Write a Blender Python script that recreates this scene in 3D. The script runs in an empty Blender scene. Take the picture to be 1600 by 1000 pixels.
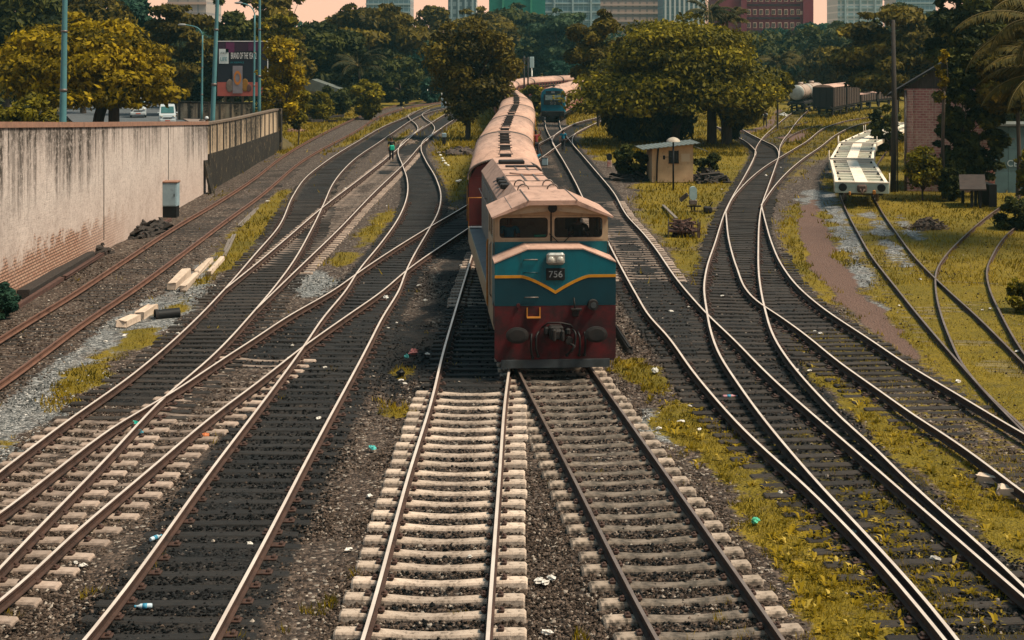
import bpy, bmesh, math, random
import numpy as np
from mathutils import Vector, Matrix
R = math.radians
random.seed(7)
rng = np.random.default_rng(7)
scene = bpy.context.scene
COL = scene.collection
CAM_Z, HOR, FPX, CX = 8.26, 80.0, 2222.2, 800.0   # level camera on a footbridge; 50 mm lens; horizon row
RAIL_Z = 0.26

def gp(x, y, z=0.0):
    """photo pixel -> point on the horizontal plane z"""
    Y = (CAM_Z - z) * FPX / (y - HOR)
    return ((x - CX) / FPX * Y, Y, z)

def at(x, y, Y):
    """photo pixel at depth Y"""
    return ((x - CX) / FPX * Y, Y, CAM_Z - (y - HOR) / FPX * Y)

# ------------------------------------------------------------------ materials
def _n(nt, t, **kw):
    n = nt.nodes.new(t)
    for k, v in kw.items():
        if k.startswith('i_'):
            n.inputs[int(k[2:]) if k[2:].isdigit() else k[2:].replace('_', ' ')].default_value = v
        else:
            setattr(n, k, v)
    return n

def c4(c):
    return (c[0], c[1], c[2], 1.0)

def mix(nt, fac, a, b, mode='MIX'):
    m = nt.nodes.new('ShaderNodeMix'); m.data_type = 'RGBA'; m.blend_type = mode
    for sock, v in ((0, fac), (6, a), (7, b)):
        if hasattr(v, 'is_linked') or hasattr(v, 'links'):
            nt.links.new(v, m.inputs[sock])
        elif sock == 0:
            m.inputs[0].default_value = v
        else:
            m.inputs[sock].default_value = c4(v)
    return m.outputs[2]

def noise(nt, vec, scale, detail=5, rough=.6):
    n = nt.nodes.new('ShaderNodeTexNoise')
    n.inputs['Scale'].default_value = scale; n.inputs['Detail'].default_value = detail; n.inputs['Roughness'].default_value = rough
    if vec is not None: nt.links.new(vec, n.inputs['Vector'])
    return n.outputs['Fac']

def ramp(nt, fac, lo, hi):
    n = nt.nodes.new('ShaderNodeMapRange'); n.clamp = True
    n.inputs['From Min'].default_value = lo; n.inputs['From Max'].default_value = hi
    nt.links.new(fac, n.inputs['Value'])
    return n.outputs['Result']

def math_n(nt, op, a, b=None):
    n = nt.nodes.new('ShaderNodeMath'); n.operation = op
    for i, v in enumerate((a, b)):
        if v is None: continue
        if hasattr(v, 'links'): nt.links.new(v, n.inputs[i])
        else: n.inputs[i].default_value = v
    return n.outputs[0]

def new_mat(name):
    m = bpy.data.materials.new(name); m.use_nodes = True
    nt = m.node_tree
    return m, nt, nt.nodes['Principled BSDF']

def scaled_vec(nt, coord, sc):
    t = nt.nodes.new('ShaderNodeTexCoord'); mp = nt.nodes.new('ShaderNodeMapping')
    mp.inputs['Scale'].default_value = sc
    nt.links.new(t.outputs[coord], mp.inputs['Vector'])
    return mp.outputs['Vector']

def mat(name, c, c2=None, scale=4, rough=.7, metal=0.0, bump=0.0, bscale=None, lo=.35, hi=.65, sc=(1, 1, 1), c3=None, s3=.7, lo3=.55, hi3=.7, spec=.25, rand=0.0, emit=None, coord='Object'):
    m, nt, b = new_mat(name)
    v = scaled_vec(nt, coord, sc)
    out = None
    if c2 is not None:
        out = mix(nt, ramp(nt, noise(nt, v, scale, 6, .65), lo, hi), c, c2)
    if c3 is not None:
        out = mix(nt, ramp(nt, noise(nt, v, scale * s3, 7, .7), lo3, hi3), out if out is not None else c, c3)
    if rand:
        oi = nt.nodes.new('ShaderNodeObjectInfo')
        f = ramp(nt, oi.outputs['Random'], 0, 1)
        hsv = nt.nodes.new('ShaderNodeHueSaturation')
        if out is None: hsv.inputs['Color'].default_value = c4(c)
        else: nt.links.new(out, hsv.inputs['Color'])
        mr = nt.nodes.new('ShaderNodeMapRange'); mr.inputs['To Min'].default_value = 1 - rand; mr.inputs['To Max'].default_value = 1 + rand
        nt.links.new(f, mr.inputs['Value']); nt.links.new(mr.outputs['Result'], hsv.inputs['Value'])
        out = hsv.outputs['Color']
    if out is None: b.inputs['Base Color'].default_value = c4(c)
    else: nt.links.new(out, b.inputs['Base Color'])
    b.inputs['Roughness'].default_value = rough
    b.inputs['Metallic'].default_value = metal
    b.inputs['Specular IOR Level'].default_value = spec
    if bump:
        bn = nt.nodes.new('ShaderNodeBump'); bn.inputs['Strength'].default_value = bump; bn.inputs['Distance'].default_value = .02
        nt.links.new(noise(nt, v, bscale or scale * 4, 5, .65), bn.inputs['Height'])
        nt.links.new(bn.outputs['Normal'], b.inputs['Normal'])
    if emit:
        b.inputs['Emission Color'].default_value = c4(emit[:3]); b.inputs['Emission Strength'].default_value = emit[3]
    return m

# ------------------------------------------------------------------ mesh builder
class MB:
    def __init__(s):
        s.v = []; s.f = []; s.m = []; s.mi = 0; s.sm = []; s.smooth = False
    def add(s, verts, faces, M=None):
        o = len(s.v)
        if M is None: s.v += [tuple(p) for p in verts]
        else: s.v += [tuple(M @ Vector(p)) for p in verts]
        for f in faces:
            s.f.append(tuple(i + o for i in f)); s.m.append(s.mi); s.sm.append(s.smooth)
        return s
    def box(s, c, d, rz=0, M=None, taper=1.0, bev=0.0):
        x, y, z = d[0] / 2, d[1] / 2, d[2] / 2
        if bev:
            b = bev
            prof = [(-x + b, -y), (x - b, -y), (x, -y + b), (x, y - b), (x - b, y), (-x + b, y), (-x, y - b), (-x, -y + b)]
            prof2 = [(px * (x - b) / x, py * (y - b) / y) for px, py in prof]
            vs = [(px, py, -z) for px, py in prof2] + [(px, py, -z + b) for px, py in prof] + [(px, py, z - b) for px, py in prof] + [(px, py, z) for px, py in prof2]
            fs = [tuple(range(7, -1, -1)), tuple(range(24, 32))]
            for k in range(3):
                for i in range(8):
                    j = (i + 1) % 8
                    fs.append((k * 8 + i, k * 8 + j, k * 8 + 8 + j, k * 8 + 8 + i))
        else:
            t = taper
            vs = [(-x, -y, -z), (x, -y, -z), (x, y, -z), (-x, y, -z), (-x * t, -y * t, z), (x * t, -y * t, z), (x * t, y * t, z), (-x * t, y * t, z)]
            fs = [(3, 2, 1, 0), (4, 5, 6, 7), (0, 1, 5, 4), (1, 2, 6, 5), (2, 3, 7, 6), (3, 0, 4, 7)]
        T = Matrix.Translation(c) @ Matrix.Rotation(rz, 4, 'Z')
        if M is not None: T = M @ T
        return s.add(vs, fs, T)
    def bar(s, p0, p1, w, h=None, up=(0, 0, 1)):
        """box of section w x h from p0 to p1"""
        h = h or w
        p0 = Vector(p0); p1 = Vector(p1); d = p1 - p0; L = d.length
        if L < 1e-6: return s
        d.normalize(); u = Vector(up)
        if abs(d.dot(u)) > .97: u = Vector((1, 0, 0))
        x = d.cross(u).normalized(); z = x.cross(d).normalized()
        T = Matrix((x.to_4d(), d.to_4d(), z.to_4d(), (0, 0, 0, 1))).transposed()
        T.translation = (p0 + p1) / 2; T[3][3] = 1
        for i in range(3): T[3][i] = 0
        x2, y2, z2 = w / 2, L / 2, h / 2
        vs = [(-x2, -y2, -z2), (x2, -y2, -z2), (x2, y2, -z2), (-x2, y2, -z2), (-x2, -y2, z2), (x2, -y2, z2), (x2, y2, z2), (-x2, y2, z2)]
        fs = [(3, 2, 1, 0), (4, 5, 6, 7), (0, 1, 5, 4), (1, 2, 6, 5), (2, 3, 7, 6), (3, 0, 4, 7)]
        return s.add(vs, fs, T)
    def tube(s, pts, r, n=8, caps=True):
        """round tube along pts; r a number or a list"""
        pts = [Vector(p) for p in pts]
        rs = r if isinstance(r, (list, tuple)) else [r] * len(pts)
        o = len(s.v); prev = None; k = len(pts)
        for i, p in enumerate(pts):
            d = (pts[min(i + 1, k - 1)] - pts[max(i - 1, 0)])
            d = d.normalized() if d.length > 1e-9 else Vector((0, 0, 1))
            if prev is None:
                a = Vector((0, 0, 1)) if abs(d.z) < .9 else Vector((1, 0, 0))
                x = d.cross(a).normalized()
            else:
                x = (prev - d * prev.dot(d)).normalized()
            prev = x; y = d.cross(x)
            for j in range(n):
                a = 2 * math.pi * j / n
                s.v.append(tuple(p + (x * math.cos(a) + y * math.sin(a)) * rs[i]))
        sm = True
        for i in range(k - 1):
            for j in range(n):
                j2 = (j + 1) % n
                s.f.append((o + i * n + j, o + i * n + j2, o + (i + 1) * n + j2, o + (i + 1) * n + j)); s.m.append(s.mi); s.sm.append(sm)
        if caps:
            s.f.append(tuple(o + j for j in range(n - 1, -1, -1))); s.m.append(s.mi); s.sm.append(False)
            s.f.append(tuple(o + (k - 1) * n + j for j in range(n))); s.m.append(s.mi); s.sm.append(False)
        return s
    def cyl(s, p0, p1, r, n=12, r1=None):
        return s.tube([p0, p1], [r, r if r1 is None else r1], n)
    def prism(s, prof, a0, a1, axis='Y'):
        """2-D outline extruded along an axis; prof is counter-clockwise (u, v): X,Z for Y; Y,Z for X; X,Y for Z"""
        n = len(prof)
        def P(u, v, a):
            return (u, a, v) if axis == 'Y' else (a, u, v) if axis == 'X' else (u, v, a)
        vs = [P(u, v, a0) for u, v in prof] + [P(u, v, a1) for u, v in prof]
        fs = [tuple(range(n)), tuple(range(2 * n - 1, n - 1, -1))]
        for i in range(n):
            j = (i + 1) % n
            fs.append((j, i, n + i, n + j))
        return s.add(vs, fs)
    def ball(s, c, r, n=10, m=7):
        r = r if isinstance(r, (list, tuple)) else (r, r, r)
        vs = [(c[0], c[1], c[2] + r[2])]
        for i in range(1, m):
            t = math.pi * i / m
            for j in range(n):
                a = 2 * math.pi * j / n
                vs.append((c[0] + r[0] * math.sin(t) * math.cos(a), c[1] + r[1] * math.sin(t) * math.sin(a), c[2] + r[2] * math.cos(t)))
        vs.append((c[0], c[1], c[2] - r[2]))
        fs = [(0, 1 + j, 1 + (j + 1) % n) for j in range(n)]
        for i in range(m - 2):
            for j in range(n):
                a = 1 + i * n + j; b = 1 + i * n + (j + 1) % n
                fs.append((a, a + n, b + n, b))
        e = len(vs) - 1; q = 1 + (m - 2) * n
        fs += [(q + j, e, q + (j + 1) % n) for j in range(n)]
        sm = s.smooth; s.smooth = True; s.add(vs, fs); s.smooth = sm
        return s
    def mesh(s, name, mats):
        me = bpy.data.meshes.new(name)
        me.from_pydata(s.v, [], s.f)
        for m in (mats if isinstance(mats, (list, tuple)) else [mats]): me.materials.append(m)
        me.polygons.foreach_set('material_index', s.m)
        me.polygons.foreach_set('use_smooth', s.sm)
        bm = bmesh.new(); bm.from_mesh(me); bmesh.ops.recalc_face_normals(bm, faces=bm.faces); bm.to_mesh(me); bm.free()
        me.update()
        return me
    def build(s, name, mats, parent=None, loc=None, rz=0):
        return link(name, s.mesh(name, mats), parent, loc, rz)

def link(name, data, parent=None, loc=None, rz=0):
    o = bpy.data.objects.new(name, data); COL.objects.link(o)
    if parent is not None: o.parent = parent
    if loc is not None: o.location = loc
    if rz: o.rotation_euler = (0, 0, rz)
    return o

def tag(o, label=None, cat=None, group=None, kind=None):
    if label: o['label'] = label
    if cat: o['category'] = cat
    if group: o['group'] = group
    if kind: o['kind'] = kind
    return o

def thing(name, label, cat, loc=(0, 0, 0), rz=0, group=None):
    o = bpy.data.objects.new(name, None); COL.objects.link(o)
    o.location = loc; o.rotation_euler = (0, 0, rz); o.empty_display_size = .3
    return tag(o, label, cat, group)

CHILD = {}
def kids(o):
    return list(o.children)

def dup(root, loc, rz, label=None, scale=None, group=None):
    def cp(o, parent):
        c = o.copy(); COL.objects.link(c)
        if parent is not None: c.parent = parent
        for ch in kids(o): cp(ch, c)
        return c
    r = cp(root, None)
    r.location = loc; r.rotation_euler = (0, 0, rz)
    if scale: r.scale = scale if isinstance(scale, (tuple, list)) else (scale,) * 3
    if label: r['label'] = label
    if group: r['group'] = group
    return r

def np_mesh(name, verts, nper, mats, attr=None, smooth=False):
    """mesh of equal separate n-gons from an array (faces*nper, 3); attr: one 0..1 value or rgb per vertex"""
    me = bpy.data.meshes.new(name)
    nv = len(verts); nf = nv // nper
    me.vertices.add(nv); me.vertices.foreach_set('co', np.ascontiguousarray(verts, dtype=np.float32).ravel())
    me.loops.add(nv); me.loops.foreach_set('vertex_index', np.arange(nv, dtype=np.int32))
    me.polygons.add(nf)
    me.polygons.foreach_set('loop_start', np.arange(0, nv, nper, dtype=np.int32))
    me.polygons.foreach_set('loop_total', np.full(nf, nper, dtype=np.int32))
    for m in (mats if isinstance(mats, (list, tuple)) else [mats]): me.materials.append(m)
    if attr is not None:
        a = me.attributes.new('tint', 'FLOAT', 'POINT'); a.data.foreach_set('value', np.ascontiguousarray(attr, dtype=np.float32).ravel())
    me.update(calc_edges=True)
    return me

def text_mesh(name, body, size, material, extrude=.004, align='CENTER', sx=1.0):
    cu = bpy.data.curves.new(name, 'FONT'); cu.body = body; cu.size = size; cu.extrude = extrude
    cu.align_x = align; cu.align_y = 'CENTER'
    o = bpy.data.objects.new(name, cu)
    me = bpy.data.meshes.new_from_object(o)
    bpy.data.objects.remove(o)
    me.materials.clear(); me.materials.append(material)
    for v in me.vertices: v.co.x *= sx
    return me

# polylines
def resample(pts, step):
    P = np.array(pts, float); d = np.r_[0, np.cumsum(np.linalg.norm(np.diff(P, axis=0), axis=1))]
    n = max(2, int(round(d[-1] / step)) + 1); t = np.linspace(0, d[-1], n)
    return np.stack([np.interp(t, d, P[:, k]) for k in range(P.shape[1])], 1)

def smooth_line(pts, step=.5, it=3):
    P = resample(pts, step)
    for _ in range(it):
        Q = P.copy(); Q[1:-1] = (P[:-2] + 2 * P[1:-1] + P[2:]) / 4; P = Q
    return P
# ------------------------------------------------------------------ track survey: each rail read off the photo, laid on the ground
TRACKS = [
 dict(key='wall', label='rusty worn track running close along the stained retaining wall', rail='rust',
  L=[(-150,617),(0,526),(42,500),(115,456),(175,417),(275,352),(337,316),(400,275),(432,250),(520,200),(580,175),(637,161),(690,155),(740,151.5)],
  R=[(-150,694),(0,596),(132,500),(207,450),(295,386),(350,345),(400,309),(472,250),(550,207),(612,174),(660,163),(700,158),(745,154)],
  sl=[(1100,235,'buried')]),
 dict(key='curve', label='track with dark oily bed curving away beside the rusty wall track', rail='pale',
  L=[(-330,1000),(14,725),(110,653),(192,596),(247,552),(302,502),(352,450),(400,395),(433,357),(457,307),(475,280),(512,250),(560,220),(600,197),(637,181.5),(659,170),(690,161.5),(730,156)],
  R=[(-107,1000),(0,886),(157,725),(264,613),(319,567),(400,482),(450,420),(487,357),(505,320),(520,287),(552,250),(592,222),(621,202),(642,188),(662,178),(700,168),(735,162)],
  sl=[(1060,655,'conc2'),(655,235,'woodlong')]),
 dict(key='through', label='track leaving the dark turnout and running through the pale sleepers toward the small tree', rail='pale',
  L=[(352,450.5),(400,412),(450,370),(500,327),(560,281),(600,250),(624,230),(646,210),(675,191),(704,174),(735,163)],
  R=[(400,482.5),(470,415),(525,362),(580,305),(637,250),(658,226),(675,211),(712,185),(745,168)],
  sl=[(428,240,'conc2')]),
 dict(key='crossover', label='long diagonal crossover track with pale sleepers running in under the locomotive', rail='pale',
  L=[(-260,962),(0,802),(99,725),(198,653),(242,629),(275,609),(341,565),(400,527),(440,500),(526,450),(555,429),(670,355),(715,329),(760,301)],
  R=[(-160,1050),(0,940),(100,847),(243,725),(330,651),(400,599),(474,541),(532,500),(603,450),(627,429),(717,366),(770,332)],
  sl=[(1060,560,'conc2'),(555,330,'wood')]),
 dict(key='oily', label='black oil soaked track with timber sleepers, left of the pale concrete sleeper track', rail='pale',
  L=[(81,1060),(132,1000),(335,727),(400,642),(474,542),(502,500),(543,450),(555,430),(595,380),(620,345),(637,300),(636,279),(629,258),(622,236),(627,224),(648,207),(662,197)],
  R=[(298,1060),(330,1000),(400,871),(477,723),(579,532),(595,500),(625,450),(632,430),(672,355),(682,337),(689,307),(682,280),(665,250),(658,233),(660,222),(677,208),(690,200)],
  sl=[(1100,235,'wood')]),
 dict(key='link', label='short curved crossover linking two tracks below the small tree', rail='pale',
  L=[(624,229),(643,213),(653,201),(650,194),(641,186),(638,180),(648,174)],
  R=[(666,220),(675,209),(679,199),(675,193),(664,185),(660,178),(672,171)], sl=[]),
 dict(key='centre', label='straight track on pale concrete sleepers left of the locomotive nose', rail='pale',
  L=[(548,1060),(567,1000),(636,750),(676,620),(690,560),(710,490),(728,430),(742,385),(752,350),(762,322)],
  R=[(758,1060),(762,1000),(780,750),(790,618),(796,575),(803,520),(810,460),(815,420),(819,390),(822,365)],
  sl=[(1100,617,'conc'),(605,480,'wood'),(480,395,'conc2')]),
 dict(key='loco', label='track on stained concrete sleepers directly under the blue and red locomotive', rail='dull',
  L=[(1062,1060),(1028,1000),(886,725),(811,579),(785,520),(765,470),(752,420),(747,385),(752,350),(762,322)],
  R=[(1267,1060),(1225,1000),(1031,725),(924,574),(884,516),(858,460),(838,420),(826,390),(822,365),(822,340)],
  sl=[(1100,560,'conc3')]),
 dict(key='right', label='track passing right of the locomotive toward the parked blue train', rail='pale',
  L=[(1525,1060),(1478,1000),(1222,725),(1200,706),(1091,590),(1036,516),(1020,500),(994,459),(969,414),(942,363),(932,347),(914,315),(900,286),(880,250),(868,230),(860,214),(854,202),(851.5,187),(856,165)],
  R=[(1750,1060),(1680,1000),(1362,725),(1200,584),(1144,527),(1113,498),(1069,450),(1020,382),(1007,366),(981,338),(960,302),(932,268),(908,240),(894,224),(884,211),(877,201),(874,187),(876,165)],
  sl=[(1100,560,'woodlong'),(560,440,'wood'),(440,240,'conc2')]),
 dict(key='branch', label='curved branch rails joining the right hand track near the man in blue', rail='pale',
  L=[(880,250),(868,231),(863,222),(866,212),(878,202.5),(904,190.5),(932,183.5)],
  R=[(908,240),(895,224),(897,211),(906,203.5),(922,196),(942,188)], sl=[]),
 dict(key='cross', label='track crossing behind the red coaches toward the shade of the big tree', rail='pale',
  L=[(800,246),(841,225),(868,210),(886,199),(904,191),(932,184),(955,179)],
  R=[(800,271),(841,249),(868,230),(886,217),(898,209),(916,199.5),(938,189),(960,182)], sl=[]),
 dict(key='ladder', label='dark timber track meeting the right hand track at a long turnout', rail='pale',
  L=[(1542,1060),(1497,1000),(1252,725),(1200,663),(1149,593),(1124,554),(1111,519),(1104,483),(1100,450),(1104,420),(1117,380),(1134,328),(1143,310),(1160,281),(1178,246),(1181.5,238),(1176,230),(1164,220),(1144,210),(1130,202),(1112,194)],
  R=[(1757,1060),(1685,1000),(1600,915),(1392,725),(1365,697),(1324,662),(1282,620),(1241,574),(1211,530),(1195,482),(1187,440),(1185,380),(1187,340),(1191,318),(1198,298),(1212,258),(1217,242),(1216,236),(1210,228),(1194,220),(1174,210),(1144,193),(1130,186)],
  sl=[(560,235,'woodlong2')]),
 dict(key='outer', label='track sweeping out to the right edge past the bare earth footpath', rail='pale',
  L=[(1760,880),(1600,770),(1541,725),(1475,678),(1434,653),(1392,623),(1365,604),(1310,565),(1260,524),(1200,482),(1187,474),(1170,458),(1152,420),(1140,380),(1134,331)],
  R=[(1760,765),(1600,678),(1489,612),(1420,571),(1359,530),(1288,483),(1249,450),(1222,415),(1206,380),(1197,350),(1190,322)],
  sl=[(900,640,'buried'),(640,395,'woodlong')]),
 dict(key='east', label='track curving right through the grass toward the white flat wagons', rail='pale',
  L=[(1134,331),(1143,311.5),(1160,291),(1200,257),(1218,246),(1256,223.5),(1300,195),(1330,187),(1366,182),(1400,179)],
  R=[(1189,321),(1210,291),(1230,269),(1256,247),(1280,230.5),(1312,207),(1340,195),(1372,188),(1405,184)], sl=[(300,225,'buried')]),
 dict(key='tank', label='track running straight to the silver tank wagon', rail='pale',
  L=[(1160,281.5),(1178,247),(1182,229),(1190,217),(1204,203),(1218,191),(1233,179),(1250,168)],
  R=[(1198,298.5),(1212,258.5),(1217,243),(1219,228),(1224,218),(1232,208),(1241,195),(1255,179),(1268,168)], sl=[(280,225,'buried')]),
 dict(key='spur', sink=.10, label='faint grass covered spur rails below the dark goods wagon', rail='dull',
  L=[(1190,218),(1204,208),(1220,200.5),(1240,195.5),(1262,190)],
  R=[(1219,229),(1230,216),(1242,208),(1256,202),(1285,194)], sl=[]),
 dict(key='siding', sink=.10, label='weedy siding under the white flat wagons, rails dull brown', rail='dull',
  L=[(1690,770),(1596,670),(1557,631),(1502,570),(1434,491),(1401,450),(1360,397),(1340,362),(1322,327),(1313,303),(1312,285),(1322,262),(1345,235),(1372,212),(1398,196)],
  R=[(1770,730),(1600,567),(1530,497),(1478,450),(1437,410),(1402,365),(1375,325),(1364,303),(1362,282),(1370,258),(1388,233),(1410,213),(1430,199)],
  sl=[(700,330,'weedy')]),
 dict(key='curved', sink=.10, label='rusty curved siding coming out of the bushes in front of the brick shed', rail='dull',
  L=[(1690,760),(1600,668),(1530,602),(1502,566),(1486,532),(1469,486),(1462,450),(1464,420),(1475,402),(1505,370),(1560,325),(1600,300)],
  R=[(1690,660),(1600,552),(1563,488),(1546,450),(1542,420),(1550,400),(1572,367),(1610,338)],
  sl=[(640,440,'weedy')]),
]
def catmull(P, step):
    P = np.array(P, float)
    Q = np.vstack([2 * P[0] - P[1], P, 2 * P[-1] - P[-2]])
    out = []
    for i in range(1, len(Q) - 2):
        p0, p1, p2, p3 = Q[i - 1], Q[i], Q[i + 1], Q[i + 2]
        n = max(2, int(np.linalg.norm(p2 - p1) / step))
        # centripetal-ish: finite tangents scaled to the segment, so uneven knots do not overshoot
        L1 = np.linalg.norm(p2 - p1); L0 = np.linalg.norm(p1 - p0); L2 = np.linalg.norm(p3 - p2)
        m1 = L1 * ((p1 - p0) / L0 * L1 + (p2 - p1) / L1 * L0) / (L0 + L1)
        m2 = L1 * ((p2 - p1) / L1 * L2 + (p3 - p2) / L2 * L1) / (L1 + L2)
        for t in np.linspace(0, 1, n, endpoint=False):
            a = 2 * t**3 - 3 * t**2 + 1; b = t**3 - 2 * t**2 + t; c = -2 * t**3 + 3 * t**2; d = t**3 - t**2
            out.append(a * p1 + b * m1 + c * p2 + d * m2)
    out.append(P[-1])
    return np.array(out)

def relax(P, step, it):
    P = resample(P, step)
    for _ in range(it):
        Q = P.copy(); Q[1:-1] = (P[:-2] + 2 * P[1:-1] + P[2:]) / 4; P = Q
    return P

for t in TRACKS:
    for s in 'LR':
        g = [gp(x, y, RAIL_Z - t.get('sink', 0))[:2] for x, y in t[s]]
        t['g' + s] = relax(catmull(g, .4), .4, 8)
    ys = np.linspace(max(t['gL'][0, 1], t['gR'][0, 1]), min(t['gL'][-1, 1], t['gR'][-1, 1]), 400)
    oL = np.argsort(t['gL'][:, 1]); oR = np.argsort(t['gR'][:, 1])
    xl = np.interp(ys, t['gL'][oL, 1], t['gL'][oL, 0]); xr = np.interp(ys, t['gR'][oR, 1], t['gR'][oR, 0])
    t['c'] = np.stack([(xl + xr) / 2, ys], 1); t['half'] = np.abs(xr - xl) / 2
TR = {t['key']: t for t in TRACKS}

# ------------------------------------------------------------------ ground zones (photo outlines laid on the ground)
def gpoly(px, z=0.0):
    return np.array([gp(x, y, z)[:2] for x, y in px])

GRASS = [
 [(58,632),(110,575),(200,520),(238,513),(250,525),(215,555),(150,600),(78,638)],
 [(255,485),(285,455),(300,462),(290,482),(265,496)],
 [(290,448),(330,398),(372,350),(420,300),(458,290),(452,322),(420,370),(385,415),(340,440)],
 [(0,688),(20,675),(32,682),(15,692),(0,696)],
 [(508,412),(535,390),(560,398),(545,414),(515,420)],
 [(550,385),(580,340),(625,318),(622,335),(588,380),(560,392)],
 [(680,238),(715,212),(745,215),(735,290),(700,330),(688,275)],
 [(432,285),(440,228),(470,205),(560,165),(690,138),(690,154),(600,168),(520,198),(452,240),(400,290),(330,310)],
 [(500,240),(560,205),(610,183),(650,173),(600,196),(540,226)],
 [(700,190),(760,180),(760,212),(720,215),(690,210)],
 [(955,575),(990,550),(1040,590),(1095,640),(1200,715),(1240,775),(1180,790),(1110,745),(1060,690),(1025,640),(985,590)],
 [(1240,775),(1290,830),(1330,870),(1400,960),(1440,1010),(1270,1010),(1255,930),(1195,850),(1180,790)],
 [(1010,262),(930,250),(905,205),(930,190),(1130,190),(1150,215),(1172,228),(1172,245),(1150,290),(1125,325),(1108,370),(1098,420),(1085,440),(1040,385),(985,318)],
 [(1222,545),(1280,565),(1360,620),(1480,690),(1620,790),(1650,900),(1560,850),(1480,790),(1420,740),(1340,660),(1270,590)],
 [(1225,420),(1222,350),(1240,320),(1290,290),(1310,235),(1400,240),(1800,240),(1900,720),(1620,675),(1500,610),(1380,540),(1300,480),(1250,440)],
 [(1140,200),(1160,165),(1240,150),(1420,150),(1600,180),(1600,240),(1400,240),(1310,230),(1250,265),(1215,300),(1222,250),(1205,220)],
 [(1205,665),(1235,690),(1225,700),(1200,685)],
 [(600,635),(680,625),(690,640),(640,650)], [(620,570),(645,575),(640,600),(622,595)],
 [(480,870),(496,872),(490,888),(476,884)], [(495,928),(520,925),(516,945),(498,942)],
]
GREY = [
 [(-40,650),(0,600),(150,515),(330,395),(410,345),(440,340),(400,385),(310,470),(205,560),(90,640),(0,705),(-60,730)],
 [(1262,290),(1300,300),(1345,372),(1355,440),(1372,480),(1352,480),(1325,400),(1290,330),(1250,315)],
 [(1345,330),(1370,325),(1395,365),(1425,415),(1420,430),(1390,405),(1362,365)],
 [(1395,325),(1405,330),(1440,375),(1425,378),(1405,350)],
 [(430,390),(460,385),(520,440),(505,470),(440,450)],
 [(1000,625),(1030,640),(1055,690),(1040,700)],
]
PATH = [[(1264,312),(1275,310),(1286,350),(1306,402),(1346,454),(1398,514),(1428,547),(1436,562),(1410,545),(1358,511),(1310,470),(1272,420),(1248,358),(1250,332)],
 [(1215,215),(1262,204),(1270,208),(1235,222)], [(1150,205),(1196,196),(1215,170),(1222,172),(1206,199),(1165,209)]]
DARK = [
 [(560,560),(620,500),(690,470),(700,560),(640,620),(600,640)],
 [(620,560),(800,560),(800,622),(640,622)],
 [(690,390),(840,390),(930,560),(960,575),(700,600)],
 [(700,250),(850,250),(900,300),(930,350),(800,350),(720,320)],
 [(1085,240),(1170,240),(1130,325),(1090,300)],  # shade right of the hut, painted into the ground colour
]
def poly_sd(P, X, Y):
    """signed distance, positive inside"""
    n = len(P); d = np.full(X.shape, 1e9); ins = np.zeros(X.shape, bool)
    for i in range(n):
        a = P[i]; b = P[(i + 1) % n]
        e = b - a; wx = X - a[0]; wy = Y - a[1]
        t = np.clip((wx * e[0] + wy * e[1]) / (e @ e + 1e-12), 0, 1)
        d = np.minimum(d, np.hypot(wx - e[0] * t, wy - e[1] * t))
        c = ((a[1] > Y) != (b[1] > Y))
        with np.errstate(divide='ignore', invalid='ignore'):
            xi = e[0] * (Y - a[1]) / (e[1] if e[1] != 0 else 1e-12) + a[0]
        ins ^= c & (X < xi)
    return np.where(ins, d, -d)

def zone(polys, X, Y, w):
    m = np.zeros(X.shape)
    for p in polys:
        P = gpoly(p)
        lo = P.min(0) - 4; hi = P.max(0) + 4
        k = (X > lo[0]) & (X < hi[0]) & (Y > lo[1]) & (Y < hi[1])
        if not k.any(): continue
        wl = w * np.clip(P[:, 1].mean() / 60, .5, 2)
        sd = poly_sd(P, X[k], Y[k]) + w * ((value_noise(X[k], Y[k], 1.7, 21) - .5) * 1.5 + (value_noise(X[k], Y[k], .6, 22) - .5) * 1.1)
        m[k] = np.maximum(m[k], np.clip(.5 + sd / (2 * wl), 0, 1))
    return m

def track_bed(keys, X, Y, w, y0=0, y1=400):
    m = np.zeros(X.shape)
    for k in keys:
        c = TR[k]['c']
        cx = np.interp(Y, c[:, 1], c[:, 0], left=1e6, right=1e6); 
        g = np.gradient(c[:, 0], c[:, 1]); sl = np.interp(Y, c[:, 1], g)
        d = np.abs(X - cx) / np.sqrt(1 + sl**2)
        m = np.maximum(m, np.clip((w + .35 - d) / .7, 0, 1) * ((Y > y0) & (Y < y1)))
    return m

def value_noise(X, Y, s, seed=0):
    r = np.random.default_rng(seed).random((256, 256))
    u = X / s + 1000; v = Y / s + 1000
    i = np.floor(u).astype(int); j = np.floor(v).astype(int); fu = u - i; fv = v - j
    fu = fu * fu * (3 - 2 * fu); fv = fv * fv * (3 - 2 * fv)
    a = r[i % 256, j % 256]; b = r[(i + 1) % 256, j % 256]; c = r[i % 256, (j + 1) % 256]; d = r[(i + 1) % 256, (j + 1) % 256]
    return (a * (1 - fu) + b * fu) * (1 - fv) + (c * (1 - fu) + d * fu) * fv

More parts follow.
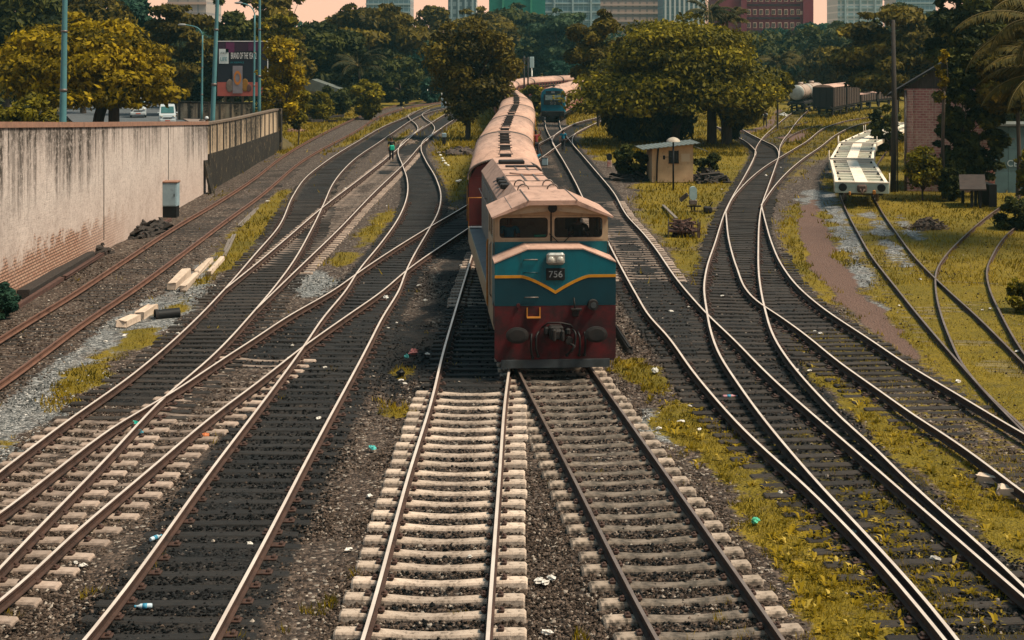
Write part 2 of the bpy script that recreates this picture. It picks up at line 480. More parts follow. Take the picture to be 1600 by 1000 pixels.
def zones(X, Y):
    dark = np.maximum.reduce([
        zone(DARK, X, Y, .8) * .9,
        track_bed(['oily'], X, Y, 1.35) , track_bed(['curve'], X, Y, 1.05, 33, 75), track_bed(['through'], X, Y, .9, 50, 58),
        track_bed(['curve'], X, Y, .9, 75, 220) * .8, track_bed(['oily', 'through'], X, Y, 1., 95, 220) * .9,
        track_bed(['right'], X, Y, 1.0, 55, 130) * .85, track_bed(['right', 'ladder'], X, Y, 1.5, 20, 150) * .8, track_bed(['outer'], X, Y, 1.2, 36, 75) * .8,
        track_bed(['crossover'], X, Y, 1.2, 37, 70) * .7, track_bed(['cross', 'branch', 'tank', 'east'], X, Y, 1.0, 60, 170) * .75,
        track_bed(['centre', 'loco'], X, Y, .9, 17, 60) * .45])
    tracks_clear = track_bed(['wall'], X, Y, 1.25) 
    tr2 = track_bed(['curve', 'oily', 'through', 'right', 'ladder', 'centre', 'loco'], X, Y, 1.2)
    grass = zone(GRASS, X, Y, .55)
    grass = np.maximum(grass, np.clip((Y - 118) / 12, 0, .8) * (1 - track_bed(['wall', 'curve', 'through', 'link', 'oily', 'cross', 'branch', 'right'], X, Y, 1.6, 0, 400)))
    grass = np.maximum(grass, np.clip((X - 26) / 4, 0, .9) * (Y > 60))
    grass = np.clip(grass * (1 - .95 * np.maximum(tracks_clear, tr2)), 0, 1)
    grass = grass * (1 - .45 * track_bed(['outer', 'tank', 'east'], X, Y, 1.2))
    grass = np.maximum(grass, track_bed(['right', 'ladder'], X, Y, 2.4, 17, 31) * .42)
    grass = np.maximum(grass, track_bed(['outer'], X, Y, 1.5, 17, 42) * .46)
    grey = zone(GREY, X, Y, .6) * (1 - tracks_clear)
    grass = grass * (1 - .95 * zone(GREY[1:4], X, Y, .45))
    path = zone(PATH, X, Y, .3)
    grass = grass * (1 - path)
    return grass, grey, dark, path

def make_ground():
    xs = np.concatenate([[-4000, -1500, -600, -300, -150, -90, -60, -45, -35, -28], np.arange(-24, 46, .32), [47, 50, 55, 62, 72, 90, 120, 160, 250, 400, 800, 1600, 4000]])
    ys = np.concatenate([[-200, -50, 0, 10], np.arange(15, 90, .32), np.arange(90, 150, .7), np.arange(150, 260, 2.0), [265, 275, 290, 310, 340, 380, 450, 550, 700, 1000, 1600, 3000, 6000]])
    X, Y = np.meshgrid(xs, ys); nx, ny = len(xs), len(ys)
    gr, gy, dk, pa = zones(X, Y)
    beds = track_bed([t['key'] for t in TRACKS if t['key'] not in ('spur',)], X, Y, 1.5)
    Z = -.055 + .068 * beds + (value_noise(X, Y, 1.3, 1) - .5) * .05 + (value_noise(X, Y, 5, 2) - .5) * .10 * (1 - beds) + .03 * gr * (1 - beds)
    Z[(Y > 300) | (Y < 12) | (np.abs(X) > 60)] = -.03
    me = bpy.data.meshes.new('ground')
    V = np.stack([X, Y, Z], -1).reshape(-1, 3).astype(np.float32)
    me.vertices.add(len(V)); me.vertices.foreach_set('co', V.ravel())
    i = (np.arange(ny - 1)[:, None] * nx + np.arange(nx - 1)[None, :]).ravel()
    F = np.stack([i, i + 1, i + 1 + nx, i + nx], 1).astype(np.int32)
    me.loops.add(F.size); me.loops.foreach_set('vertex_index', F.ravel())
    me.polygons.add(len(F)); me.polygons.foreach_set('loop_start', np.arange(0, F.size, 4, dtype=np.int32)); me.polygons.foreach_set('loop_total', np.full(len(F), 4, np.int32))
    me.polygons.foreach_set('use_smooth', np.ones(len(F), bool))
    a = me.attributes.new('zones', 'FLOAT_COLOR', 'POINT')
    C = np.stack([gr, gy, dk, pa], -1).reshape(-1, 4).astype(np.float32)
    a.data.foreach_set('color', C.ravel())
    b = me.attributes.new('trail', 'FLOAT', 'POINT'); b.data.foreach_set('value', pa.ravel().astype(np.float32))
    me.update(calc_edges=True)
    # material
    m, nt, bs = new_mat('ground_surface')
    v = scaled_vec(nt, 'Object', (1, 1, 1))
    at_ = _n(nt, 'ShaderNodeAttribute', attribute_name='zones')
    sep = nt.nodes.new('ShaderNodeSeparateColor'); nt.links.new(at_.outputs['Color'], sep.inputs[0])
    tr = _n(nt, 'ShaderNodeAttribute', attribute_name='trail')
    n_big = noise(nt, v, 1.1, 6, .65); n_mid = noise(nt, v, 4.0, 6, .7)
    vo = _n(nt, 'ShaderNodeTexVoronoi', feature='F1'); vo.inputs['Scale'].default_value = 15; nt.links.new(v, vo.inputs['Vector'])
    cs = nt.nodes.new('ShaderNodeSeparateColor'); nt.links.new(vo.outputs['Color'], cs.inputs[0])
    cell = math_n(nt, 'POWER', cs.outputs[0], 1.8); cell2 = cs.outputs[1]
    def soft(mask, amt, lo=.42, hi=.62):
        s = math_n(nt, 'ADD', mask, math_n(nt, 'MULTIPLY', math_n(nt, 'SUBTRACT', n_mid, .5), amt))
        return ramp(nt, s, lo, hi)
    brown = mix(nt, cell, (.020, .014, .011), (.120, .085, .064))
    brown = mix(nt, ramp(nt, n_big, .45, .7), brown, mix(nt, cell, (.034, .026, .020), (.165, .120, .092)))
    brown = mix(nt, ramp(nt, cell2, .93, .97), brown, (.26, .22, .18))
    grey = mix(nt, cell, (.05, .055, .055), (.33, .325, .31))
    grey = mix(nt, ramp(nt, n_big, .5, .75), grey, brown)
    dark = mix(nt, cell, (.004, .0045, .0048), (.021, .0205, .020))
    dark = mix(nt, ramp(nt, n_big, .40, .72), dark, mix(nt, n_mid, (.014, .012, .010), (.050, .039, .031)))
    grass = mix(nt, n_mid, (.04, .032, .003), (.22, .150, .007))
    grass = mix(nt, ramp(nt, n_big, .35, .65), grass, mix(nt, n_mid, (.075, .055, .004), (.29, .195, .010)))
    grass = mix(nt, math_n(nt, 'MULTIPLY', ramp(nt, noise(nt, v, 2.3, 6, .75), .52, .70), .6), grass, mix(nt, n_mid, (.030, .022, .012), (.105, .075, .042)))
    grass = mix(nt, math_n(nt, 'MULTIPLY', ramp(nt, noise(nt, v, .16, 5, .6), .42, .66), .6), grass, mix(nt, n_mid, (.022, .028, .004), (.115, .098, .010)))
    pathc = mix(nt, n_mid, (.080, .046, .034), (.150, .090, .068))
    out = mix(nt, soft(sep.outputs[1], .9), brown, grey)
    out = mix(nt, soft(sep.outputs[2], .55), out, dark)
    out = mix(nt, soft(sep.outputs[0], 1.25), out, grass)
    out = mix(nt, soft(tr.outputs['Fac'], .5), out, pathc)
    nt.links.new(out, bs.inputs['Base Color'])
    bs.inputs['Roughness'].default_value = .9; bs.inputs['Specular IOR Level'].default_value = .2
    bn = nt.nodes.new('ShaderNodeBump'); bn.inputs['Strength'].default_value = .9; bn.inputs['Distance'].default_value = .05
    hgt = math_n(nt, 'ADD', math_n(nt, 'MULTIPLY', vo.outputs['Distance'], -1.0), n_mid)
    nt.links.new(hgt, bn.inputs['Height']); nt.links.new(bn.outputs['Normal'], bs.inputs['Normal'])
    me.materials.append(m)
    o = link('ground', me); tag(o, kind='structure')

make_ground()

# ------------------------------------------------------------------ rails and sleepers
def rust_mat(name, a, b, rough=.8):
    return mat(name, a, b, 3, rough, 0, .3, 30, c3=(a[0] * .4, a[1] * .4, a[2] * .4), s3=.4)
M_RAILSIDE = rust_mat('rail_side_rust', (.035, .02, .015), (.065, .035, .025))
M_RAILSIDE2 = rust_mat('rail_side_brown', (.10, .05, .034), (.15, .075, .05))
M_RAILTOP = mat('rail_top_steel', (.88, .74, .62), (.70, .56, .46), 1.5, .36, .45, 0)
M_RAILRUST = mat('rail_top_rust', (.17, .085, .058), (.11, .055, .04), 2, .5, .2, 0)
M_RAILDULL = mat('rail_top_dull', (.30, .23, .19), (.20, .14, .11), 2, .38, .6, 0)
RAILM = {'pale': (M_RAILSIDE, M_RAILTOP), 'rust': (M_RAILSIDE2, M_RAILRUST), 'dull': (M_RAILSIDE, M_RAILDULL)}
PROF = [(-.062, 0), (.062, 0), (.062, .014), (.010, .030), (.010, .112), (.031, .124), (.028, .157), (-.028, .157), (-.031, .124), (-.010, .112), (-.010, .030), (-.062, .014)]
def rail_mesh(P, zoff, mats):
    P = resample(P, .5 if P[:, 1].max() < 120 else .8)
    T = np.gradient(P, axis=0); T /= np.linalg.norm(T, axis=1)[:, None]; N = np.stack([T[:, 1], -T[:, 0]], 1)
    n = len(P); k = len(PROF)
    V = np.zeros((n, k, 3))
    for j, (u, z) in enumerate(PROF):
        V[:, j, 0] = P[:, 0] + N[:, 0] * u; V[:, j, 1] = P[:, 1] + N[:, 1] * u; V[:, j, 2] = RAIL_Z - .157 + z + zoff
    F = []; MI = []
    for i in range(n - 1):
        for j in range(k):
            j2 = (j + 1) % k
            F.append((i * k + j, i * k + j2, (i + 1) * k + j2, (i + 1) * k + j)); MI.append(1 if j == 6 else 0)
    F.append(tuple(range(k - 1, -1, -1))); MI.append(0); F.append(tuple((n - 1) * k + j for j in range(k))); MI.append(0)
    return V.reshape(-1, 3), F, MI

M_CONC = mat('sleeper_concrete', (.52, .415, .33), (.40, .31, .24), 9, .85, 0, .35, 40, c3=(.13, .10, .075), s3=1.2, lo3=.50, hi3=.66, rand=.22)
M_CONC3 = mat('sleeper_concrete_stained', (.38, .30, .235), (.27, .21, .16), 7, .85, 0, .35, 40, c3=(.05, .04, .03), s3=.8, lo3=.46, hi3=.62, rand=.2)
M_CONC2 = mat('sleeper_concrete_dusty', (.35, .265, .21), (.22, .165, .13), 6, .85, 0, .35, 40, c3=(.09, .065, .05), s3=.9, lo3=.5, hi3=.68, rand=.25)
M_WOOD = mat('sleeper_timber', (.008, .0075, .007), (.022, .019, .0165), 6, .75, 0, .5, 30, sc=(1, 8, 8), rand=.35)
M_WOOD2 = mat('sleeper_timber_weathered', (.014, .012, .010), (.042, .032, .025), 6, .75, 0, .5, 30, sc=(1, 8, 8), c3=(.03, .025, .02), s3=.5, rand=.35)
M_WEEDY = mat('sleeper_grassy', (.17, .125, .05), (.075, .058, .012), 3, .85, 0, .4, 30, rand=.3)
M_CLIP = mat('rail_clip', (.035, .022, .017), (.07, .035, .025), 20, .7)
def sleeper_mesh(kind):
    b = MB()
    if kind.startswith('conc'):
        # cross-section trapezoid swept along x with sagging middle and shaped rail seats
        xs = [-1.36, -1.33, -1.02, -.6, -.3, 0, .3, .6, 1.02, 1.33, 1.36]
        zt = [.075, .105, .103, .075, .055, .048, .055, .075, .103, .105, .075]
        wt = [.095, .105, .11, .10, .09, .085, .09, .10, .11, .105, .095]
        n = len(xs)
        for x, z, w in zip(xs, zt, wt):
            b.v += [(x, -w - .03, -.13), (x, -w - .012, z - .03), (x, -w + .01, z), (x, w - .01, z), (x, w + .012, z - .03), (x, w + .03, -.13)]
        for i in range(n - 1):
            for j in range(6):
                j2 = (j + 1) % 6
                b.f.append((i * 6 + j, i * 6 + j2, (i + 1) * 6 + j2, (i + 1) * 6 + j)); b.m.append(0); b.sm.append(False)
        b.f.append(tuple(range(6))); b.m.append(0); b.sm.append(False)
        b.f.append(tuple((n - 1) * 6 + j for j in range(5, -1, -1))); b.m.append(0); b.sm.append(False)
        b.mi = 1
        for s in (-1, 1):
            for d in (-.125, .125):
                b.box((s * .872 + d, 0, .125), (.09, .13, .05), bev=.012)
                b.cyl((s * .872 + d, -.03, .14), (s * .872 + d, -.03, .185), .022, 6)
        mats = {'conc': M_CONC, 'conc2': M_CONC2, 'conc3': M_CONC3}[kind]
        return b.mesh('sleeper', [mats, M_CLIP])
    L = {'wood': 2.62, 'woodlong': 3.0, 'woodlong2': 2.9, 'buried': 2.5, 'weedy': 2.6}[kind]
    top = {'wood': .055, 'woodlong': .06, 'woodlong2': .058, 'buried': .020, 'weedy': .012}[kind]
    b.box((0, 0, top - .1), (L, .235, .2), bev=.02)
    b.mi = 1
    if kind in ('wood', 'woodlong', 'woodlong2'):
        for s in (-1, 1):
            b.box((s * .872, 0, top + .02), (.34, .17, .03), bev=.008)
            for d in (-.11, .11): b.box((s * .872 + d, 0, top + .05), (.06, .10, .05), bev=.01)
    return b.mesh('sleeper', [{'wood': M_WOOD, 'woodlong': M_WOOD2, 'woodlong2': M_WOOD2, 'buried': M_WOOD2, 'weedy': M_WEEDY}[kind], M_CLIP])
def stain_middle(m, x0, x1, dark, amt):
    """oil dropped between the rails: a stain that belongs to the sleeper's middle"""
    nt = m.node_tree; b = nt.nodes['Principled BSDF']; src = b.inputs['Base Color'].links[0].from_socket
    v = scaled_vec(nt, 'Object', (1, 1, 1)); sx = nt.nodes.new('ShaderNodeSeparateXYZ'); nt.links.new(v, sx.inputs[0])
    ax = math_n(nt, 'ABSOLUTE', sx.outputs['X'])
    f = math_n(nt, 'SUBTRACT', 1.0, ramp(nt, math_n(nt, 'ADD', ax, math_n(nt, 'MULTIPLY', math_n(nt, 'SUBTRACT', noise(nt, v, 6, 5, .7), .5), .7)), x0, x1))
    nt.links.new(mix(nt, math_n(nt, 'MULTIPLY', f, amt), src, dark), b.inputs['Base Color'])
stain_middle(M_CONC3, .62, .95, (.065, .055, .044), .62); stain_middle(M_CONC2, .5, .9, (.06, .045, .036), .4); stain_middle(M_CONC, .1, .7, (.13, .10, .08), .35)
SLEEPER = {k: sleeper_mesh(k) for k in ('conc', 'conc2', 'conc3', 'wood', 'woodlong', 'woodlong2', 'buried', 'weedy')}
SLEEPER_POS = []
for ti, t in enumerate(TRACKS):
    c = t['c']; base = c[0]
    root = thing('railway_track', t['label'], 'railway track', (base[0], base[1], 0))
    zo = (ti % 7) * .003 - .009
    for s in 'LR':
        V, F, MI = rail_mesh(t['g' + s], zo - t.get('sink', 0), None)
        V = V - np.array([base[0], base[1], 0])
        me = bpy.data.meshes.new('rail'); me.from_pydata(V.tolist(), [], F)
        for m in RAILM[t['rail']]: me.materials.append(m)
        me.polygons.foreach_set('material_index', MI)
        bm = bmesh.new(); bm.from_mesh(me); bmesh.ops.recalc_face_normals(bm, faces=bm.faces); bm.to_mesh(me); bm.free()
        link('rail', me, root)
    d = np.r_[0, np.cumsum(np.linalg.norm(np.diff(c, axis=0), axis=1))]
    places = []
    for y0, y1, kind in t['sl']:
        sp = .64 if kind.startswith('conc') else .60
        Y0 = gp(0, y0)[1]; Y1 = gp(0, y1)[1]
        s0 = np.interp(Y0, c[:, 1], d); s1 = np.interp(Y1, c[:, 1], d)
        q = s0
        while q < s1:
            x = np.interp(q, d, c[:, 0]); y = np.interp(q, d, c[:, 1])
            e = .6
            dx = np.interp(q + e, d, c[:, 0]) - np.interp(q - e, d, c[:, 0]); dy = np.interp(q + e, d, c[:, 1]) - np.interp(q - e, d, c[:, 1])
            places.append((x, y, math.atan2(-dx, dy), kind))
            q += sp * (1 + random.uniform(-.06, .06))
    shown = 0; rest = []
    for k, (x, y, a, kind) in enumerate(places):
        jit = .02 if kind.startswith('conc') else .055
        a += random.uniform(-jit, jit)
        xx = x + random.uniform(-jit, jit) * 1.5
        z = zo * .5 + random.uniform(-.006, .006) - .004 * (ti % 5) - (.028 if kind == 'conc2' else .006 if kind.startswith('wood') else 0)
        SLEEPER_POS.append((xx, y, a, kind))
        inframe = abs(xx) < .37 * y + 2
        if inframe and shown < 99:
            o = link('sleeper', SLEEPER[kind], root, (xx - base[0], y - base[1], z), a); shown += 1
        elif inframe:
            rest.append((xx - base[0], y - base[1], z, a, kind))
    if rest:
        b = MB()
        for x, y, z, a, kind in rest:
            top = {'buried': .012, 'weedy': .02, 'woodlong': .035, 'woodlong2': .035, 'wood': .035}.get(kind, .03)
            b.box((x, y, z - .1 + top), (2.6, .20, .2), a)
        tag(b.build('sleepers', M_WOOD2 if rest[0][4].startswith('conc') else SLEEPER[rest[0][4]].materials[0], root), kind='stuff')
# ------------------------------------------------------------------ loose ballast stones and grass blades (nobody could count them)
def tint_mat(name, c0, c1, rough=.9, transl=0.0, c2=None):
    m, nt, b = new_mat(name)
    a = _n(nt, 'ShaderNodeAttribute', attribute_name='tint')
    col = mix(nt, a.outputs['Fac'], c0, c1)
    if c2 is not None:
        col = mix(nt, ramp(nt, a.outputs['Fac'], .86, .98), col, c2)
    nt.links.new(col, b.inputs['Base Color']); b.inputs['Roughness'].default_value = rough; b.inputs['Specular IOR Level'].default_value = .08
    if transl:
        tr = nt.nodes.new('ShaderNodeBsdfTranslucent'); nt.links.new(col, tr.inputs['Color'])
        mx = nt.nodes.new('ShaderNodeMixShader'); mx.inputs[0].default_value = transl
        out = nt.nodes['Material Output']
        nt.links.new(b.outputs[0], mx.inputs[1]); nt.links.new(tr.outputs[0], mx.inputs[2]); nt.links.new(mx.outputs[0], out.inputs['Surface'])
    return m

def sample_frame(n, y0, y1, power=1.0):
    """random ground points inside the view, density falling with distance"""
    u = rng.random(n)
    Y = 1 / (1 / y0 + u * (1 / y1 - 1 / y0)) if power == 1 else y0 + (y1 - y0) * u
    X = (rng.random(n) * 2 - 1) * (.372 * Y + .5)
    return X, Y

def make_stones():
    X, Y = sample_frame(150000, 18.3, 62)
    gr, gy, dk, pa = zones(X, Y)
    keep = (rng.random(len(X)) > gr * .9) & (pa < .3) & (rng.random(len(X)) > dk * .35)
    # clear of sleeper tops
    for x, y, a, kind in SLEEPER_POS:
        if y > 64: continue
        near = (np.abs(Y - y) < .7) & (np.abs(X - x) < 1.5)
        ix = np.nonzero(near)[0]
        if len(ix) == 0: continue
        dx = X[ix] - x; dy = Y[ix] - y
        u = dx * math.cos(a) + dy * math.sin(a); v = -dx * math.sin(a) + dy * math.cos(a)
        keep[ix[(np.abs(u) < 1.38) & (np.abs(v) < .155) & (rng.random(len(ix)) < (.97 if kind.startswith('conc') else .86))]] = False
    X, Y, gy, dk = X[keep], Y[keep], gy[keep], dk[keep]
    n = len(X)
    base = np.array([(1, 0, 0), (0, 1, 0), (-1, 0, 0), (0, -1, 0), (0, 0, 1), (0, 0, -1)], float)
    tri = np.array([(0, 1, 4), (1, 2, 4), (2, 3, 4), (3, 0, 4), (1, 0, 5), (2, 1, 5), (3, 2, 5), (0, 3, 5)])
    V = base[None] * (1 + .5 * (rng.random((n, 6, 3)) - .5)) + (rng.random((n, 6, 3)) - .5) * .4
    s = .018 + .026 * rng.random(n) ** 1.5 + .004 * (Y > 40)
    V *= s[:, None, None]; V[:, :, 2] *= .75
    ang = rng.random(n) * 6.283; ca, sa = np.cos(ang), np.sin(ang)
    x = V[:, :, 0] * ca[:, None] - V[:, :, 1] * sa[:, None]; y = V[:, :, 0] * sa[:, None] + V[:, :, 1] * ca[:, None]
    V[:, :, 0] = x; V[:, :, 1] = y
    tilt = (rng.random(n) - .5) * 1.6; ct, st = np.cos(tilt), np.sin(tilt)
    y = V[:, :, 1] * ct[:, None] - V[:, :, 2] * st[:, None]; z = V[:, :, 1] * st[:, None] + V[:, :, 2] * ct[:, None]
    V[:, :, 1] = y; V[:, :, 2] = z
    beds = track_bed([t['key'] for t in TRACKS if t['key'] not in ('spur',)], X, Y, 1.5)
    V += np.stack([X, Y, -.045 + .068 * beds + .01 * rng.random(n)], 1)[:, None, :]
    F = V[:, tri, :]
    kinds = np.where(rng.random(n) < dk * .95, 2, np.where(rng.random(n) < gy, 1, 0))
    cols = [((.018, .013, .010), (.135, .096, .072), (.32, .27, .22)), ((.05, .055, .055), (.33, .32, .30), (.52, .49, .45)), ((.003, .0035, .0038), (.019, .0195, .0195), (.06, .052, .046))]
    for k, nm in enumerate(('brown_ballast', 'grey_ballast', 'oily_ballast')):
        sel = kinds == k
        t = np.repeat(rng.random(sel.sum()) ** 1.5, 24)
        me = np_mesh(nm, F[sel].reshape(-1, 3), 3, tint_mat(nm + '_stone', *cols[k][:2], c2=cols[k][2]), t)
        tag(link(nm, me), kind='stuff')

def make_grass():
    X, Y = sample_frame(330000, 18.3, 120)
    X2, Y2 = sample_frame(90000, 112, 205)
    X, Y = np.r_[X, X2], np.r_[Y, Y2]
    gr, gy, dk, pa = zones(X, Y)
    nz = value_noise(X, Y, .8, 5) * .55 + value_noise(X, Y, .25, 6) * .45
    keep = gr + (nz - .5) * 1.7 > .60
    X, Y, nz = X[keep], Y[keep], nz[keep]
    far = X > 10
    n = len(X)
    hgt = (.035 + .085 * rng.random(n) ** 1.5) * (.6 + .9 * nz) * (1 + .8 * (Y > 50) + 1.6 * np.clip((Y - 100) / 40, 0, 1))
    wid = (.008 + .008 * rng.random(n)) * np.clip(Y / 26, 1, 8)
    ang = rng.random(n) * 6.283; lean = hgt * (.25 + .7 * rng.random(n)); la = rng.random(n) * 6.283
    V = np.zeros((n, 3, 3))
    V[:, 0] = np.stack([X - np.cos(ang) * wid, Y - np.sin(ang) * wid, np.full(n, -.06)], 1)
    V[:, 1] = np.stack([X + np.cos(ang) * wid, Y + np.sin(ang) * wid, np.full(n, -.06)], 1)
    V[:, 2] = np.stack([X + np.cos(la) * lean, Y + np.sin(la) * lean, hgt - .02], 1)
    t = np.repeat(np.clip(.55 * rng.random(n) + .5 * (nz - .3) + .55 * (value_noise(X, Y, 2.6, 31) - .45), 0, 1), 3)
    m = tint_mat('grass_blade', (.022, .028, .003), (.37, .245, .012), .7, .35, c2=(.55, .40, .08))
    tag(link('grass', np_mesh('grass', V.reshape(-1, 3), 3, m, t)), kind='stuff')
    # leafy little weeds: rosettes of broad pointed leaves
    spots = []
    for poly, cnt in (([(1240, 770), (1330, 860), (1480, 1000), (1270, 1000), (1200, 860)], 230), ([(1300, 760), (1420, 800), (1600, 960), (1540, 1000), (1500, 1000)], 150), ([(1250, 560), (1480, 690), (1600, 790), (1600, 880), (1360, 680)], 160), ([(960, 560), (1100, 640), (1230, 770), (1100, 750)], 90)):
        P = gpoly(poly)
        lo, hi = P.min(0), P.max(0)
        x = lo[0] + (hi[0] - lo[0]) * rng.random(cnt * 4); y = lo[1] + (hi[1] - lo[1]) * rng.random(cnt * 4)
        k = poly_sd(P, x, y) > 0
        spots += list(zip(x[k][:cnt], y[k][:cnt]))
    vs = []; ts = []
    for x, y in spots:
        s = random.uniform(.05, .17); nl = random.randint(5, 10); tv = random.uniform(.3, .9)
        for i in range(nl):
            a = random.uniform(0, 6.28); up = random.uniform(.3, 1.1); L = s * random.uniform(.7, 1.3)
            dx, dy = math.cos(a), math.sin(a); wv = L * .16
            mx, my, mz = x + dx * L * .5, y + dy * L * .5, -.02 + L * up * .7
            vs += [(x, y, -.05), (mx - dy * wv, my + dx * wv, mz), (x + dx * L, y + dy * L, -.02 + L * up * .75), (mx + dy * wv, my - dx * wv, mz)]
            ts += [tv + random.uniform(-.2, .2)] * 4
    tag(link('weeds', np_mesh('weeds', np.array(vs), 4, m, np.clip(ts, 0, 1))), kind='stuff')
make_stones(); make_grass()
# ------------------------------------------------------------------ locomotive
M_TEAL = mat('loco_teal_paint', (.001, .108, .135), (.002, .080, .102), 1.6, .42, 0, .06, 12, c3=(.014, .06, .064), s3=2.0, lo3=.50, hi3=.78, sc=(1.5, 1, .5))
M_NAVY = mat('loco_deep_blue_band', (.001, .034, .047), (.002, .027, .037), 1.6, .45, 0, .06, 12)
M_LRED = mat('loco_red_paint', (.095, .007, .009), (.040, .007, .008), 2.2, .7, 0, .1, 14, c3=(.014, .009, .009), s3=1.1, lo3=.42, hi3=.66)
M_CREAM = mat('loco_cream_paint', (.36, .28, .18), (.27, .20, .13), 3, .55, 0, .05, 20, c3=(.10, .075, .05), s3=1.5, lo3=.58, hi3=.8)
M_ROOF = mat('roof_dusty_pink', (.46, .29, .22), (.36, .22, .165), 1.6, .8, 0, .12, 14, c3=(.17, .11, .085), s3=1.3, lo3=.52, hi3=.72, sc=(1.4, .6, 1))
M_GREY = mat('hood_grey_paint', (.135, .145, .14), (.09, .09, .085), 2.2, .6, 0, .08, 12, c3=(.04, .035, .03), s3=1.2, lo3=.56, hi3=.74)
M_WALK = mat('walkway_steel', (.115, .125, .135), (.075, .08, .088), 2.5, .55, 0, .1, 30)
M_DARK = mat('underframe_black', (.009, .009, .009), (.022, .018, .016), 4, .75, 0, .2, 20)
M_BLACK = mat('matt_black', (.007, .007, .007), None, rough=.6)
M_YEL = mat('yellow_stripe', (.50, .22, .012), (.42, .17, .01), 6, .5)
M_GREYEDGE = mat('pilot_grey', (.05, .06, .065), (.03, .035, .035), 3, .6, 0, .1, 15)
M_GLASS, _nt, _b = new_mat('window_glass')
_b.inputs['Base Color'].default_value = (.02, .035, .04, 1); _b.inputs['Roughness'].default_value = .06; _b.inputs['Alpha'].default_value = .32; _b.inputs['Specular IOR Level'].default_value = .5
M_DGLASS = mat('dark_window', (.012, .016, .018), None, rough=.12, spec=.5)
M_LENS = mat('lamp_lens', (.42, .40, .34), None, rough=.12, spec=.8)
M_CHROME = mat('lamp_housing', (.42, .42, .38), (.25, .25, .23), 10, .35, .6)
M_STEEL = mat('worn_steel', (.20, .17, .15), (.09, .07, .06), 6, .5, .6, .1, 30)
M_WHITE = mat('plate_white', (.20, .21, .21), None, rough=.6)
M_AMBER = mat('handrail_orange', (.42, .17, .03), (.30, .12, .02), 5, .5)

LF = (1.085, 35.55); LRZ = R(3.95)
loco = thing('locomotive', 'teal and red diesel locomotive with cream cab and number 756 on its nose', 'locomotive', (LF[0], LF[1], RAIL_Z), LRZ)
HW = 1.52
# frame + red apron: body below the stripe
b = MB(); b.box((0, 9.0, 1.22), (2.86, 17.6, .34)); b.build('frame', M_GREY, loco)
b = MB()
prof = [(-HW, .30), (HW, .30), (HW, 1.66), (-HW, 1.66)]
b.prism([(-HW, .34), (-HW + .06, .26), (HW - .06, .26), (HW, .34), (HW, 1.64), (-HW, 1.64)], 0, .10)
b.box((0, .7, 1.3), (2.98, 1.2, .64))
b.build('apron', M_LRED, loco)
b = MB(); b.prism([(-1.36, .10), (1.36, .10), (1.36, .30), (-1.36, .30)], -.05, .04); b.box((0, .25, .2), (2.6, .42, .14)); b.build('pilot', M_GREYEDGE, loco)
# nose
ZN, ZS = 3.04, 2.70
nose = MB()
top = [(-HW, 1.645), (HW, 1.645), (HW, ZS), (.70, ZN), (-.70, ZN), (-HW, ZS)]
nose.prism(top, 0.0, 1.15)
no = nose.build('nose', M_TEAL, loco)
b = MB()   # pale sheet painting the sunlit look onto the nose top
for (x0, z0, x1, z1) in ((-HW - .012, ZS, -.70, ZN), (-.70, ZN, .70, ZN), (.70, ZN, HW + .012, ZS)):
    b.add([(x0, -.015, z0 + .002), (x1, -.015, z1 + .002), (x1, 1.16, z1 + .002), (x0, 1.16, z0 + .002), (x0, -.015, z0 + .03), (x1, -.015, z1 + .03), (x1, 1.16, z1 + .03), (x0, 1.16, z0 + .03)],
          [(0, 1, 2, 3), (4, 7, 6, 5), (0, 4, 5, 1), (1, 5, 6, 2), (2, 6, 7, 3), (3, 7, 4, 0)])
b.build('nose_sunlit_top', M_ROOF, loco)
# deep blue lower band + yellow V stripe, drawn as one curve
def vcurve(n=36):
    pts = []
    for i in range(n + 1):
        x = -HW + 2 * HW * i / n
        a = abs(x + .0)
        s = max(0.0, 1 - a / .86)
        z = 2.375 - .40 * (s ** 1.35)
        pts.append((x, z))
    return pts
vc = vcurve(48)
b = MB()
n = len(vc)
vs = [(x, -.006, 1.66) for x, z in vc] + [(x, -.006, z) for x, z in vc]
b.add(vs, [(i, i + 1, n + i + 1, n + i) for i in range(n - 1)])
vs2 = [(x, .02, z) for x, y, z in vs]
b.add(vs2, [(i, n + i, n + i + 1, i + 1) for i in range(n - 1)])
b.build('blue_band', M_NAVY, loco)
b = MB()
for i in range(n - 1):
    (x0, z0), (x1, z1) = vc[i], vc[i + 1]
    dx, dz = x1 - x0, z1 - z0; L = math.hypot(dx, dz); w = .034
    k = min(2.2, L / max(dx, 1e-4))
    b.add([(x0, -.016, z0 - w * k), (x1, -.016, z1 - w * k), (x1, -.016, z1 + w * k), (x0, -.016, z0 + w * k), (x0, .0, z0 - w * k), (x1, .0, z1 - w * k), (x1, .0, z1 + w * k), (x0, .0, z0 + w * k)],
          [(0, 1, 2, 3), (0, 4, 5, 1), (3, 2, 6, 7)])
b.build('yellow_stripe', M_YEL, loco)
# headlight cluster
b = MB(); b.box((0, -.05, 2.82), (.46, .13, .30), bev=.05); hl = b.build('headlight_housing', M_CHROME, loco)
for s in (-1, 1):
    b = MB(); b.tube([(s * .115, -.11, 2.80), (s * .115, -.135, 2.80)], [.092, .085], 16); b.ball((s * .115, -.128, 2.80), (.078, .03, .078), 12, 6)
    b.build('headlight', M_LENS, hl)
b = MB(); b.box((0, -.02, 2.43), (.47, .05, .30), bev=.012); pl = b.build('number_plate', M_BLACK, loco)
me = text_mesh('digits', '756', .23, M_WHITE, .006, sx=1.05)
d = link('digits', me, pl, (0, -.05, 2.425)); d.rotation_euler = (R(90), 0, 0)
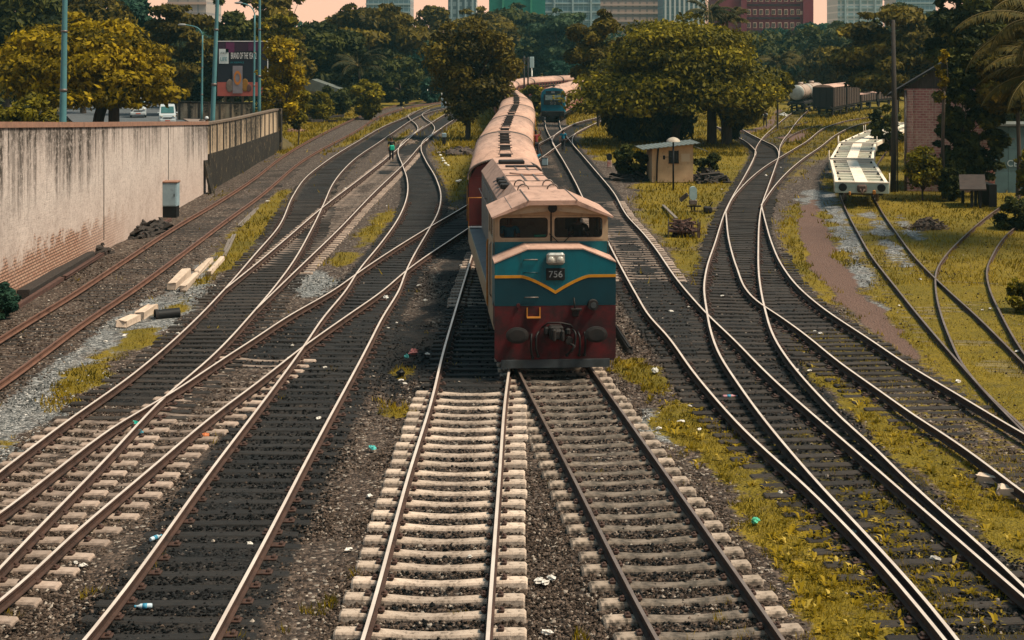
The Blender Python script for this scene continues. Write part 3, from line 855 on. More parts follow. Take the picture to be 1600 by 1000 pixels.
# vents, steps and grab irons on the nose
for z, x, m in ((2.80, -.62, M_STEEL), (2.48, -.62, M_NAVY), (1.86, -.60, M_STEEL)):
    b = MB(); b.tube([(x - .17, -.002, z - .01), (x - .16, -.05, z), (x + .16, -.05, z), (x + .17, -.002, z - .01)], .016, 6); b.build('grab_iron', m, loco)
b = MB(); b.box((-.55, -.06, 1.36), (.34, .12, .03)); b.bar((-.71, -.02, 1.36), (-.71, -.02, 1.60), .03); b.bar((-.39, -.02, 1.36), (-.39, -.02, 1.60), .03); b.build('step', M_AMBER, loco)
b = MB(); b.box((.52, -.08, 1.56), (.26, .16, .03)); b.box((.50, -.05, 1.46), (.16, .1, .18), bev=.02); b.cyl((.48, -.06, 1.57), (.46, -.05, 1.84), .022, 6); b.build('lamp_bracket', M_DARK, loco)
b = MB(); b.tube([(.94, .0, 1.66), (.94, -.14, 1.66)], [.14, .13], 16); mk = b.build('marker_lamp', M_DARK, loco)
b = MB(); b.tube([(.94, -.135, 1.66), (.94, -.15, 1.66)], [.075, .07], 12); b.build('lens', M_GREYEDGE, mk)
b = MB(); b.tube([(-.93, .0, 1.66), (-.93, -.06, 1.66)], [.05, .05], 10); b.build('marker_lamp', M_LRED, loco)
# buffers: wide oval heads
for s in (-1, 1):
    b = MB()
    b.cyl((s * .98, .02, .98), (s * .98, -.34, .98), .12, 14)
    k = 24
    ring = lambda y, f: [(s * .98 + .285 * f * math.cos(2 * math.pi * i / k), y, .98 + .20 * f * math.sin(2 * math.pi * i / k)) for i in range(k)]
    vs = ring(-.34, 1) + ring(-.385, 1) + ring(-.405, .7) + [(s * .98, -.41, .98)]
    fs = [tuple(range(k))]
    for q in range(2):
        fs += [(q * k + i, q * k + (i + 1) % k, (q + 1) * k + (i + 1) % k, (q + 1) * k + i) for i in range(k)]
    fs += [(2 * k + i, 2 * k + (i + 1) % k, 3 * k) for i in range(k)]
    b.add(vs, fs); b.build('buffer', M_DARK, loco)
b = MB(); b.box((0, -.1, 1.0), (.36, .3, .34), bev=.04); b.box((.02, -.32, 1.0), (.20, .34, .26), bev=.05); b.box((-.08, -.47, 1.0), (.10, .14, .30), bev=.03); b.box((.13, -.46, .98), (.09, .12, .28), bev=.03)
b.tube([(-.34, -.02, 1.10), (-.2, -.16, 1.24), (.1, -.2, 1.25), (.36, -.12, 1.18), (.42, -.02, 1.1)], .022, 8); b.box((-.24, -.12, 1.04), (.12, .16, .2), bev=.03); b.box((.30, -.12, 1.02), (.12, .16, .16), bev=.03)
b.build('coupler', M_DARK, loco)
for pts in (((-.42, -.02, 1.0), (-.50, -.14, .92), (-.50, -.14, .56), (-.44, -.1, .40)), ((-.60, -.02, .95), (-.62, -.12, .85), (-.62, -.12, .5), (-.58, -.08, .36)), ((.44, -.02, 1.04), (.50, -.16, .98), (.47, -.16, .66), (.36, -.14, .52), (.28, -.1, .42)), ((.56, -.02, .98), (.60, -.14, .9), (.60, -.14, .60), (.58, -.1, .42)), ((.72, -.02, .98), (.74, -.12, .9), (.74, -.12, .58), (.72, -.08, .42))):
    P = smooth_line(pts, .05, 4); b = MB(); b.tube([tuple(p) for p in P], .027, 7); b.ball(pts[-1], .045, 6, 5); b.build('air_hose', M_BLACK, loco)
b = MB(); b.tube([(.33, -.1, .72), (.46, -.2, .66), (.36, -.18, .52)], .04, 7); b.cyl((.34, -.02, .78), (.34, -.14, .78), .10, 12); b.build('brake_pipe_valve', M_DARK, loco)

# cab
CW = 1.455; CY0, CY1 = 1.15, 3.55
M_CABIN = mat('cab_interior', (.05, .06, .055), None, rough=.8)
WB, WT = 3.17, 3.73         # window band
cab = MB()
def wallbox(b, x0, x1, y0, y1, z0, z1): b.box(((x0 + x1) / 2, (y0 + y1) / 2, (z0 + z1) / 2), (x1 - x0, y1 - y0, z1 - z0))
wallbox(cab, -CW, CW, CY0, CY0 + .07, WT, 3.80)                      # header
wallbox(cab, -CW, -1.36, CY0, CY0 + .07, 3.09, WT); wallbox(cab, 1.36, CW, CY0, CY0 + .07, 3.09, WT); wallbox(cab, -.055, .055, CY0, CY0 + .07, 3.09, WT)
wallbox(cab, -1.36, -.055, CY0, CY0 + .07, 3.09, WB); wallbox(cab, .055, 1.36, CY0, CY0 + .07, 3.09, WB)
# gable under the roof
cab.prism([(-CW, 3.80), (CW, 3.80), (.58, 4.12), (-.58, 4.12)], CY0, CY0 + .07)
for s in (-1, 1):
    x0, x1 = (s * CW - .035, s * CW + .035)
    wallbox(cab, x0, x1, CY0 + .07, CY1, 1.4, 3.12); wallbox(cab, x0, x1, CY0 + .07, CY1, 3.74, 3.80)
    wallbox(cab, x0, x1, CY0 + .07, CY0 + .30, 3.12, 3.74); wallbox(cab, x0, x1, CY0 + 1.35, CY0 + 1.5, 3.12, 3.74); wallbox(cab, x0, x1, CY1 - .25, CY1, 3.12, 3.74)
# rear bulkhead with an opening on the right-hand side where daylight shows through
wallbox(cab, -CW, .62, CY1 - .06, CY1, 1.4, 3.80); wallbox(cab, 1.28, CW, CY1 - .06, CY1, 1.4, 3.80); wallbox(cab, .62, 1.28, CY1 - .06, CY1, 1.4, 3.1)
cabo = cab.build('cab', M_CREAM, loco)
b = MB(); wallbox(b, -CW - .004, CW + .004, CY0 - .012, CY0 + .0, 2.4, 3.088)
for s in (-1, 1): wallbox(b, s * (CW + .04) - .006, s * (CW + .04) + .006, CY0, CY0 + .28, 1.45, 3.06)
b.build('cab_front_panel', M_TEAL, loco)
b = MB(); wallbox(b, -1.38, 1.38, CY0 + .1, CY0 + .55, 2.9, 3.13); wallbox(b, -1.38, 1.38, CY0 + .1, CY1 - .1, 2.1, 2.16); b.build('control_desk', M_CABIN, loco)
b = MB(); wallbox(b, -.42, -.12, CY0 + .14, CY0 + .30, 3.14, 3.24); b.build('green_box', mat('green_box', (.01, .22, .12), None, rough=.6), loco)
b = MB(); wallbox(b, .40, .66, CY0 + .14, CY0 + .24, 3.135, 3.175); b.build('paper_sheet', mat('paper', (.5, .52, .5), None, rough=.8), loco)
def rounded(x0, x1, z0, z1, r, n=6):
    pts = []
    for cx, cz, a0 in ((x1 - r, z0 + r, -90), (x1 - r, z1 - r, 0), (x0 + r, z1 - r, 90), (x0 + r, z0 + r, 180)):
        for i in range(n + 1):
            a = R(a0 + 90 * i / n); pts.append((cx + r * math.cos(a), cz + r * math.sin(a)))
    return pts
M_RUBBER = mat('window_rubber', (.012, .013, .013), None, rough=.6)
for x0, x1 in ((-1.36, -.055), (.055, 1.36)):
    outer = rounded(x0 - .03, x1 + .03, WB - .03, WT + .02, .05); inner = rounded(x0 + .03, x1 - .03, WB + .025, WT - .02, .09)
    b = MB(); k = len(outer)
    vs = [(x, CY0 - .016, z) for x, z in outer] + [(x, CY0 - .016, z) for x, z in inner] + [(x, CY0 + .04, z) for x, z in inner]
    b.add(vs, [(i, (i + 1) % k, k + (i + 1) % k, k + i) for i in range(k)] + [(k + i, k + (i + 1) % k, 2 * k + (i + 1) % k, 2 * k + i) for i in range(k)])
    wf = b.build('windscreen_frame', M_CREAM, loco)
    b = MB()
    in2 = rounded(x0 + .05, x1 - .05, WB + .045, WT - .04, .08)
    vs = [(x, CY0 - .020, z) for x, z in inner] + [(x, CY0 - .020, z) for x, z in in2]
    b.add(vs, [(i, (i + 1) % k, k + (i + 1) % k, k + i) for i in range(k)]); b.build('rubber_seal', M_RUBBER, wf)
    b = MB(); b.add([(x, CY0 + .03, z) for x, z in inner], [tuple(range(k))]); b.build('windscreen', M_GLASS, wf)
for s in (-1, 1):
    b = MB(); wallbox(b, s * CW - .01, s * CW + .01, CY0 + .30, CY1 - .25, 3.12, 3.74); b.build('side_window', M_DGLASS, loco)
b = MB()
b.bar((.20, CY0 - .05, 3.06), (-.05, CY0 - .05, 3.30), .02); b.bar((.30, CY0 - .04, 3.05), (.62, CY0 - .05, 3.36), .02); b.build('windscreen_wiper', M_BLACK, loco)
b = MB(); b.cyl((0, CY0 - .02, 4.0), (0, CY0 - .02, 3.1), .018, 6); b.build('centre_conduit', M_DARK, loco)
# cab roof: flat crown and sloping sides, overhanging like a visor
rp = [(-1.56, 3.78), (-1.54, 3.74), (-.60, 4.08), (.60, 4.08), (1.54, 3.74), (1.56, 3.78), (.62, 4.20), (-.62, 4.20)]
b = MB(); b.prism(rp, .66, CY1 + .05); cr = b.build('cab_roof', M_ROOF, loco)
b = MB(); b.prism([(-1.46, 3.79), (0, 3.92), (1.46, 3.79), (.59, 4.075), (-.59, 4.075)], .80, .86); b.build('visor_fascia', M_CREAM, loco)
b = MB(); b.tube([(0, .80, 4.0), (0, .72, 4.0)], [.10, .12], 14); b.ball((0, .76, 4.0), (.085, .03, .085), 10, 6); b.build('horn', M_BLACK, loco)
b = MB()
for s in (-1, 1): b.bar((s * .62, .64, 4.203), (s * .62, CY1 + .05, 4.203), .025)
b.bar((-1.05, .66, 4.0), (-1.05, CY1, 4.0), .02); b.build('roof_seam', M_STEEL, cr)

# long hood
HWD = 1.02; HY0, HY1 = CY1 + .05, 17.2
hp = [(-HWD, 1.4), (HWD, 1.4), (HWD, 3.55), (.62, 4.0), (-.62, 4.0), (-HWD, 3.55)]
b = MB(); b.prism(hp, HY0, HY1); b.build('long_hood', M_GREY, loco)
b = MB()
def roofstrip(b, y0, y1, dz):
    for (x0, z0, x1, z1) in ((-HWD - .02, 3.54, -.62, 4.0), (-.62, 4.0, .62, 4.0), (.62, 4.0, HWD + .02, 3.54)):
        b.add([(x0, y0, z0), (x1, y0, z1), (x1, y1, z1), (x0, y1, z0), (x0, y0, z0 + dz), (x1, y0, z1 + dz), (x1, y1, z1 + dz), (x0, y1, z0 + dz)], [(0, 1, 2, 3), (4, 7, 6, 5), (0, 4, 5, 1), (1, 5, 6, 2), (2, 6, 7, 3), (3, 7, 4, 0)])
for k in range(6):
    y0 = HY0 + k * (HY1 - HY0) / 6; roofstrip(b, y0 + .012, y0 + (HY1 - HY0) / 6 - .012, .035 + .006 * (k % 2))
hr = b.build('hood_roof', M_ROOF, loco)
for y in (5.0, 6.4):
    for s in (-1, 1):
        b = MB(); b.tube([(s * .42 + .16 * math.cos(a), y, 4.04 + .17 * math.sin(a)) for a in [math.pi * i / 8 for i in range(9)]], .022, 6); b.build('lifting_eye', M_STEEL, hr)
for x, y in ((-.80, 7.4), (-.80, 8.4), (-.80, 9.4)):
    b = MB()
    b.add([(x - .24, y - .12, 3.86), (x + .12, y - .12, 4.04), (x + .12, y + .18, 4.05), (x - .24, y + .18, 3.87), (x - .22, y - .1, 3.83), (x + .14, y - .1, 3.99)], [(0, 1, 2, 3)])
    b.box((x + .02, y, 3.93), (.30, .34, .16), bev=.03); b.build('roof_scoop', M_BLACK, hr)
b = MB(); b.box((-.1, 14.6, 4.10), (.9, .5, .14), bev=.03); b.build('exhaust_stack', M_BLACK, hr)
b = MB(); b.box((.15, 13.2, 4.06), (1.1, .34, .06), bev=.02); b.build('roof_hatch', M_BLACK, hr)
b = MB(); b.tube([(.1, 10.6, 4.035), (.1, 10.6, 4.09)], [.55, .52], 24); b.build('radiator_fan', M_ROOF, hr)
b = MB()
for y in (6.1, 7.8, 9.7, 11.9): b.bar((-.62, y, 4.045), (.62, y, 4.045), .05, .03)
b.bar((-.1, 7.8, 4.05), (-.1, 12.9, 4.05), .05, .03); b.bar((.28, 7.8, 4.05), (.28, 12.9, 4.05), .05, .03); b.build('roof_rib', M_STEEL, hr)
M_HDOOR = mat('hood_door_grey', (.165, .18, .175), (.10, .105, .10), 2.2, .6, 0, .1, 14, c3=(.05, .04, .035), s3=1.1)
for s in (-1, 1):
    y = HY0 + .35
    while y < HY1 - .8:
        b = MB(); b.box((s * (HWD + .012), y + .38, 2.45), (.03, .74, 1.75), bev=.01); b.build('hood_door', M_HDOOR, loco); y += .86
# walkways, handrails
b = MB()
for s in (-1, 1): wallbox(b, s * 1.24 - .22, s * 1.24 + .22, HY0 - .02, HY1 + .3, 1.392, 1.43)
wallbox(b, -1.46, 1.46, HY1 + .0, HY1 + .8, 1.392, 1.43); b.build('walkway', M_WALK, loco)
b = MB()
for s in (-1, 1): wallbox(b, s * 1.475 - .014, s * 1.475 + .014, 1.0, HY1 + .8, .86, 1.43)
b.build('frame_skirt', M_CREAM, loco)
for s in (-1, 1):
    b = MB(); b.cyl((s * (HWD + .11), HY0 + .3, 2.95), (s * (HWD + .11), HY1 - .3, 2.95), .02, 6)
    for y in (HY0 + .4, 7.2, 10.2, 13.2, HY1 - .4): b.cyl((s * (HWD), y, 2.95), (s * (HWD + .12), y, 2.95), .016, 5)
    b.build('handrail', M_STEEL, loco)
    b = MB(); b.tube([(s * 1.49, CY1 + .10, 1.0), (s * 1.52, CY1 + .10, 1.1), (s * 1.52, CY1 + .10, 2.75), (s * 1.49, CY1 + .10, 2.85)], .026, 7); b.build('handrail', M_AMBER, loco)
    b = MB(); b.tube([(s * 1.47, CY0 + .9, 1.5), (s * 1.53, CY0 + .9, 1.6), (s * 1.53, CY0 + .9, 2.9), (s * 1.47, CY0 + .9, 3.0)], .02, 6); b.build('handrail', M_STEEL, loco)
    b = MB(); b.tube([(s * 1.48, HY1 + .75, 1.4), (s * 1.48, HY1 + .75, 2.5), (s * .6, HY1 + .78, 2.5)], .025, 6); b.build('handrail', M_AMBER, loco)
    b = MB()
    for i in range(4): b.box((s * 1.44, CY1 + .35, .35 + i * .26), (.12, .42, .03))
    b.box((s * 1.49, CY1 + .13, .8), (.02, .03, .95)); b.box((s * 1.49, CY1 + .57, .8), (.02, .03, .95)); b.build('side_steps', M_DARK, loco)
    b = MB(); b.box((s * 1.22, CY1 + .9, 1.62), (.22, .5, .38), bev=.02); b.build('sand_box', M_DARK, loco)
def wheelset(b, y, r=.5, half=.84, w=.13):
    for s in (-1, 1):
        b.tube([(s * half - w / 2, y, r), (s * half + w / 2, y, r)], [r, r], 20); b.tube([(s * (half - .09), y, r), (s * (half - .06), y, r)], [r + .03, r + .03], 20)
    b.cyl((-half, y, r), (half, y, r), .08, 8)
def bogie(parent, y, axles, r=.48, half_w=1.12, frame_mat=None, L=None, name='bogie'):
    b = MB(); L = L or (axles[-1] - axles[0] + .9); ym = (axles[0] + axles[-1]) / 2
    for s in (-1, 1):
        b.box((s * half_w, y + ym, .62), (.12, L, .24), bev=.03)
        for a in axles: b.box((s * (half_w + .02), y + a, .50), (.24, .30, .34), bev=.04)
        for a in axles[:-1]: b.tube([(s * (half_w + .04), y + a + .55, .40), (s * (half_w + .04), y + a + .55, .72)], .11, 10)
    b.box((0, y + ym, .66), (2 * half_w, .5, .22))
    bo = b.build(name, frame_mat or M_DARK, parent)
    for a in axles:
        b = MB(); wheelset(b, y + a, r); b.build('wheelset', M_STEEL, bo)
    return bo
bogie(loco, 1.9, (0, 1.85, 3.6)); bogie(loco, 12.2, (0, 1.85, 3.6))
b = MB(); b.tube([(0, 7.4, .62), (0, 11.2, .62)], [.62, .62], 16); b.box((0, 9.3, .85), (2.4, 3.4, .5), bev=.1); b.build('fuel_tank', M_DARK, loco)
# ------------------------------------------------------------------ passenger coaches on the curving line
PATH_T = smooth_line([(-.05, 50), (-.32, 58), (-.42, 68), (-.40, 78), (-.02, 96.5), (.35, 112), (.50, 128), (.05, 146), (-.75, 166), (-1.25, 186), (-.85, 205), (1.6, 225), (6.4, 243), (13.5, 258), (23, 271), (35, 282), (49, 291)], .5, 40)
PD = np.r_[0, np.cumsum(np.linalg.norm(np.diff(PATH_T, axis=0), axis=1))]
def on_path(s):
    return np.interp(s, PD, PATH_T[:, 0]), np.interp(s, PD, PATH_T[:, 1])
root = thing('railway_track', 'track hidden beneath the long line of pink roofed coaches', 'railway track', (0, 60, 0))
T_ = np.gradient(PATH_T, axis=0); T_ /= np.linalg.norm(T_, axis=1)[:, None]; N_ = np.stack([T_[:, 1], -T_[:, 0]], 1)
sel = PD > 22
for s in (-1, 1):
    V, F, MI = rail_mesh((PATH_T + N_ * .872 * s)[sel], .0, None)
    me = bpy.data.meshes.new('rail'); me.from_pydata((V - np.array([0, 60, 0])).tolist(), [], F)
    for m in RAILM['pale']: me.materials.append(m)
    me.polygons.foreach_set('material_index', MI); link('rail', me, root)
M_COACH = mat('coach_red_brown', (.12, .020, .018), (.075, .018, .015), 1.5, .55, 0, .08, 10, c3=(.03, .014, .012), s3=1.3, lo3=.55, hi3=.75)
M_CROOF = mat('coach_roof_dusty', (.50, .315, .235), (.41, .25, .185), .8, .8, 0, .12, 10, c3=(.20, .13, .10), s3=1.6, lo3=.52, hi3=.74, sc=(2.2, .35, 1))
def ribbed(m, sy, w, k):
    nt = m.node_tree; b = nt.nodes['Principled BSDF']; src = b.inputs['Base Color'].links[0].from_socket
    v = scaled_vec(nt, 'Object', (1, 1, 1)); sx = nt.nodes.new('ShaderNodeSeparateXYZ'); nt.links.new(v, sx.inputs[0])
    f = math_n(nt, 'LESS_THAN', math_n(nt, 'FRACT', math_n(nt, 'DIVIDE', sx.outputs['Y'], sy)), w)
    soot = math_n(nt, 'MULTIPLY', ramp(nt, noise(nt, scaled_vec(nt, 'Object', (1.3, .16, 1)), 1.0, 6, .7), .48, .72), .6)
    c = mix(nt, soot, src, (.15, .10, .08))
    nt.links.new(mix(nt, math_n(nt, 'MULTIPLY', f, k), c, (.16, .11, .09)), b.inputs['Base Color'])
ribbed(M_CROOF, 1.22, .05, .55)
M_CROOF2 = mat('coach_roof_edge', (.06, .055, .05), (.12, .09, .075), 3, .7)
def coach_mesh_parts(root, L=18.3, body=M_COACH):
    W = 1.46
    b = MB(); b.box((0, L / 2, 1.98), (2 * W, L, 1.72)); b.prism([(-W, 2.84), (W, 2.84), (W * .96, 3.02), (-W * .96, 3.02)], 0, L)
    b.prism([(-W * .96, 3.02), (W * .96, 3.02), (W * .8, 3.42), (W * .45, 3.64), (0, 3.71), (-W * .45, 3.64), (-W * .8, 3.42)], .02, L - .02)
    bo = b.build('body', body, root)
    arc = []
    for i in range(17):
        a = math.pi * i / 16
        arc.append(((W + .05) * math.cos(a), 2.98 + .80 * math.sin(a) ** .82))
    def arch(b, y0, y1, f0, f1):
        n = len(arc)
        P0 = [(x * f0, z + (f0 - 1) * 1.1) for x, z in arc]; P1 = [(x * f1, z + (f1 - 1) * 1.1) for x, z in arc]
        vs = [(x, y0, z) for x, z in P0] + [(x, y1, z) for x, z in P0] + [(x * .975, y1, z - .05) for x, z in P1] + [(x * .975, y0, z - .05) for x, z in P1]
        fs = []
        for i in range(n - 1):
            for q in range(4):
                a, c = q * n, ((q + 1) % 4) * n
                fs.append((a + i, a + i + 1, c + i + 1, c + i))
        sm = b.smooth; b.smooth = True; b.add(vs, fs); b.smooth = sm
    b = MB(); arch(b, -.06, L + .06, 1.0, 1.0); ro = b.build('roof', M_CROOF, root)
    b = MB(); arch(b, -.13, .10, 1.012, 1.012); b.build('roof_end_band', M_CROOF2, ro)
    b = MB(); arch(b, L - .10, L + .13, 1.012, 1.012); b.build('roof_end_band', M_CROOF2, ro)
    for y in (.9, 4.6, 6.3, 9.0, 11.2, 13.2, 15.6):
        b = MB(); b.box((0, y, 3.82), (.46, .34, .12), bev=.025); b.box((0, y, 3.885), (.6, .2, .03)); b.build('roof_vent', M_DARK, ro)
    b = MB(); b.tube([(-.25, 3.0, 3.79), (-.2, 3.0, 3.9), (.2, 3.0, 3.9), (.25, 3.0, 3.79)], .02, 5); b.build('roof_hook', M_STEEL, ro)
    for s in (-1, 1):
        for i in range(9):
            y = 1.9 + i * (L - 3.8) / 8
            b = MB(); b.box((s * W, y, 2.42), (.05, 1.15, .74), bev=.015); wi = b.build('window', M_DGLASS, root)
            b = MB(); b.box((s * (W + .03), y, 2.42), (.02, 1.2, .05)); b.build('window_bar', M_CREAM, wi)
        for y in (.55, L - .55):
            b = MB(); b.box((s * W, y, 1.95), (.06, .72, 1.66), bev=.02); b.build('doorway', M_BLACK, root)
            b = MB(); b.cyl((s * (W + .06), y - .42, 1.3), (s * (W + .06), y - .42, 2.7), .02, 5); b.build('door_handrail', M_AMBER, root)
    b = MB(); b.box((0, -.15, 2.0), (1.0, .34, 2.1), bev=.04); b.box((0, L + .15, 2.0), (1.0, .34, 2.1), bev=.04); b.build('gangway', M_BLACK, root)
    b = MB(); b.box((0, L / 2, 1.0), (2.7, L, .28)); b.box((0, L / 2, .75), (2.2, 4.0, .5), bev=.05)
    for s in (-1, 1):
        for y in (-.3, L + .3): b.cyl((s * .9, max(0, min(L, y)), .98), (s * .9, y, .98), .14, 10)
    b.build('underframe', M_DARK, root)
    bogie(root, 1.9, (0, 2.3), half_w=1.05); bogie(root, L - 4.2, (0, 2.3), half_w=1.05)
ORD = ['first', 'second', 'third', 'fourth', 'fifth', 'sixth', 'seventh', 'eighth', 'ninth', 'tenth', 'eleventh']
LCO = 18.3; s0 = 6.05; coach0 = None
for k in range(11):
    sa, sb = s0 + k * (LCO + .75), s0 + k * (LCO + .75) + LCO
    xa, ya = on_path(sa); xb, yb = on_path(sb)
    rz = math.atan2(-(xb - xa), yb - ya)
    lab = 'red brown coach with dusty pink arched roof, ' + ('directly behind the locomotive' if k == 0 else ORD[k] + ' coach back from the locomotive')
    if coach0 is None:
        coach0 = thing('passenger_coach', lab, 'train coach', (xa, ya, RAIL_Z), rz, 'coaches behind the locomotive')
        coach_mesh_parts(coach0)
    else:
        dup(coach0, (xa, ya, RAIL_Z), rz, lab)

# ------------------------------------------------------------------ parked teal railcar set
M_DTEAL = mat('railcar_teal', (.003, .13, .19), (.004, .085, .125), 1.2, .4, 0, .04, 10, c3=(.01, .04, .05), s3=1.4, lo3=.56, hi3=.75)
M_DDARK = mat('railcar_dark_mask', (.012, .020, .024), (.02, .028, .03), 3, .45)
M_DSIDE = mat('railcar_cream', (.50, .36, .25), (.42, .29, .20), 2, .55, c3=(.22, .15, .11), s3=1.2, lo3=.6, hi3=.8)
M_DSIDE2 = mat('railcar_pink_band', (.42, .20, .15), (.34, .15, .11), 2, .6)
M_REFL = mat('windscreen_painted_reflection', (.26, .34, .33), (.13, .19, .19), 4, .15)  # pale mottled tone paints the reflection into the pane colour
DX, DY, DRZ = 4.75, 164.5, -R(6.2)
dm = thing('railcar', 'parked teal fronted railcar with S12 on its face, beside the line of coaches', 'railcar', (DX, DY, RAIL_Z), DRZ, None)
def railcar_body(root, L, front):
    W = 1.45
    pr = [(-W, .5), (W, .5), (W, 2.9), (W * .92, 3.3), (W * .7, 3.62), (0, 3.80), (-W * .7, 3.62), (-W * .92, 3.3), (-W, 2.9)]
    b = MB(); b.prism([(x, max(z, 1.0)) if z < 1 else (x, z) for x, z in pr], .12 if front else 0, L); b.build('body', M_DSIDE, root)
    b = MB(); 
    for s in (-1, 1): b.box((s * (W + .004), L / 2, 1.38), (.03, L - .3, .62))
    b.build('lower_band', M_DSIDE2, root)
    b = MB(); b.prism([(-W * .99, 2.95), (W * .99, 2.95), (W * .94, 3.32), (W * .71, 3.66), (0, 3.85), (-W * .71, 3.66), (-W * .94, 3.32)], .08, L); b.build('roof', M_CROOF, root)
    for s in (-1, 1):
        for i in range(8):
            b = MB(); b.box((s * W, 2.2 + i * (L - 4) / 7, 2.35), (.05, 1.5, .78), bev=.02); b.build('window', M_DGLASS, root)
        for i in range(9):
            b = MB(); b.box((s * (W + .012), 1.1 + i * (L - 4) / 7, 2.0), (.04, .16, 1.8)); b.build('pillar', M_COACH, root)
    b = MB(); b.box((0, L / 2, .8), (2.6, L - .4, .4)); b.build('underframe', M_DARK, root)
    bogie(root, 2, (0, 2.3), half_w=1.05); bogie(root, L - 4.4, (0, 2.3), half_w=1.05)
railcar_body(dm, 19.5, True)
b = MB()
W = 1.45
fr = [(-W, .95), (W, .95), (W, 2.8), (W * .94, 3.25), (W * .72, 3.60), (0, 3.78), (-W * .72, 3.60), (-W * .94, 3.25), (-W, 2.8)]
fr2 = [(x * .93, z) for x, z in fr]; kf = len(fr)
b.add([(x, .12, z) for x, z in fr] + [(x, -.12 + .12 * max(0, z - 2) / 1.8, z) for x, z in fr2], [tuple(range(kf, 2 * kf))] + [(i, (i + 1) % kf, kf + (i + 1) % kf, kf + i) for i in range(kf)])
fo = b.build('front_panel', M_DTEAL, dm)
b = MB(); b.box((0, -.15, 2.42), (2.15, .07, 1.22), bev=.03); mk = b.build('window_surround', M_DDARK, dm)
for s in (-1, 1):
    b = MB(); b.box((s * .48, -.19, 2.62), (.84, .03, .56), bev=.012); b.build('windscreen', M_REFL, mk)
b = MB(); b.box((0, -.14, 3.25), (1.7, .06, .34), bev=.02); b.build('destination_panel', M_DDARK, dm)
b = MB(); b.box((0, -.175, 3.25), (.42, .03, .2)); b.build('roof_headlight', M_WHITE, dm)
me = text_mesh('class_plate', 'S12', .46, M_WHITE, .006); d = link('class_plate', me, dm, (0, -.195, 1.98)); d.rotation_euler = (R(90), 0, 0)
b = MB(); b.box((0, -.06, .78), (2.7, .32, .62), bev=.04); b.build('skirt', M_DARK, dm)
for s in (-1, 1):
    b = MB(); b.cyl((s * .95, -.2, .9), (s * .95, -.5, .9), .18, 12); b.build('buffer', M_DARK, dm)
b = MB(); b.cyl((0, .9, 3.8), (0, .9, 4.12), .14, 8); b.tube([(-.75, .9, 3.75), (-.7, .9, 4.0), (.7, .9, 4.0), (.75, .9, 3.75)], .03, 6); b.build('horn', M_DARK, dm)
for k in range(1, 4):
    u = 19.9 * k
    t_ = thing('railcar_trailer', ('cream and pink railcar trailer coupled behind the teal front', 'second trailer of the parked railcar, mostly behind the big tree', 'third trailer of the parked railcar, glimpsed beyond the big tree')[k - 1], 'train coach', (DX - math.sin(DRZ) * u, DY + math.cos(DRZ) * u, RAIL_Z), DRZ - R(1.0) * k, 'trailers of the parked railcar')
    if k == 1: railcar_body(t_, 19.3, False); tr1 = t_
    else:
        for ch in list(tr1.children):
            c = ch.copy(); COL.objects.link(c); c.parent = t_
            for g in ch.children:
                c2 = g.copy(); COL.objects.link(c2); c2.parent = c

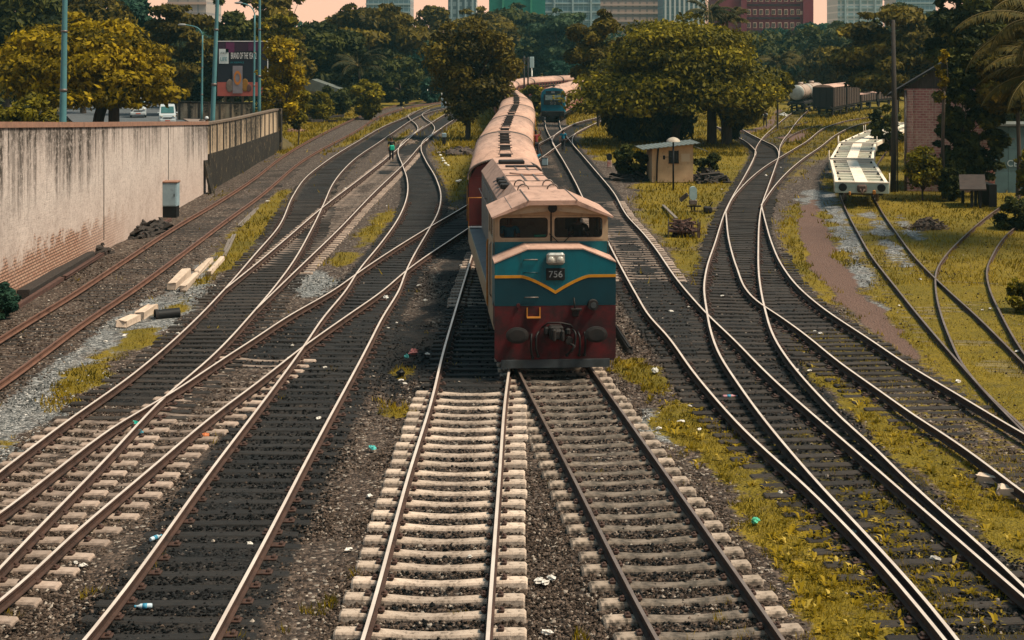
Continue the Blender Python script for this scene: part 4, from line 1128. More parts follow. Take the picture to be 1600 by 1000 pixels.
# ------------------------------------------------------------------ white container flat wagons
M_WCREAM = mat('wagon_white_paint', (.80, .70, .56), (.70, .59, .46), 1.8, .6, 0, .08, 16, c3=(.27, .18, .12), s3=1.3, lo3=.6, hi3=.76)
M_WTEAL = mat('wagon_green_paint_and_shade', (.38, .46, .40), (.30, .38, .33), 1.6, .6, 0, .08, 16, c3=(.10, .11, .09), s3=1.1, lo3=.58, hi3=.76)  # green of the floor plates; also the shaded tone of the end beams
def flat_wagon(root, L=15.6):
    W = 1.36; z1 = 1.10
    for s in (-1, 1):
        b = MB(); b.box((s * (W - .09), L / 2, z1 - .14), (.18, L - .2, .30), bev=.012); b.build('side_sill', M_WCREAM, root)
    b = MB(); b.box((0, L / 2, z1 - .055), (.66, L - .2, .13), bev=.01); b.build('spine_deck', M_WCREAM, root)
    n = 9
    for i in range(n):
        y = .9 + i * (L - 1.8) / (n - 1)
        b = MB(); b.box((0, y, z1 - .085), (2 * W - .37, .20, .20)); b.build('cross_beam', M_WCREAM, root)
        if i < n - 1 and i not in (3, 7):
            for s in (-1, 1):
                b = MB(); b.box((s * .755, y + (L - 1.8) / (n - 1) / 2, z1 - .125), (.80, (L - 1.8) / (n - 1) - .14, .03)); b.build('floor_plate', M_WTEAL, root)
    for y in (0.06, L - .06):
        b = MB(); b.box((0, y, z1 - .27), (2 * W + .04, .16, .56), bev=.015); eb = b.build('end_beam', M_WTEAL, root)  # end face shade is put into its colour by the green tone
        b = MB(); b.box((0, y, z1 + .02), (2 * W + .04, .24, .05)); b.build('top_flange', M_WCREAM, eb)
    for y, d in ((-.02, -1), (L + .02, 1)):
        for s in (-1, 1):
            b = MB(); b.cyl((s * .98, y, z1 - .22), (s * .98, y + d * .34, z1 - .22), .11, 10); b.tube([(s * .98, y + d * .34, z1 - .22), (s * .98, y + d * .40, z1 - .22)], [.215, .20], 18); b.build('buffer', M_BLACK, root)
        b = MB(); b.box((0, y + d * .14, z1 - .28), (.50, .3, .40), bev=.08); b.tube([(-.1, y + d * .3, z1 - .3), (.0, y + d * .36, z1 - .55), (.12, y + d * .3, z1 - .3)], .05, 7); b.build('coupler', mat('coupler_rust', (.06, .04, .03), (.10, .06, .045), 8, .8), root)
        b = MB(); b.box((.62, y + d * .08, z1 - .48), (.16, .14, .22), bev=.03); b.box((-.62, y + d * .08, z1 - .56), (.12, .12, .2), bev=.03); b.build('hose_cock', M_AMBER, root)
        for s in (-1, 1):
            b = MB(); b.cyl((s * (W + .05), y - d * .1, z1 - .5), (s * (W + .05), y - d * .1, z1 + .52), .025, 6); b.build('stake', M_WCREAM, root)
    b = MB()
    for s in (-1, 1):
        for y in (1.8, 5.6, 9.8, L - 1.8): b.box((s * 1.10, y, z1 + .03), (.16, .2, .12), taper=.5)
    b.box((0, L / 2, .7), (.4, L - .5, .34)); b.build('underframe', M_DARK, root)
    bogie(root, 1.3, (0, 1.8), r=.42, half_w=1.02); bogie(root, L - 3.1, (0, 1.8), r=.42, half_w=1.02)
FW = [((18.35, 74.6), (21.55, 90.2)), ((21.75, 91.1), (25.8, 106.2)), ((26.05, 107.2), (31.6, 121.9)), ((31.9, 122.7), (38.6, 136.8))]
flabs = ['white flat wagon with black round buffers, closest of the line to the loose stones', 'white flat wagon between the front one and the wagon half covered by leaves', 'white flat wagon half covered by dark leaves beside the pole', 'white flat wagon farthest back in its line, mostly behind leaves']
fw0 = None
for (a, c), lab in zip(FW, flabs):
    rz = math.atan2(-(c[0] - a[0]), c[1] - a[1])
    if fw0 is None:
        fw0 = thing('flat_wagon', lab, 'flat wagon', (a[0], a[1], RAIL_Z), rz, 'white flat wagons on the siding'); flat_wagon(fw0)
    else: dup(fw0, (a[0], a[1], RAIL_Z), rz, lab)

# ------------------------------------------------------------------ tank wagons and goods wagons at the end of the yard
M_TANK = mat('tank_silver', (.40, .42, .38), (.28, .29, .26), 2, .5, .2, .04, 12, c3=(.16, .13, .10), s3=1.2, lo3=.58, hi3=.76)
M_TANKS = mat('tank_side_dusty', (.42, .32, .25), (.30, .22, .17), 2, .55, .1, 0, c3=(.12, .085, .065), s3=1.2, lo3=.55, hi3=.75)
def tank_wagon(root, L=8.2):
    r = .98; zc = 2.62
    b = MB(); b.tube([(0, .15, zc), (0, L - .15, zc)], [r, r], 28, caps=False); to = b.build('tank_barrel', M_TANKS, root)
    k = 28
    for y0, d in ((.15, -1), (L - .15, 1)):
        b = MB(); rings = [(r, 0), (r * .93, .07), (r * .7, .14), (r * .4, .18), (.02, .2)]
        vs = []
        for rr, dy in rings: vs += [(rr * math.cos(2 * math.pi * i / k), y0 + d * dy, zc + rr * math.sin(2 * math.pi * i / k)) for i in range(k)]
        b.smooth = True; b.add(vs, [(q * k + i, q * k + (i + 1) % k, (q + 1) * k + (i + 1) % k, (q + 1) * k + i) for q in range(4) for i in range(k)])
        b.build('tank_end', M_TANK, root)
    b = MB(); b.tube([(0, L / 2, zc + r - .05), (0, L / 2, zc + r + .3)], [.35, .33], 14); b.build('filling_dome', M_TANKS, root)
    b = MB()
    for y in (1.2, L - 1.2): b.tube([(r * 1.01 * math.cos(a), y, zc + r * 1.01 * math.sin(a)) for a in [2 * math.pi * i / 24 for i in range(25)]], .03, 5)
    b.build('tank_strap', M_DARK, root)
    b = MB(); b.box((0, L / 2, 1.25), (2.2, L + .3, .28)); b.box((0, 1.6, 1.5), (1.7, .3, .4), taper=.7); b.box((0, L - 1.6, 1.5), (1.7, .3, .4), taper=.7)
    for s in (-1, 1): b.bar((s * 1.05, 1.2, 1.3), (s * .95, 2.0, 2.4), .05); b.bar((s * 1.05, L - 1.2, 1.3), (s * .95, L - 2.0, 2.4), .05)
    b.build('chassis', M_DARK, root)
    for s in (-1, 1):
        b = MB(); b.cyl((s * .95, -.1, 1.1), (s * .95, -.55, 1.1), .2, 12); b.build('buffer', M_DARK, root)
    b = MB()
    for y in (1.8, L - 1.8): wheelset(b, y, .5)
    b.box((-1.05, L / 2, .7), (.08, L * .7, .2)); b.box((1.05, L / 2, .7), (.08, L * .7, .2)); b.build('running_gear', M_DARK, root)
TH = -R(19)
tk = thing('tank_wagon', 'silver ended tank wagon facing down the yard left of the dark goods wagon', 'tank wagon', (36.9, 184.5, RAIL_Z), TH, 'tank wagons'); tank_wagon(tk)
dup(tk, (36.9 + 9.0 * math.sin(R(19)), 184.5 + 9.0 * math.cos(R(19)), RAIL_Z), TH - R(4), 'second tank wagon, dusty, behind the silver ended one')
M_BOX = mat('goods_wagon_black_planks', (.022, .020, .020), (.035, .028, .025), 3, .8, 0, .2, 12, sc=(6, 1, .6))
M_BOXS = mat('goods_wagon_side_planks', (.085, .055, .040), (.045, .032, .026), 3, .8, 0, .2, 12, sc=(1, 5, .5), c3=(.16, .10, .07), s3=1.0, lo3=.6, hi3=.75)
def goods_wagon(root, L=9.0, H=3.55):
    W = 1.3
    for y in (.05, L - .05):
        b = MB(); b.box((0, y, (1.1 + H) / 2), (2 * W, .1, H - 1.1)); b.build('end_wall', M_BOX, root)
    for s in (-1, 1):
        b = MB(); b.box((s * (W - .04), L / 2, (1.1 + H) / 2), (.08, L - .2, H - 1.1)); sw = b.build('side_wall', M_BOXS, root)
        for i in range(8):
            b = MB(); b.box((s * (W + .03), .4 + i * (L - .8) / 7, (1.1 + H) / 2), (.07, .12, H - 1.15)); b.build('side_post', M_DARK, sw)
    for x in (-1.0, -.4, .4, 1.0):
        b = MB(); b.box((x, -.03, (1.1 + H) / 2), (.1, .07, H - 1.15)); b.build('end_post', M_DARK, root)
    b = MB(); b.prism([(-W - .05, H - .02), (W + .05, H - .02), (W * .6, H + .22), (0, H + .30), (-W * .6, H + .22)], -.05, L + .05); b.build('roof', M_CROOF, root)
    b = MB(); b.box((0, L / 2, .98), (2.4, L + .2, .26))
    for s in (-1, 1): b.cyl((s * .9, 0, 1.0), (s * .9, -.5, 1.0), .18, 10)
    b.build('underframe', M_DARK, root)
    b = MB(); wheelset(b, 1.9, .5); wheelset(b, L - 1.9, .5); b.box((-1.05, L / 2, .65), (.08, L * .8, .2)); b.box((1.05, L / 2, .65), (.08, L * .8, .2)); b.build('running_gear', M_DARK, root)
gw = thing('goods_wagon', 'dark planked covered goods wagon standing right of the silver tank wagon', 'goods wagon', (38.6, 176.5, RAIL_Z), -R(23), 'goods wagons'); goods_wagon(gw)
dup(gw, (38.6 + 9.8 * math.sin(R(23)), 176.5 + 9.8 * math.cos(R(23)), RAIL_Z), -R(24), 'pink topped goods wagon coupled behind the dark planked one')
def open_wagon(root, L=9.0):
    W = 1.3
    for s in (-1, 1):
        b = MB(); b.box((s * (W - .05), L / 2, 1.6), (.1, L, .9)); sw = b.build('side_wall', M_BOXS, root)
        for i in range(7):
            b = MB(); b.box((s * (W + .03), .3 + i * (L - .6) / 6, 1.6), (.07, .12, .94)); b.build('side_post', M_DARK, sw)
    for y in (.05, L - .05):
        b = MB(); b.box((0, y, 1.6), (2.4, .1, .9)); b.build('end_wall', M_BOXS, root)
    b = MB(); b.box((0, L / 2, 1.92), (2.38, L - .22, .1)); b.ball((0, L * .4, 1.95), (.9, 2.4, .25), 10, 6); b.build('load', mat('pinkish_load', (.36, .22, .17), (.24, .15, .12), 3, .9, 0, .3, 10), root)
    b = MB(); b.box((0, L / 2, 1.02), (2.4, L + .2, .26)); b.build('underframe', M_DARK, root)
    b = MB(); wheelset(b, 1.9, .5); wheelset(b, L - 1.9, .5); b.build('running_gear', M_DARK, root)
ow = thing('open_wagon', 'low open wagon behind the goods wagons at the yard end', 'goods wagon', (46.6, 195.0, RAIL_Z), -R(27)); open_wagon(ow)
dup(ow, (51.2, 204.0, RAIL_Z), -R(31), 'last low open wagon of the row, half lost in the bushes')
# ------------------------------------------------------------------ retaining wall, its further panelled length, the raised road behind
def wall_material(name, base, base2, stain, brick=False):
    m, nt, b = new_mat(name)
    v = scaled_vec(nt, 'Object', (1, 1, 1))
    sx = nt.nodes.new('ShaderNodeSeparateXYZ'); nt.links.new(v, sx.inputs[0])
    pl = mix(nt, ramp(nt, noise(nt, v, 1.1, 7, .7), .35, .68), base, base2)
    pl = mix(nt, ramp(nt, noise(nt, v, 7, 6, .75), .50, .70), pl, tuple(x * .58 for x in base2))
    pl = mix(nt, math_n(nt, 'MULTIPLY', ramp(nt, noise(nt, v, .45, 6, .7), .52, .72), .55), pl, tuple(x * .45 for x in base2))
    # slanted weathering grain
    gv = scaled_vec(nt, 'Object', (1, .9, 14)); rot = gv.node; rot.inputs['Rotation'].default_value = (R(9), 0, 0)
    pl = mix(nt, ramp(nt, noise(nt, gv, 1.4, 6, .7), .52, .76), pl, tuple(x * .66 for x in base))
    # run-off streaks from the coping: vertical, stronger at the top
    sv = scaled_vec(nt, 'Object', (1, 1.9, .10))
    st = noise(nt, sv, 1.0, 7, .72)
    big = noise(nt, scaled_vec(nt, 'Object', (1, .13, .12)), 1.0, 2, .5)
    top = _n(nt, 'ShaderNodeAttribute', attribute_name='drop')      # 0 at the coping, metres downward
    fade = math_n(nt, 'SUBTRACT', 1.0, ramp(nt, top.outputs['Fac'], .0, 3.4))
    thr = math_n(nt, 'ADD', math_n(nt, 'MULTIPLY', fade, .32), math_n(nt, 'MULTIPLY', math_n(nt, 'SUBTRACT', big, .5), .9))
    f = math_n(nt, 'MULTIPLY', ramp(nt, math_n(nt, 'ADD', st, thr), .62, .84), ramp(nt, noise(nt, v, 5, 6, .75), .30, .52))
    out = mix(nt, f, pl, stain)
    if brick:
        br = nt.nodes.new('ShaderNodeTexBrick'); br.inputs['Scale'].default_value = 1; br.inputs['Brick Width'].default_value = .30; br.inputs['Row Height'].default_value = .11; br.inputs['Mortar Size'].default_value = .022
        br.inputs['Color1'].default_value = (.46, .30, .22, 1); br.inputs['Color2'].default_value = (.34, .19, .135, 1); br.inputs['Mortar'].default_value = (.03, .025, .022, 1)
        cx = nt.nodes.new('ShaderNodeCombineXYZ'); nt.links.new(sx.outputs['Y'], cx.inputs[0]); nt.links.new(sx.outputs['Z'], cx.inputs[1]); nt.links.new(cx.outputs[0], br.inputs['Vector'])
        low = math_n(nt, 'SUBTRACT', 1.0, ramp(nt, sx.outputs['Z'], .3, 2.8))
        fb = ramp(nt, math_n(nt, 'ADD', math_n(nt, 'MULTIPLY', low, .62), math_n(nt, 'MULTIPLY', noise(nt, v, .8, 6, .7), 1.05)), .84, .95)
        fb = math_n(nt, 'MULTIPLY', fb, math_n(nt, 'SUBTRACT', 1.0, ramp(nt, sx.outputs['Y'], 55, 64)))
        out = mix(nt, fb, out, br.outputs['Color'])
        pk = math_n(nt, 'SUBTRACT', 1.0, ramp(nt, sx.outputs['Z'], .4, 3.0))
        out = mix(nt, math_n(nt, 'MULTIPLY', pk, .38), out, mix(nt, .5, out, (.50, .26, .16)))
    nt.links.new(out, b.inputs['Base Color']); b.inputs['Roughness'].default_value = .9; b.inputs['Specular IOR Level'].default_value = .2
    bn = nt.nodes.new('ShaderNodeBump'); bn.inputs['Strength'].default_value = .5; bn.inputs['Distance'].default_value = .03
    nt.links.new(math_n(nt, 'ADD', noise(nt, v, 9, 6, .7), noise(nt, gv, 2.4, 5, .7)), bn.inputs['Height']); nt.links.new(bn.outputs['Normal'], b.inputs['Normal'])
    return m
M_PLASTER = wall_material('retaining_wall_plaster', (.55, .475, .425), (.43, .365, .325), (.045, .037, .030), True)
M_PANEL = wall_material('panel_wall_plaster', (.52, .40, .27), (.40, .29, .19), (.04, .034, .026))
M_ROUGH = mat('rough_dark_stone', (.030, .024, .017), (.008, .007, .006), 1.4, .95, 0, 1.0, 7, c3=(.13, .095, .055), s3=2.0, lo3=.57, hi3=.64, sc=(1, 1, .7))
M_COPE = mat('coping_orange_brown', (.28, .155, .105), (.20, .11, .075), 3, .8, 0, .2, 14, c3=(.10, .07, .05), s3=1.5, lo3=.56, hi3=.75)
WALLP = [(-16.2, 20, 7.05), (-16.35, 36, 6.28), (-16.7, 48, 5.68), (-16.9, 57, 5.22), (-17.0, 62.2, 4.97), (-17.4, 70, 4.60), (-18.1, 84.6, 3.88)]
WALLQ = [(-18.1, 84.6, 3.88), (-18.5, 95, 3.66), (-19.0, 107, 3.50), (-19.4, 118, 3.36)]
def wall_line(P, n):
    P = np.array(P); t = np.linspace(P[0, 1], P[-1, 1], n)
    return [(np.interp(y, P[:, 1], P[:, 0]), y, np.interp(y, P[:, 1], P[:, 2])) for y in t]
def wall_strip(b, P, z0, dz, th, off=0, drop=None):
    """slab following P from height z0 (or a function) to the line's height + dz"""
    n = len(P); o = len(b.v)
    for x, y, z in P:
        zb = z0 if not callable(z0) else z0(y, z)
        b.v += [(x + off, y, zb), (x + off, y, z + dz), (x + off - th, y, z + dz), (x + off - th, y, zb)]
        if drop is not None: drop += [z + dz - zb, 0, 0, z + dz - zb]
    for i in range(n - 1):
        for q in range(4):
            a, c = o + i * 4 + q, o + i * 4 + (q + 1) % 4
            b.f.append((a, c, c + 4, a + 4)); b.m.append(b.mi); b.sm.append(False)
    for e in (0, n - 1): b.f.append(tuple(o + e * 4 + q for q in range(4))); b.m.append(b.mi); b.sm.append(False)
def set_drop(o, drop):
    a = o.data.attributes.new('drop', 'FLOAT', 'POINT'); a.data.foreach_set('value', np.array(drop, np.float32))
wl = thing('retaining_wall', 'long pinkish plastered retaining wall with dark run-off streaks and bare bricks at its foot', 'retaining wall', (0, 0, 0))
b = MB(); dr = []; L = wall_line(WALLP, 60); wall_strip(b, L, -.2, 0, .5, 0, dr); o = b.build('wall_face', M_PLASTER, wl); set_drop(o, dr)
b = MB(); P = [(x, y, z) for x, y, z in L]
wall_strip(b, P, lambda y, z: z + .003, .20, .62, .06); b.build('coping', M_COPE, wl)
for y0 in (26, 35, 45.6, 59, 72.5):
    x0 = np.interp(y0, [p[1] for p in WALLP], [p[0] for p in WALLP]); z0 = np.interp(y0, [p[1] for p in WALLP], [p[2] for p in WALLP])
    b = MB(); b.box((x0 + .004, y0, (z0 - .5) / 2 + .4), (.03, .045, z0 - .55)); b.build('expansion_joint', M_ROUGH, wl)
pw = thing('panelled_wall', 'tan panel wall with dark upright posts above rough stone footing', 'wall', (0, 0, 0))
L2 = wall_line(WALLQ, 24)
b = MB(); dr = []; wall_strip(b, L2, lambda y, z: z - 1.75, 0, .3, -.02, dr); o = b.build('panel_face', M_PANEL, pw); set_drop(o, dr)
b = MB(); wall_strip(b, L2, lambda y, z: z + .003, .13, .45, .05); b.build('coping', mat('coping_grey_brown', (.17, .125, .09), (.10, .075, .055), 3, .85, 0, .2, 12), pw)
b = MB(); wall_strip(b, L2, -.2, -1.753, .7, .10); b.build('stone_footing', M_ROUGH, pw)
y = 85.4
M_POSTD = mat('panel_post_dark', (.035, .03, .025), (.06, .048, .038), 4, .9)
while y < 117.6:
    x = np.interp(y, [p[1] for p in WALLQ], [p[0] for p in WALLQ]); z = np.interp(y, [p[1] for p in WALLQ], [p[2] for p in WALLQ])
    b = MB(); b.box((x - .01, y, z - .88), (.10, .20, 1.74)); b.build('post', M_POSTD, pw); y += 2.45
b = MB(); b.box((-19.45, 118.35, 1.75), (.6, .6, 3.5), bev=.04); b.build('end_pier', M_ROUGH, pw)

# raised road: a ramp falling away behind the wall, kerb line and verge
def road_z(y): return float(np.interp(y, [-20, 20, 48, 70, 85, 118, 133, 150, 190, 300], [8.6, 6.2, 4.7, 3.6, 2.85, 1.75, 1.38, 1.15, .9, .6]))
def wall_x(y): return float(np.interp(y, [p[1] for p in WALLP + WALLQ[1:]], [p[0] for p in WALLP + WALLQ[1:]]))
ys = list(np.arange(18, 150, 3.0)) + list(np.arange(150, 260, 10.0))
def road_sheet(name, x_of, mtl, dz):
    vs = []; n = len(x_of(20)); fs = []
    for y in ys: vs += [(x, y, zz) for x, zz in x_of(y)]
    for i in range(len(ys) - 1):
        for k in range(n - 1): fs.append((i * n + k, i * n + k + 1, (i + 1) * n + k + 1, (i + 1) * n + k))
    b = MB(); b.smooth = False; b.add([(x, y, z + dz) for x, y, z in vs], fs)
    return tag(b.build(name, mtl), kind='structure')
M_ASPH = mat('road_asphalt', (.085, .095, .10), (.06, .066, .07), .8, .85, 0, .2, 40)
M_EARTH = mat('embankment_earth', (.06, .048, .02), (.10, .075, .03), 1.5, .95, 0, .5, 6)
road_sheet('embankment', lambda y: [(-140, road_z(y)), (-46, road_z(y) - .05), (wall_x(min(y, 118)) - .3 - max(0, y - 116) * .24, road_z(y) - .05), (wall_x(min(y, 118)) - .2 - max(0, y - 116) * .24 + min(3, max(0, y - 116) * .4), road_z(y) - .06 if y < 117 else -.2)], M_EARTH, 0)
road_sheet('road', lambda y: [(-41 - max(0, y - 120) * .25, road_z(y)), (-21.5 - max(0, y - 105) * .30, road_z(y))], M_ASPH, .004)
road_sheet('pavement', lambda y: [(-21.45 - max(0, y - 105) * .30, road_z(y) - .02), (-21.45 - max(0, y - 105) * .30, road_z(y) + .13), (-19.7 - max(0, y - 105) * .30, road_z(y) + .13)], mat('pavement_slabs', (.22, .17, .14), (.16, .12, .10), 1.4, .9, 0, .2, 10), .004)
# red brown traffic island kerb seen where the road swings in
b = MB(); pts = [at(185, 194.5, 96), at(196, 190, 104), at(206, 189, 110), at(216, 192, 108), at(228, 196, 103)]
b.tube([tuple(p) for p in smooth_line([(p[0], p[1], road_z(p[1]) + .25) for p in pts], .6, 6)], .22, 8); tag(b.build('kerb', M_COPE), kind='structure')
# far boundary wall across the road
fwl = thing('boundary_wall', 'stained boundary wall across the road under the billboard', 'wall', (0, 0, 0))
Pf = [(-34.5, 147, 3.0), (-31, 145, 3.0), (-26.2, 144.5, 2.9)]
b = MB(); dr = []; vs = []
for (x0, y0, z0), (x1, y1, z1) in zip(Pf[:-1], Pf[1:]):
    b.bar((x0, y0, 1.75), (x1, y1, 1.75), .3, 2.3)
o = b.build('wall_face', M_PANEL, fwl); set_drop(o, [2.3 if v[2] < 1.7 else 0 for v in b.v])
b = MB()
for (x0, y0, z0), (x1, y1, z1) in zip(Pf[:-1], Pf[1:]): b.bar((x0, y0, 3.0), (x1, y1, 3.0), .42, .18)
b.build('coping', M_ROUGH, fwl)
for i in range(8):
    u = i / 7; x = -34.3 + u * 8.0
    yy = np.interp(x, [-34.5, -31, -26.2], [147, 145, 144.5])
    b = MB(); b.box((x, yy - .2, 1.75), (.22, .14, 2.3)); b.build('post', M_POSTD, fwl)

# ------------------------------------------------------------------ lamp posts
M_LAMP = mat('lamp_post_teal_paint', (.075, .20, .215), (.055, .15, .165), 1.2, .5, 0, 0, c3=(.10, .12, .11), s3=2, lo3=.62, hi3=.8)
def lamp_post(label, base, top, r, arm=None, name='lamp_post'):
    root = thing(name, label, 'lamp post', base)
    T = Vector(top) - Vector(base)
    b = MB(); n = 8
    b.tube([tuple(T * (i / n)) for i in range(n + 1)], [r * (1 - .40 * i / n) for i in range(n + 1)], 12); po = b.build('post', M_LAMP, root)
    b = MB(); b.tube([(0, 0, 0), (0, 0, .12)], [r * 1.9, r * 1.9], 10); b.tube([tuple(T * .30), tuple(T * .315)], [r * 1.02, r * 1.0], 10); b.tube([tuple(T * .62), tuple(T * .63)], [r * .92, r * .9], 10)
    b.build('joint_collar', M_STEEL, po)
    if arm:
        a = Vector(arm); P = smooth_line([tuple(T), tuple(T + Vector((a.x * .12, a.y * .12, .75))), tuple(T + Vector((a.x * .55, a.y * .55, a.z * .85))), tuple(T + a)], .2, 10)
        b = MB(); b.tube([tuple(p) for p in P], r * .45, 8); b.build('arm', M_LAMP, root)
        b = MB(); e = T + a; d = a.normalized()
        b.ball((e.x + a.x * .10, e.y + a.y * .1, e.z - .03), (.42, .2, .12), 10, 6); b.build('lamp_head', M_WHITE, root)
def lp(x0, y0, x1, y1, Y, zb=None):
    p = at(x0, y0, Y); q = at(x1, y1, Y)
    return p, q
p, q = at(97.5, 230, 62), at(102.5, -60, 62)
lamp_post('thick teal lamp post in front of the big golden tree behind the wall', p, q, .165, (2.2, -.4, .9))
p, q = at(331, 215, 90), at(342, -55, 90)
lamp_post('tall teal lamp post at the wall bend, just left of the billboard', p, q, .165, (-2.0, .3, .8))
p, q = at(315, 189, 130), at(316.5, 55, 130)
lamp_post('thin teal lamp post with curved arm reaching left toward the golden tree', p, q, .115, (-1.7, 0, .98))
p, q = at(396.5, 183, 136), at(398, 22, 136)
lamp_post('thin teal lamp post with curved arm, rising in front of the billboard edge', p, q, .125, (-1.4, 0, 1.1))
p, q = at(405, 190, 121), at(406, -40, 121)
lamp_post('teal lamp post standing close behind the end of the panel wall', p, q, .145, (2.0, .2, .8))

# ------------------------------------------------------------------ billboard
BY = 152; bl = at(340, 150, BY); tr = at(418, 65, BY)
bb = thing('billboard', 'roadside billboard with white square, white capitals and a pink base panel', 'billboard', ((bl[0] + tr[0]) / 2, BY, road_z(BY)))
bw = tr[0] - bl[0]; bz0 = bl[2] - road_z(BY); bz1 = tr[2] - road_z(BY); bh = bz1 - bz0
def flat(name, x0, z0, x1, z1, c, d, parent, c2=None):
    """panel in billboard fractions"""
    b = MB(); b.box(((x0 + x1) / 2 * bw - bw / 2, -.1 - d, bz0 + (z0 + z1) / 2 * bh), ((x1 - x0) * bw, .03, (z1 - z0) * bh))
    return b.build(name, mat(name + '_ink', c, c2, 1.2, .5), parent)
bd = flat('board', 0, 0, 1, 1, (.012, .014, .022), 0, bb)
flat('magenta_panel', .02, .82, .99, .985, (.030, .012, .028), .03, bd); flat('magenta_shape', .17, .80, .34, .985, (.10, .018, .065), .06, bd); flat('magenta_shape', .62, .83, .80, .985, (.065, .012, .045), .06, bd)
flat('pink_panel', .0, 0, .93, .255, (.36, .085, .065), .03, bd, (.28, .07, .055))
flat('white_square', .035, .595, .225, .865, (.50, .56, .55), .06, bd)
M_INKT = mat('teal_ink', (.01, .16, .20), None, rough=.5); M_INKW = mat('white_ink', (.62, .62, .60), None, rough=.5); M_INKK = mat('dark_ink', (.04, .05, .06), None, rough=.5)
def btext(body, fx, fz, size, m, sx=1.0):
    o = link('lettering', text_mesh('lettering', body, size, m, .004, sx=sx), bd, (fx * bw - bw / 2, -.22, bz0 + fz * bh)); o.rotation_euler = (R(90), 0, 0)
btext('LIFE', .13, .675, .62, M_INKT, .72); btext('UNION', .13, .79, .30, M_INKK, .8)
btext('BRAND OF THE YEAR 2', .53, .735, .95, M_INKW, .275); btext('LIFE INSURANCE', .40, .615, .26, M_INKT, .75)
gl = flat('grey_case', .31, .05, .505, .555, (.22, .20, .215), .10, bd, (.17, .15, .165))
b = MB(); k = 28; cx, cz = .408 * bw - bw / 2, bz0 + .335 * bh
ring = lambda f: [(cx + f * .075 * bw * math.cos(2 * math.pi * i / k), -.25, cz + f * .13 * bh * math.sin(2 * math.pi * i / k)) for i in range(k)]
b.add(ring(1) + ring(.62), [(i, (i + 1) % k, k + (i + 1) % k, k + i) for i in range(k)]); b.build('orange_ring', mat('orange_ink', (.42, .15, .03), None, rough=.5), gl)
for fx, fz, rx, rz_, c in ((.25, .19, .075, .12, (.20, .16, .13)), (.555, .20, .07, .12, (.27, .13, .02)), (.63, .15, .06, .07, (.12, .06, .05))):
    b = MB(); b.ball((fx * bw - bw / 2, -.17, bz0 + fz * bh), (rx * bw, .02, rz_ * bh), 14, 8); b.build('printed_hand', mat('hand_ink', c, tuple(x * .6 for x in c), 3, .6), bd)
b = MB()
for x in (-.35, 0, .35): b.cyl((x * bw, .12, 0), (x * bw, .12, bz1), .12, 8)
b.build('support_posts', M_STEEL, bb)
b = MB(); b.bar((-bw / 2, -.12, bz1 + .04), (bw / 2, -.12, bz1 + .04), .08); b.bar((bw / 2 + .04, -.12, bz0), (bw / 2 + .04, -.12, bz1), .08); b.build('edge_trim', M_INKW, bb)

# ------------------------------------------------------------------ electric cabinet by the wall
cab_p = gp(263, 338)
ec = thing('electric_cabinet', 'blue grey steel cabinet on a dark plinth against the stained wall', 'cabinet', (cab_p[0], cab_p[1] + .2, -.03))
b = MB(); b.box((0, 0, .26), (.86, .62, .54)); b.build('plinth', M_BLACK, ec)
M_CABG = mat('cabinet_blue_grey', (.25, .34, .37), (.19, .26, .29), 2, .5, 0, 0, c3=(.09, .08, .07), s3=2, lo3=.6, hi3=.8)
b = MB(); b.box((0, 0, 1.12), (.90, .64, 1.18), bev=.02); bo = b.build('body', M_CABG, ec)
b = MB(); b.box((0, -.335, 1.10), (.80, .03, 1.06), bev=.01); do = b.build('door', M_CABG, ec)
b = MB(); b.box((.33, -.36, 1.1), (.03, .03, .14)); b.build('handle', M_BLACK, do)
b = MB(); b.box((0, 0, 1.75), (.98, .74, .08), bev=.02); b.build('lid', M_COPE, ec)

# ------------------------------------------------------------------ switchman's hut
hp_ = gp(1051, 284)
hut = thing('hut', 'small ochre plastered hut with a tilted grey sheet roof under the big tree', 'hut', (hp_[0], hp_[1], -.03), R(3))
M_HUT = mat('hut_ochre_plaster', (.56, .38, .22), (.45, .29, .165), 1.6, .9, 0, .2, 16, c3=(.20, .13, .08), s3=1.4, lo3=.57, hi3=.75)
M_SHEET = mat('corrugated_sheet_grey_green', (.135, .155, .14), (.09, .10, .09), 1.5, .6, .1, 0, c3=(.15, .09, .06), s3=1.6, lo3=.6, hi3=.78)
b = MB(); b.prism([(-1.31, 0), (1.31, 0), (1.31, 2.44), (-1.31, 2.16)], 0, 2.4); b.build('walls', M_HUT, hut)
b = MB()
n = 40; vs = []
for j, y in enumerate((-.55, 2.9)):
    for i in range(n + 1):
        x = -2.05 + 3.75 * i / n; vs.append((x, y, 2.20 + (x + 1.31) * .108 + .025 * math.cos(i * math.pi / 1.5)))
b.add(vs + [(x, y, z - .04) for x, y, z in vs], [(i, i + 1, n + 2 + i, n + 1 + i) for i in range(n)] + [(2 * n + 2 + i, 3 * n + 3 + i, 3 * n + 4 + i, 2 * n + 3 + i) for i in range(n)] + [(i, 2 * n + 2 + i, 2 * n + 3 + i, i + 1) for i in range(n)])
b.build('roof', M_SHEET, hut)
b = MB(); b.add([(1.36, -.3, 2.28), (2.2, -.3, 1.98), (2.2, 2.4, 1.98), (1.36, 2.4, 2.28), (1.36, -.3, 2.24), (2.2, -.3, 1.94), (2.2, 2.4, 1.94), (1.36, 2.4, 2.24)], [(0, 1, 2, 3), (7, 6, 5, 4), (0, 4, 5, 1), (1, 5, 6, 2), (2, 6, 7, 3), (3, 7, 4, 0)]); b.build('side_awning', M_SHEET, hut)
b = MB(); b.box((.06, -.02, 1.62), (.56, .05, .74), bev=.01); wi = b.build('window', M_DGLASS, hut)
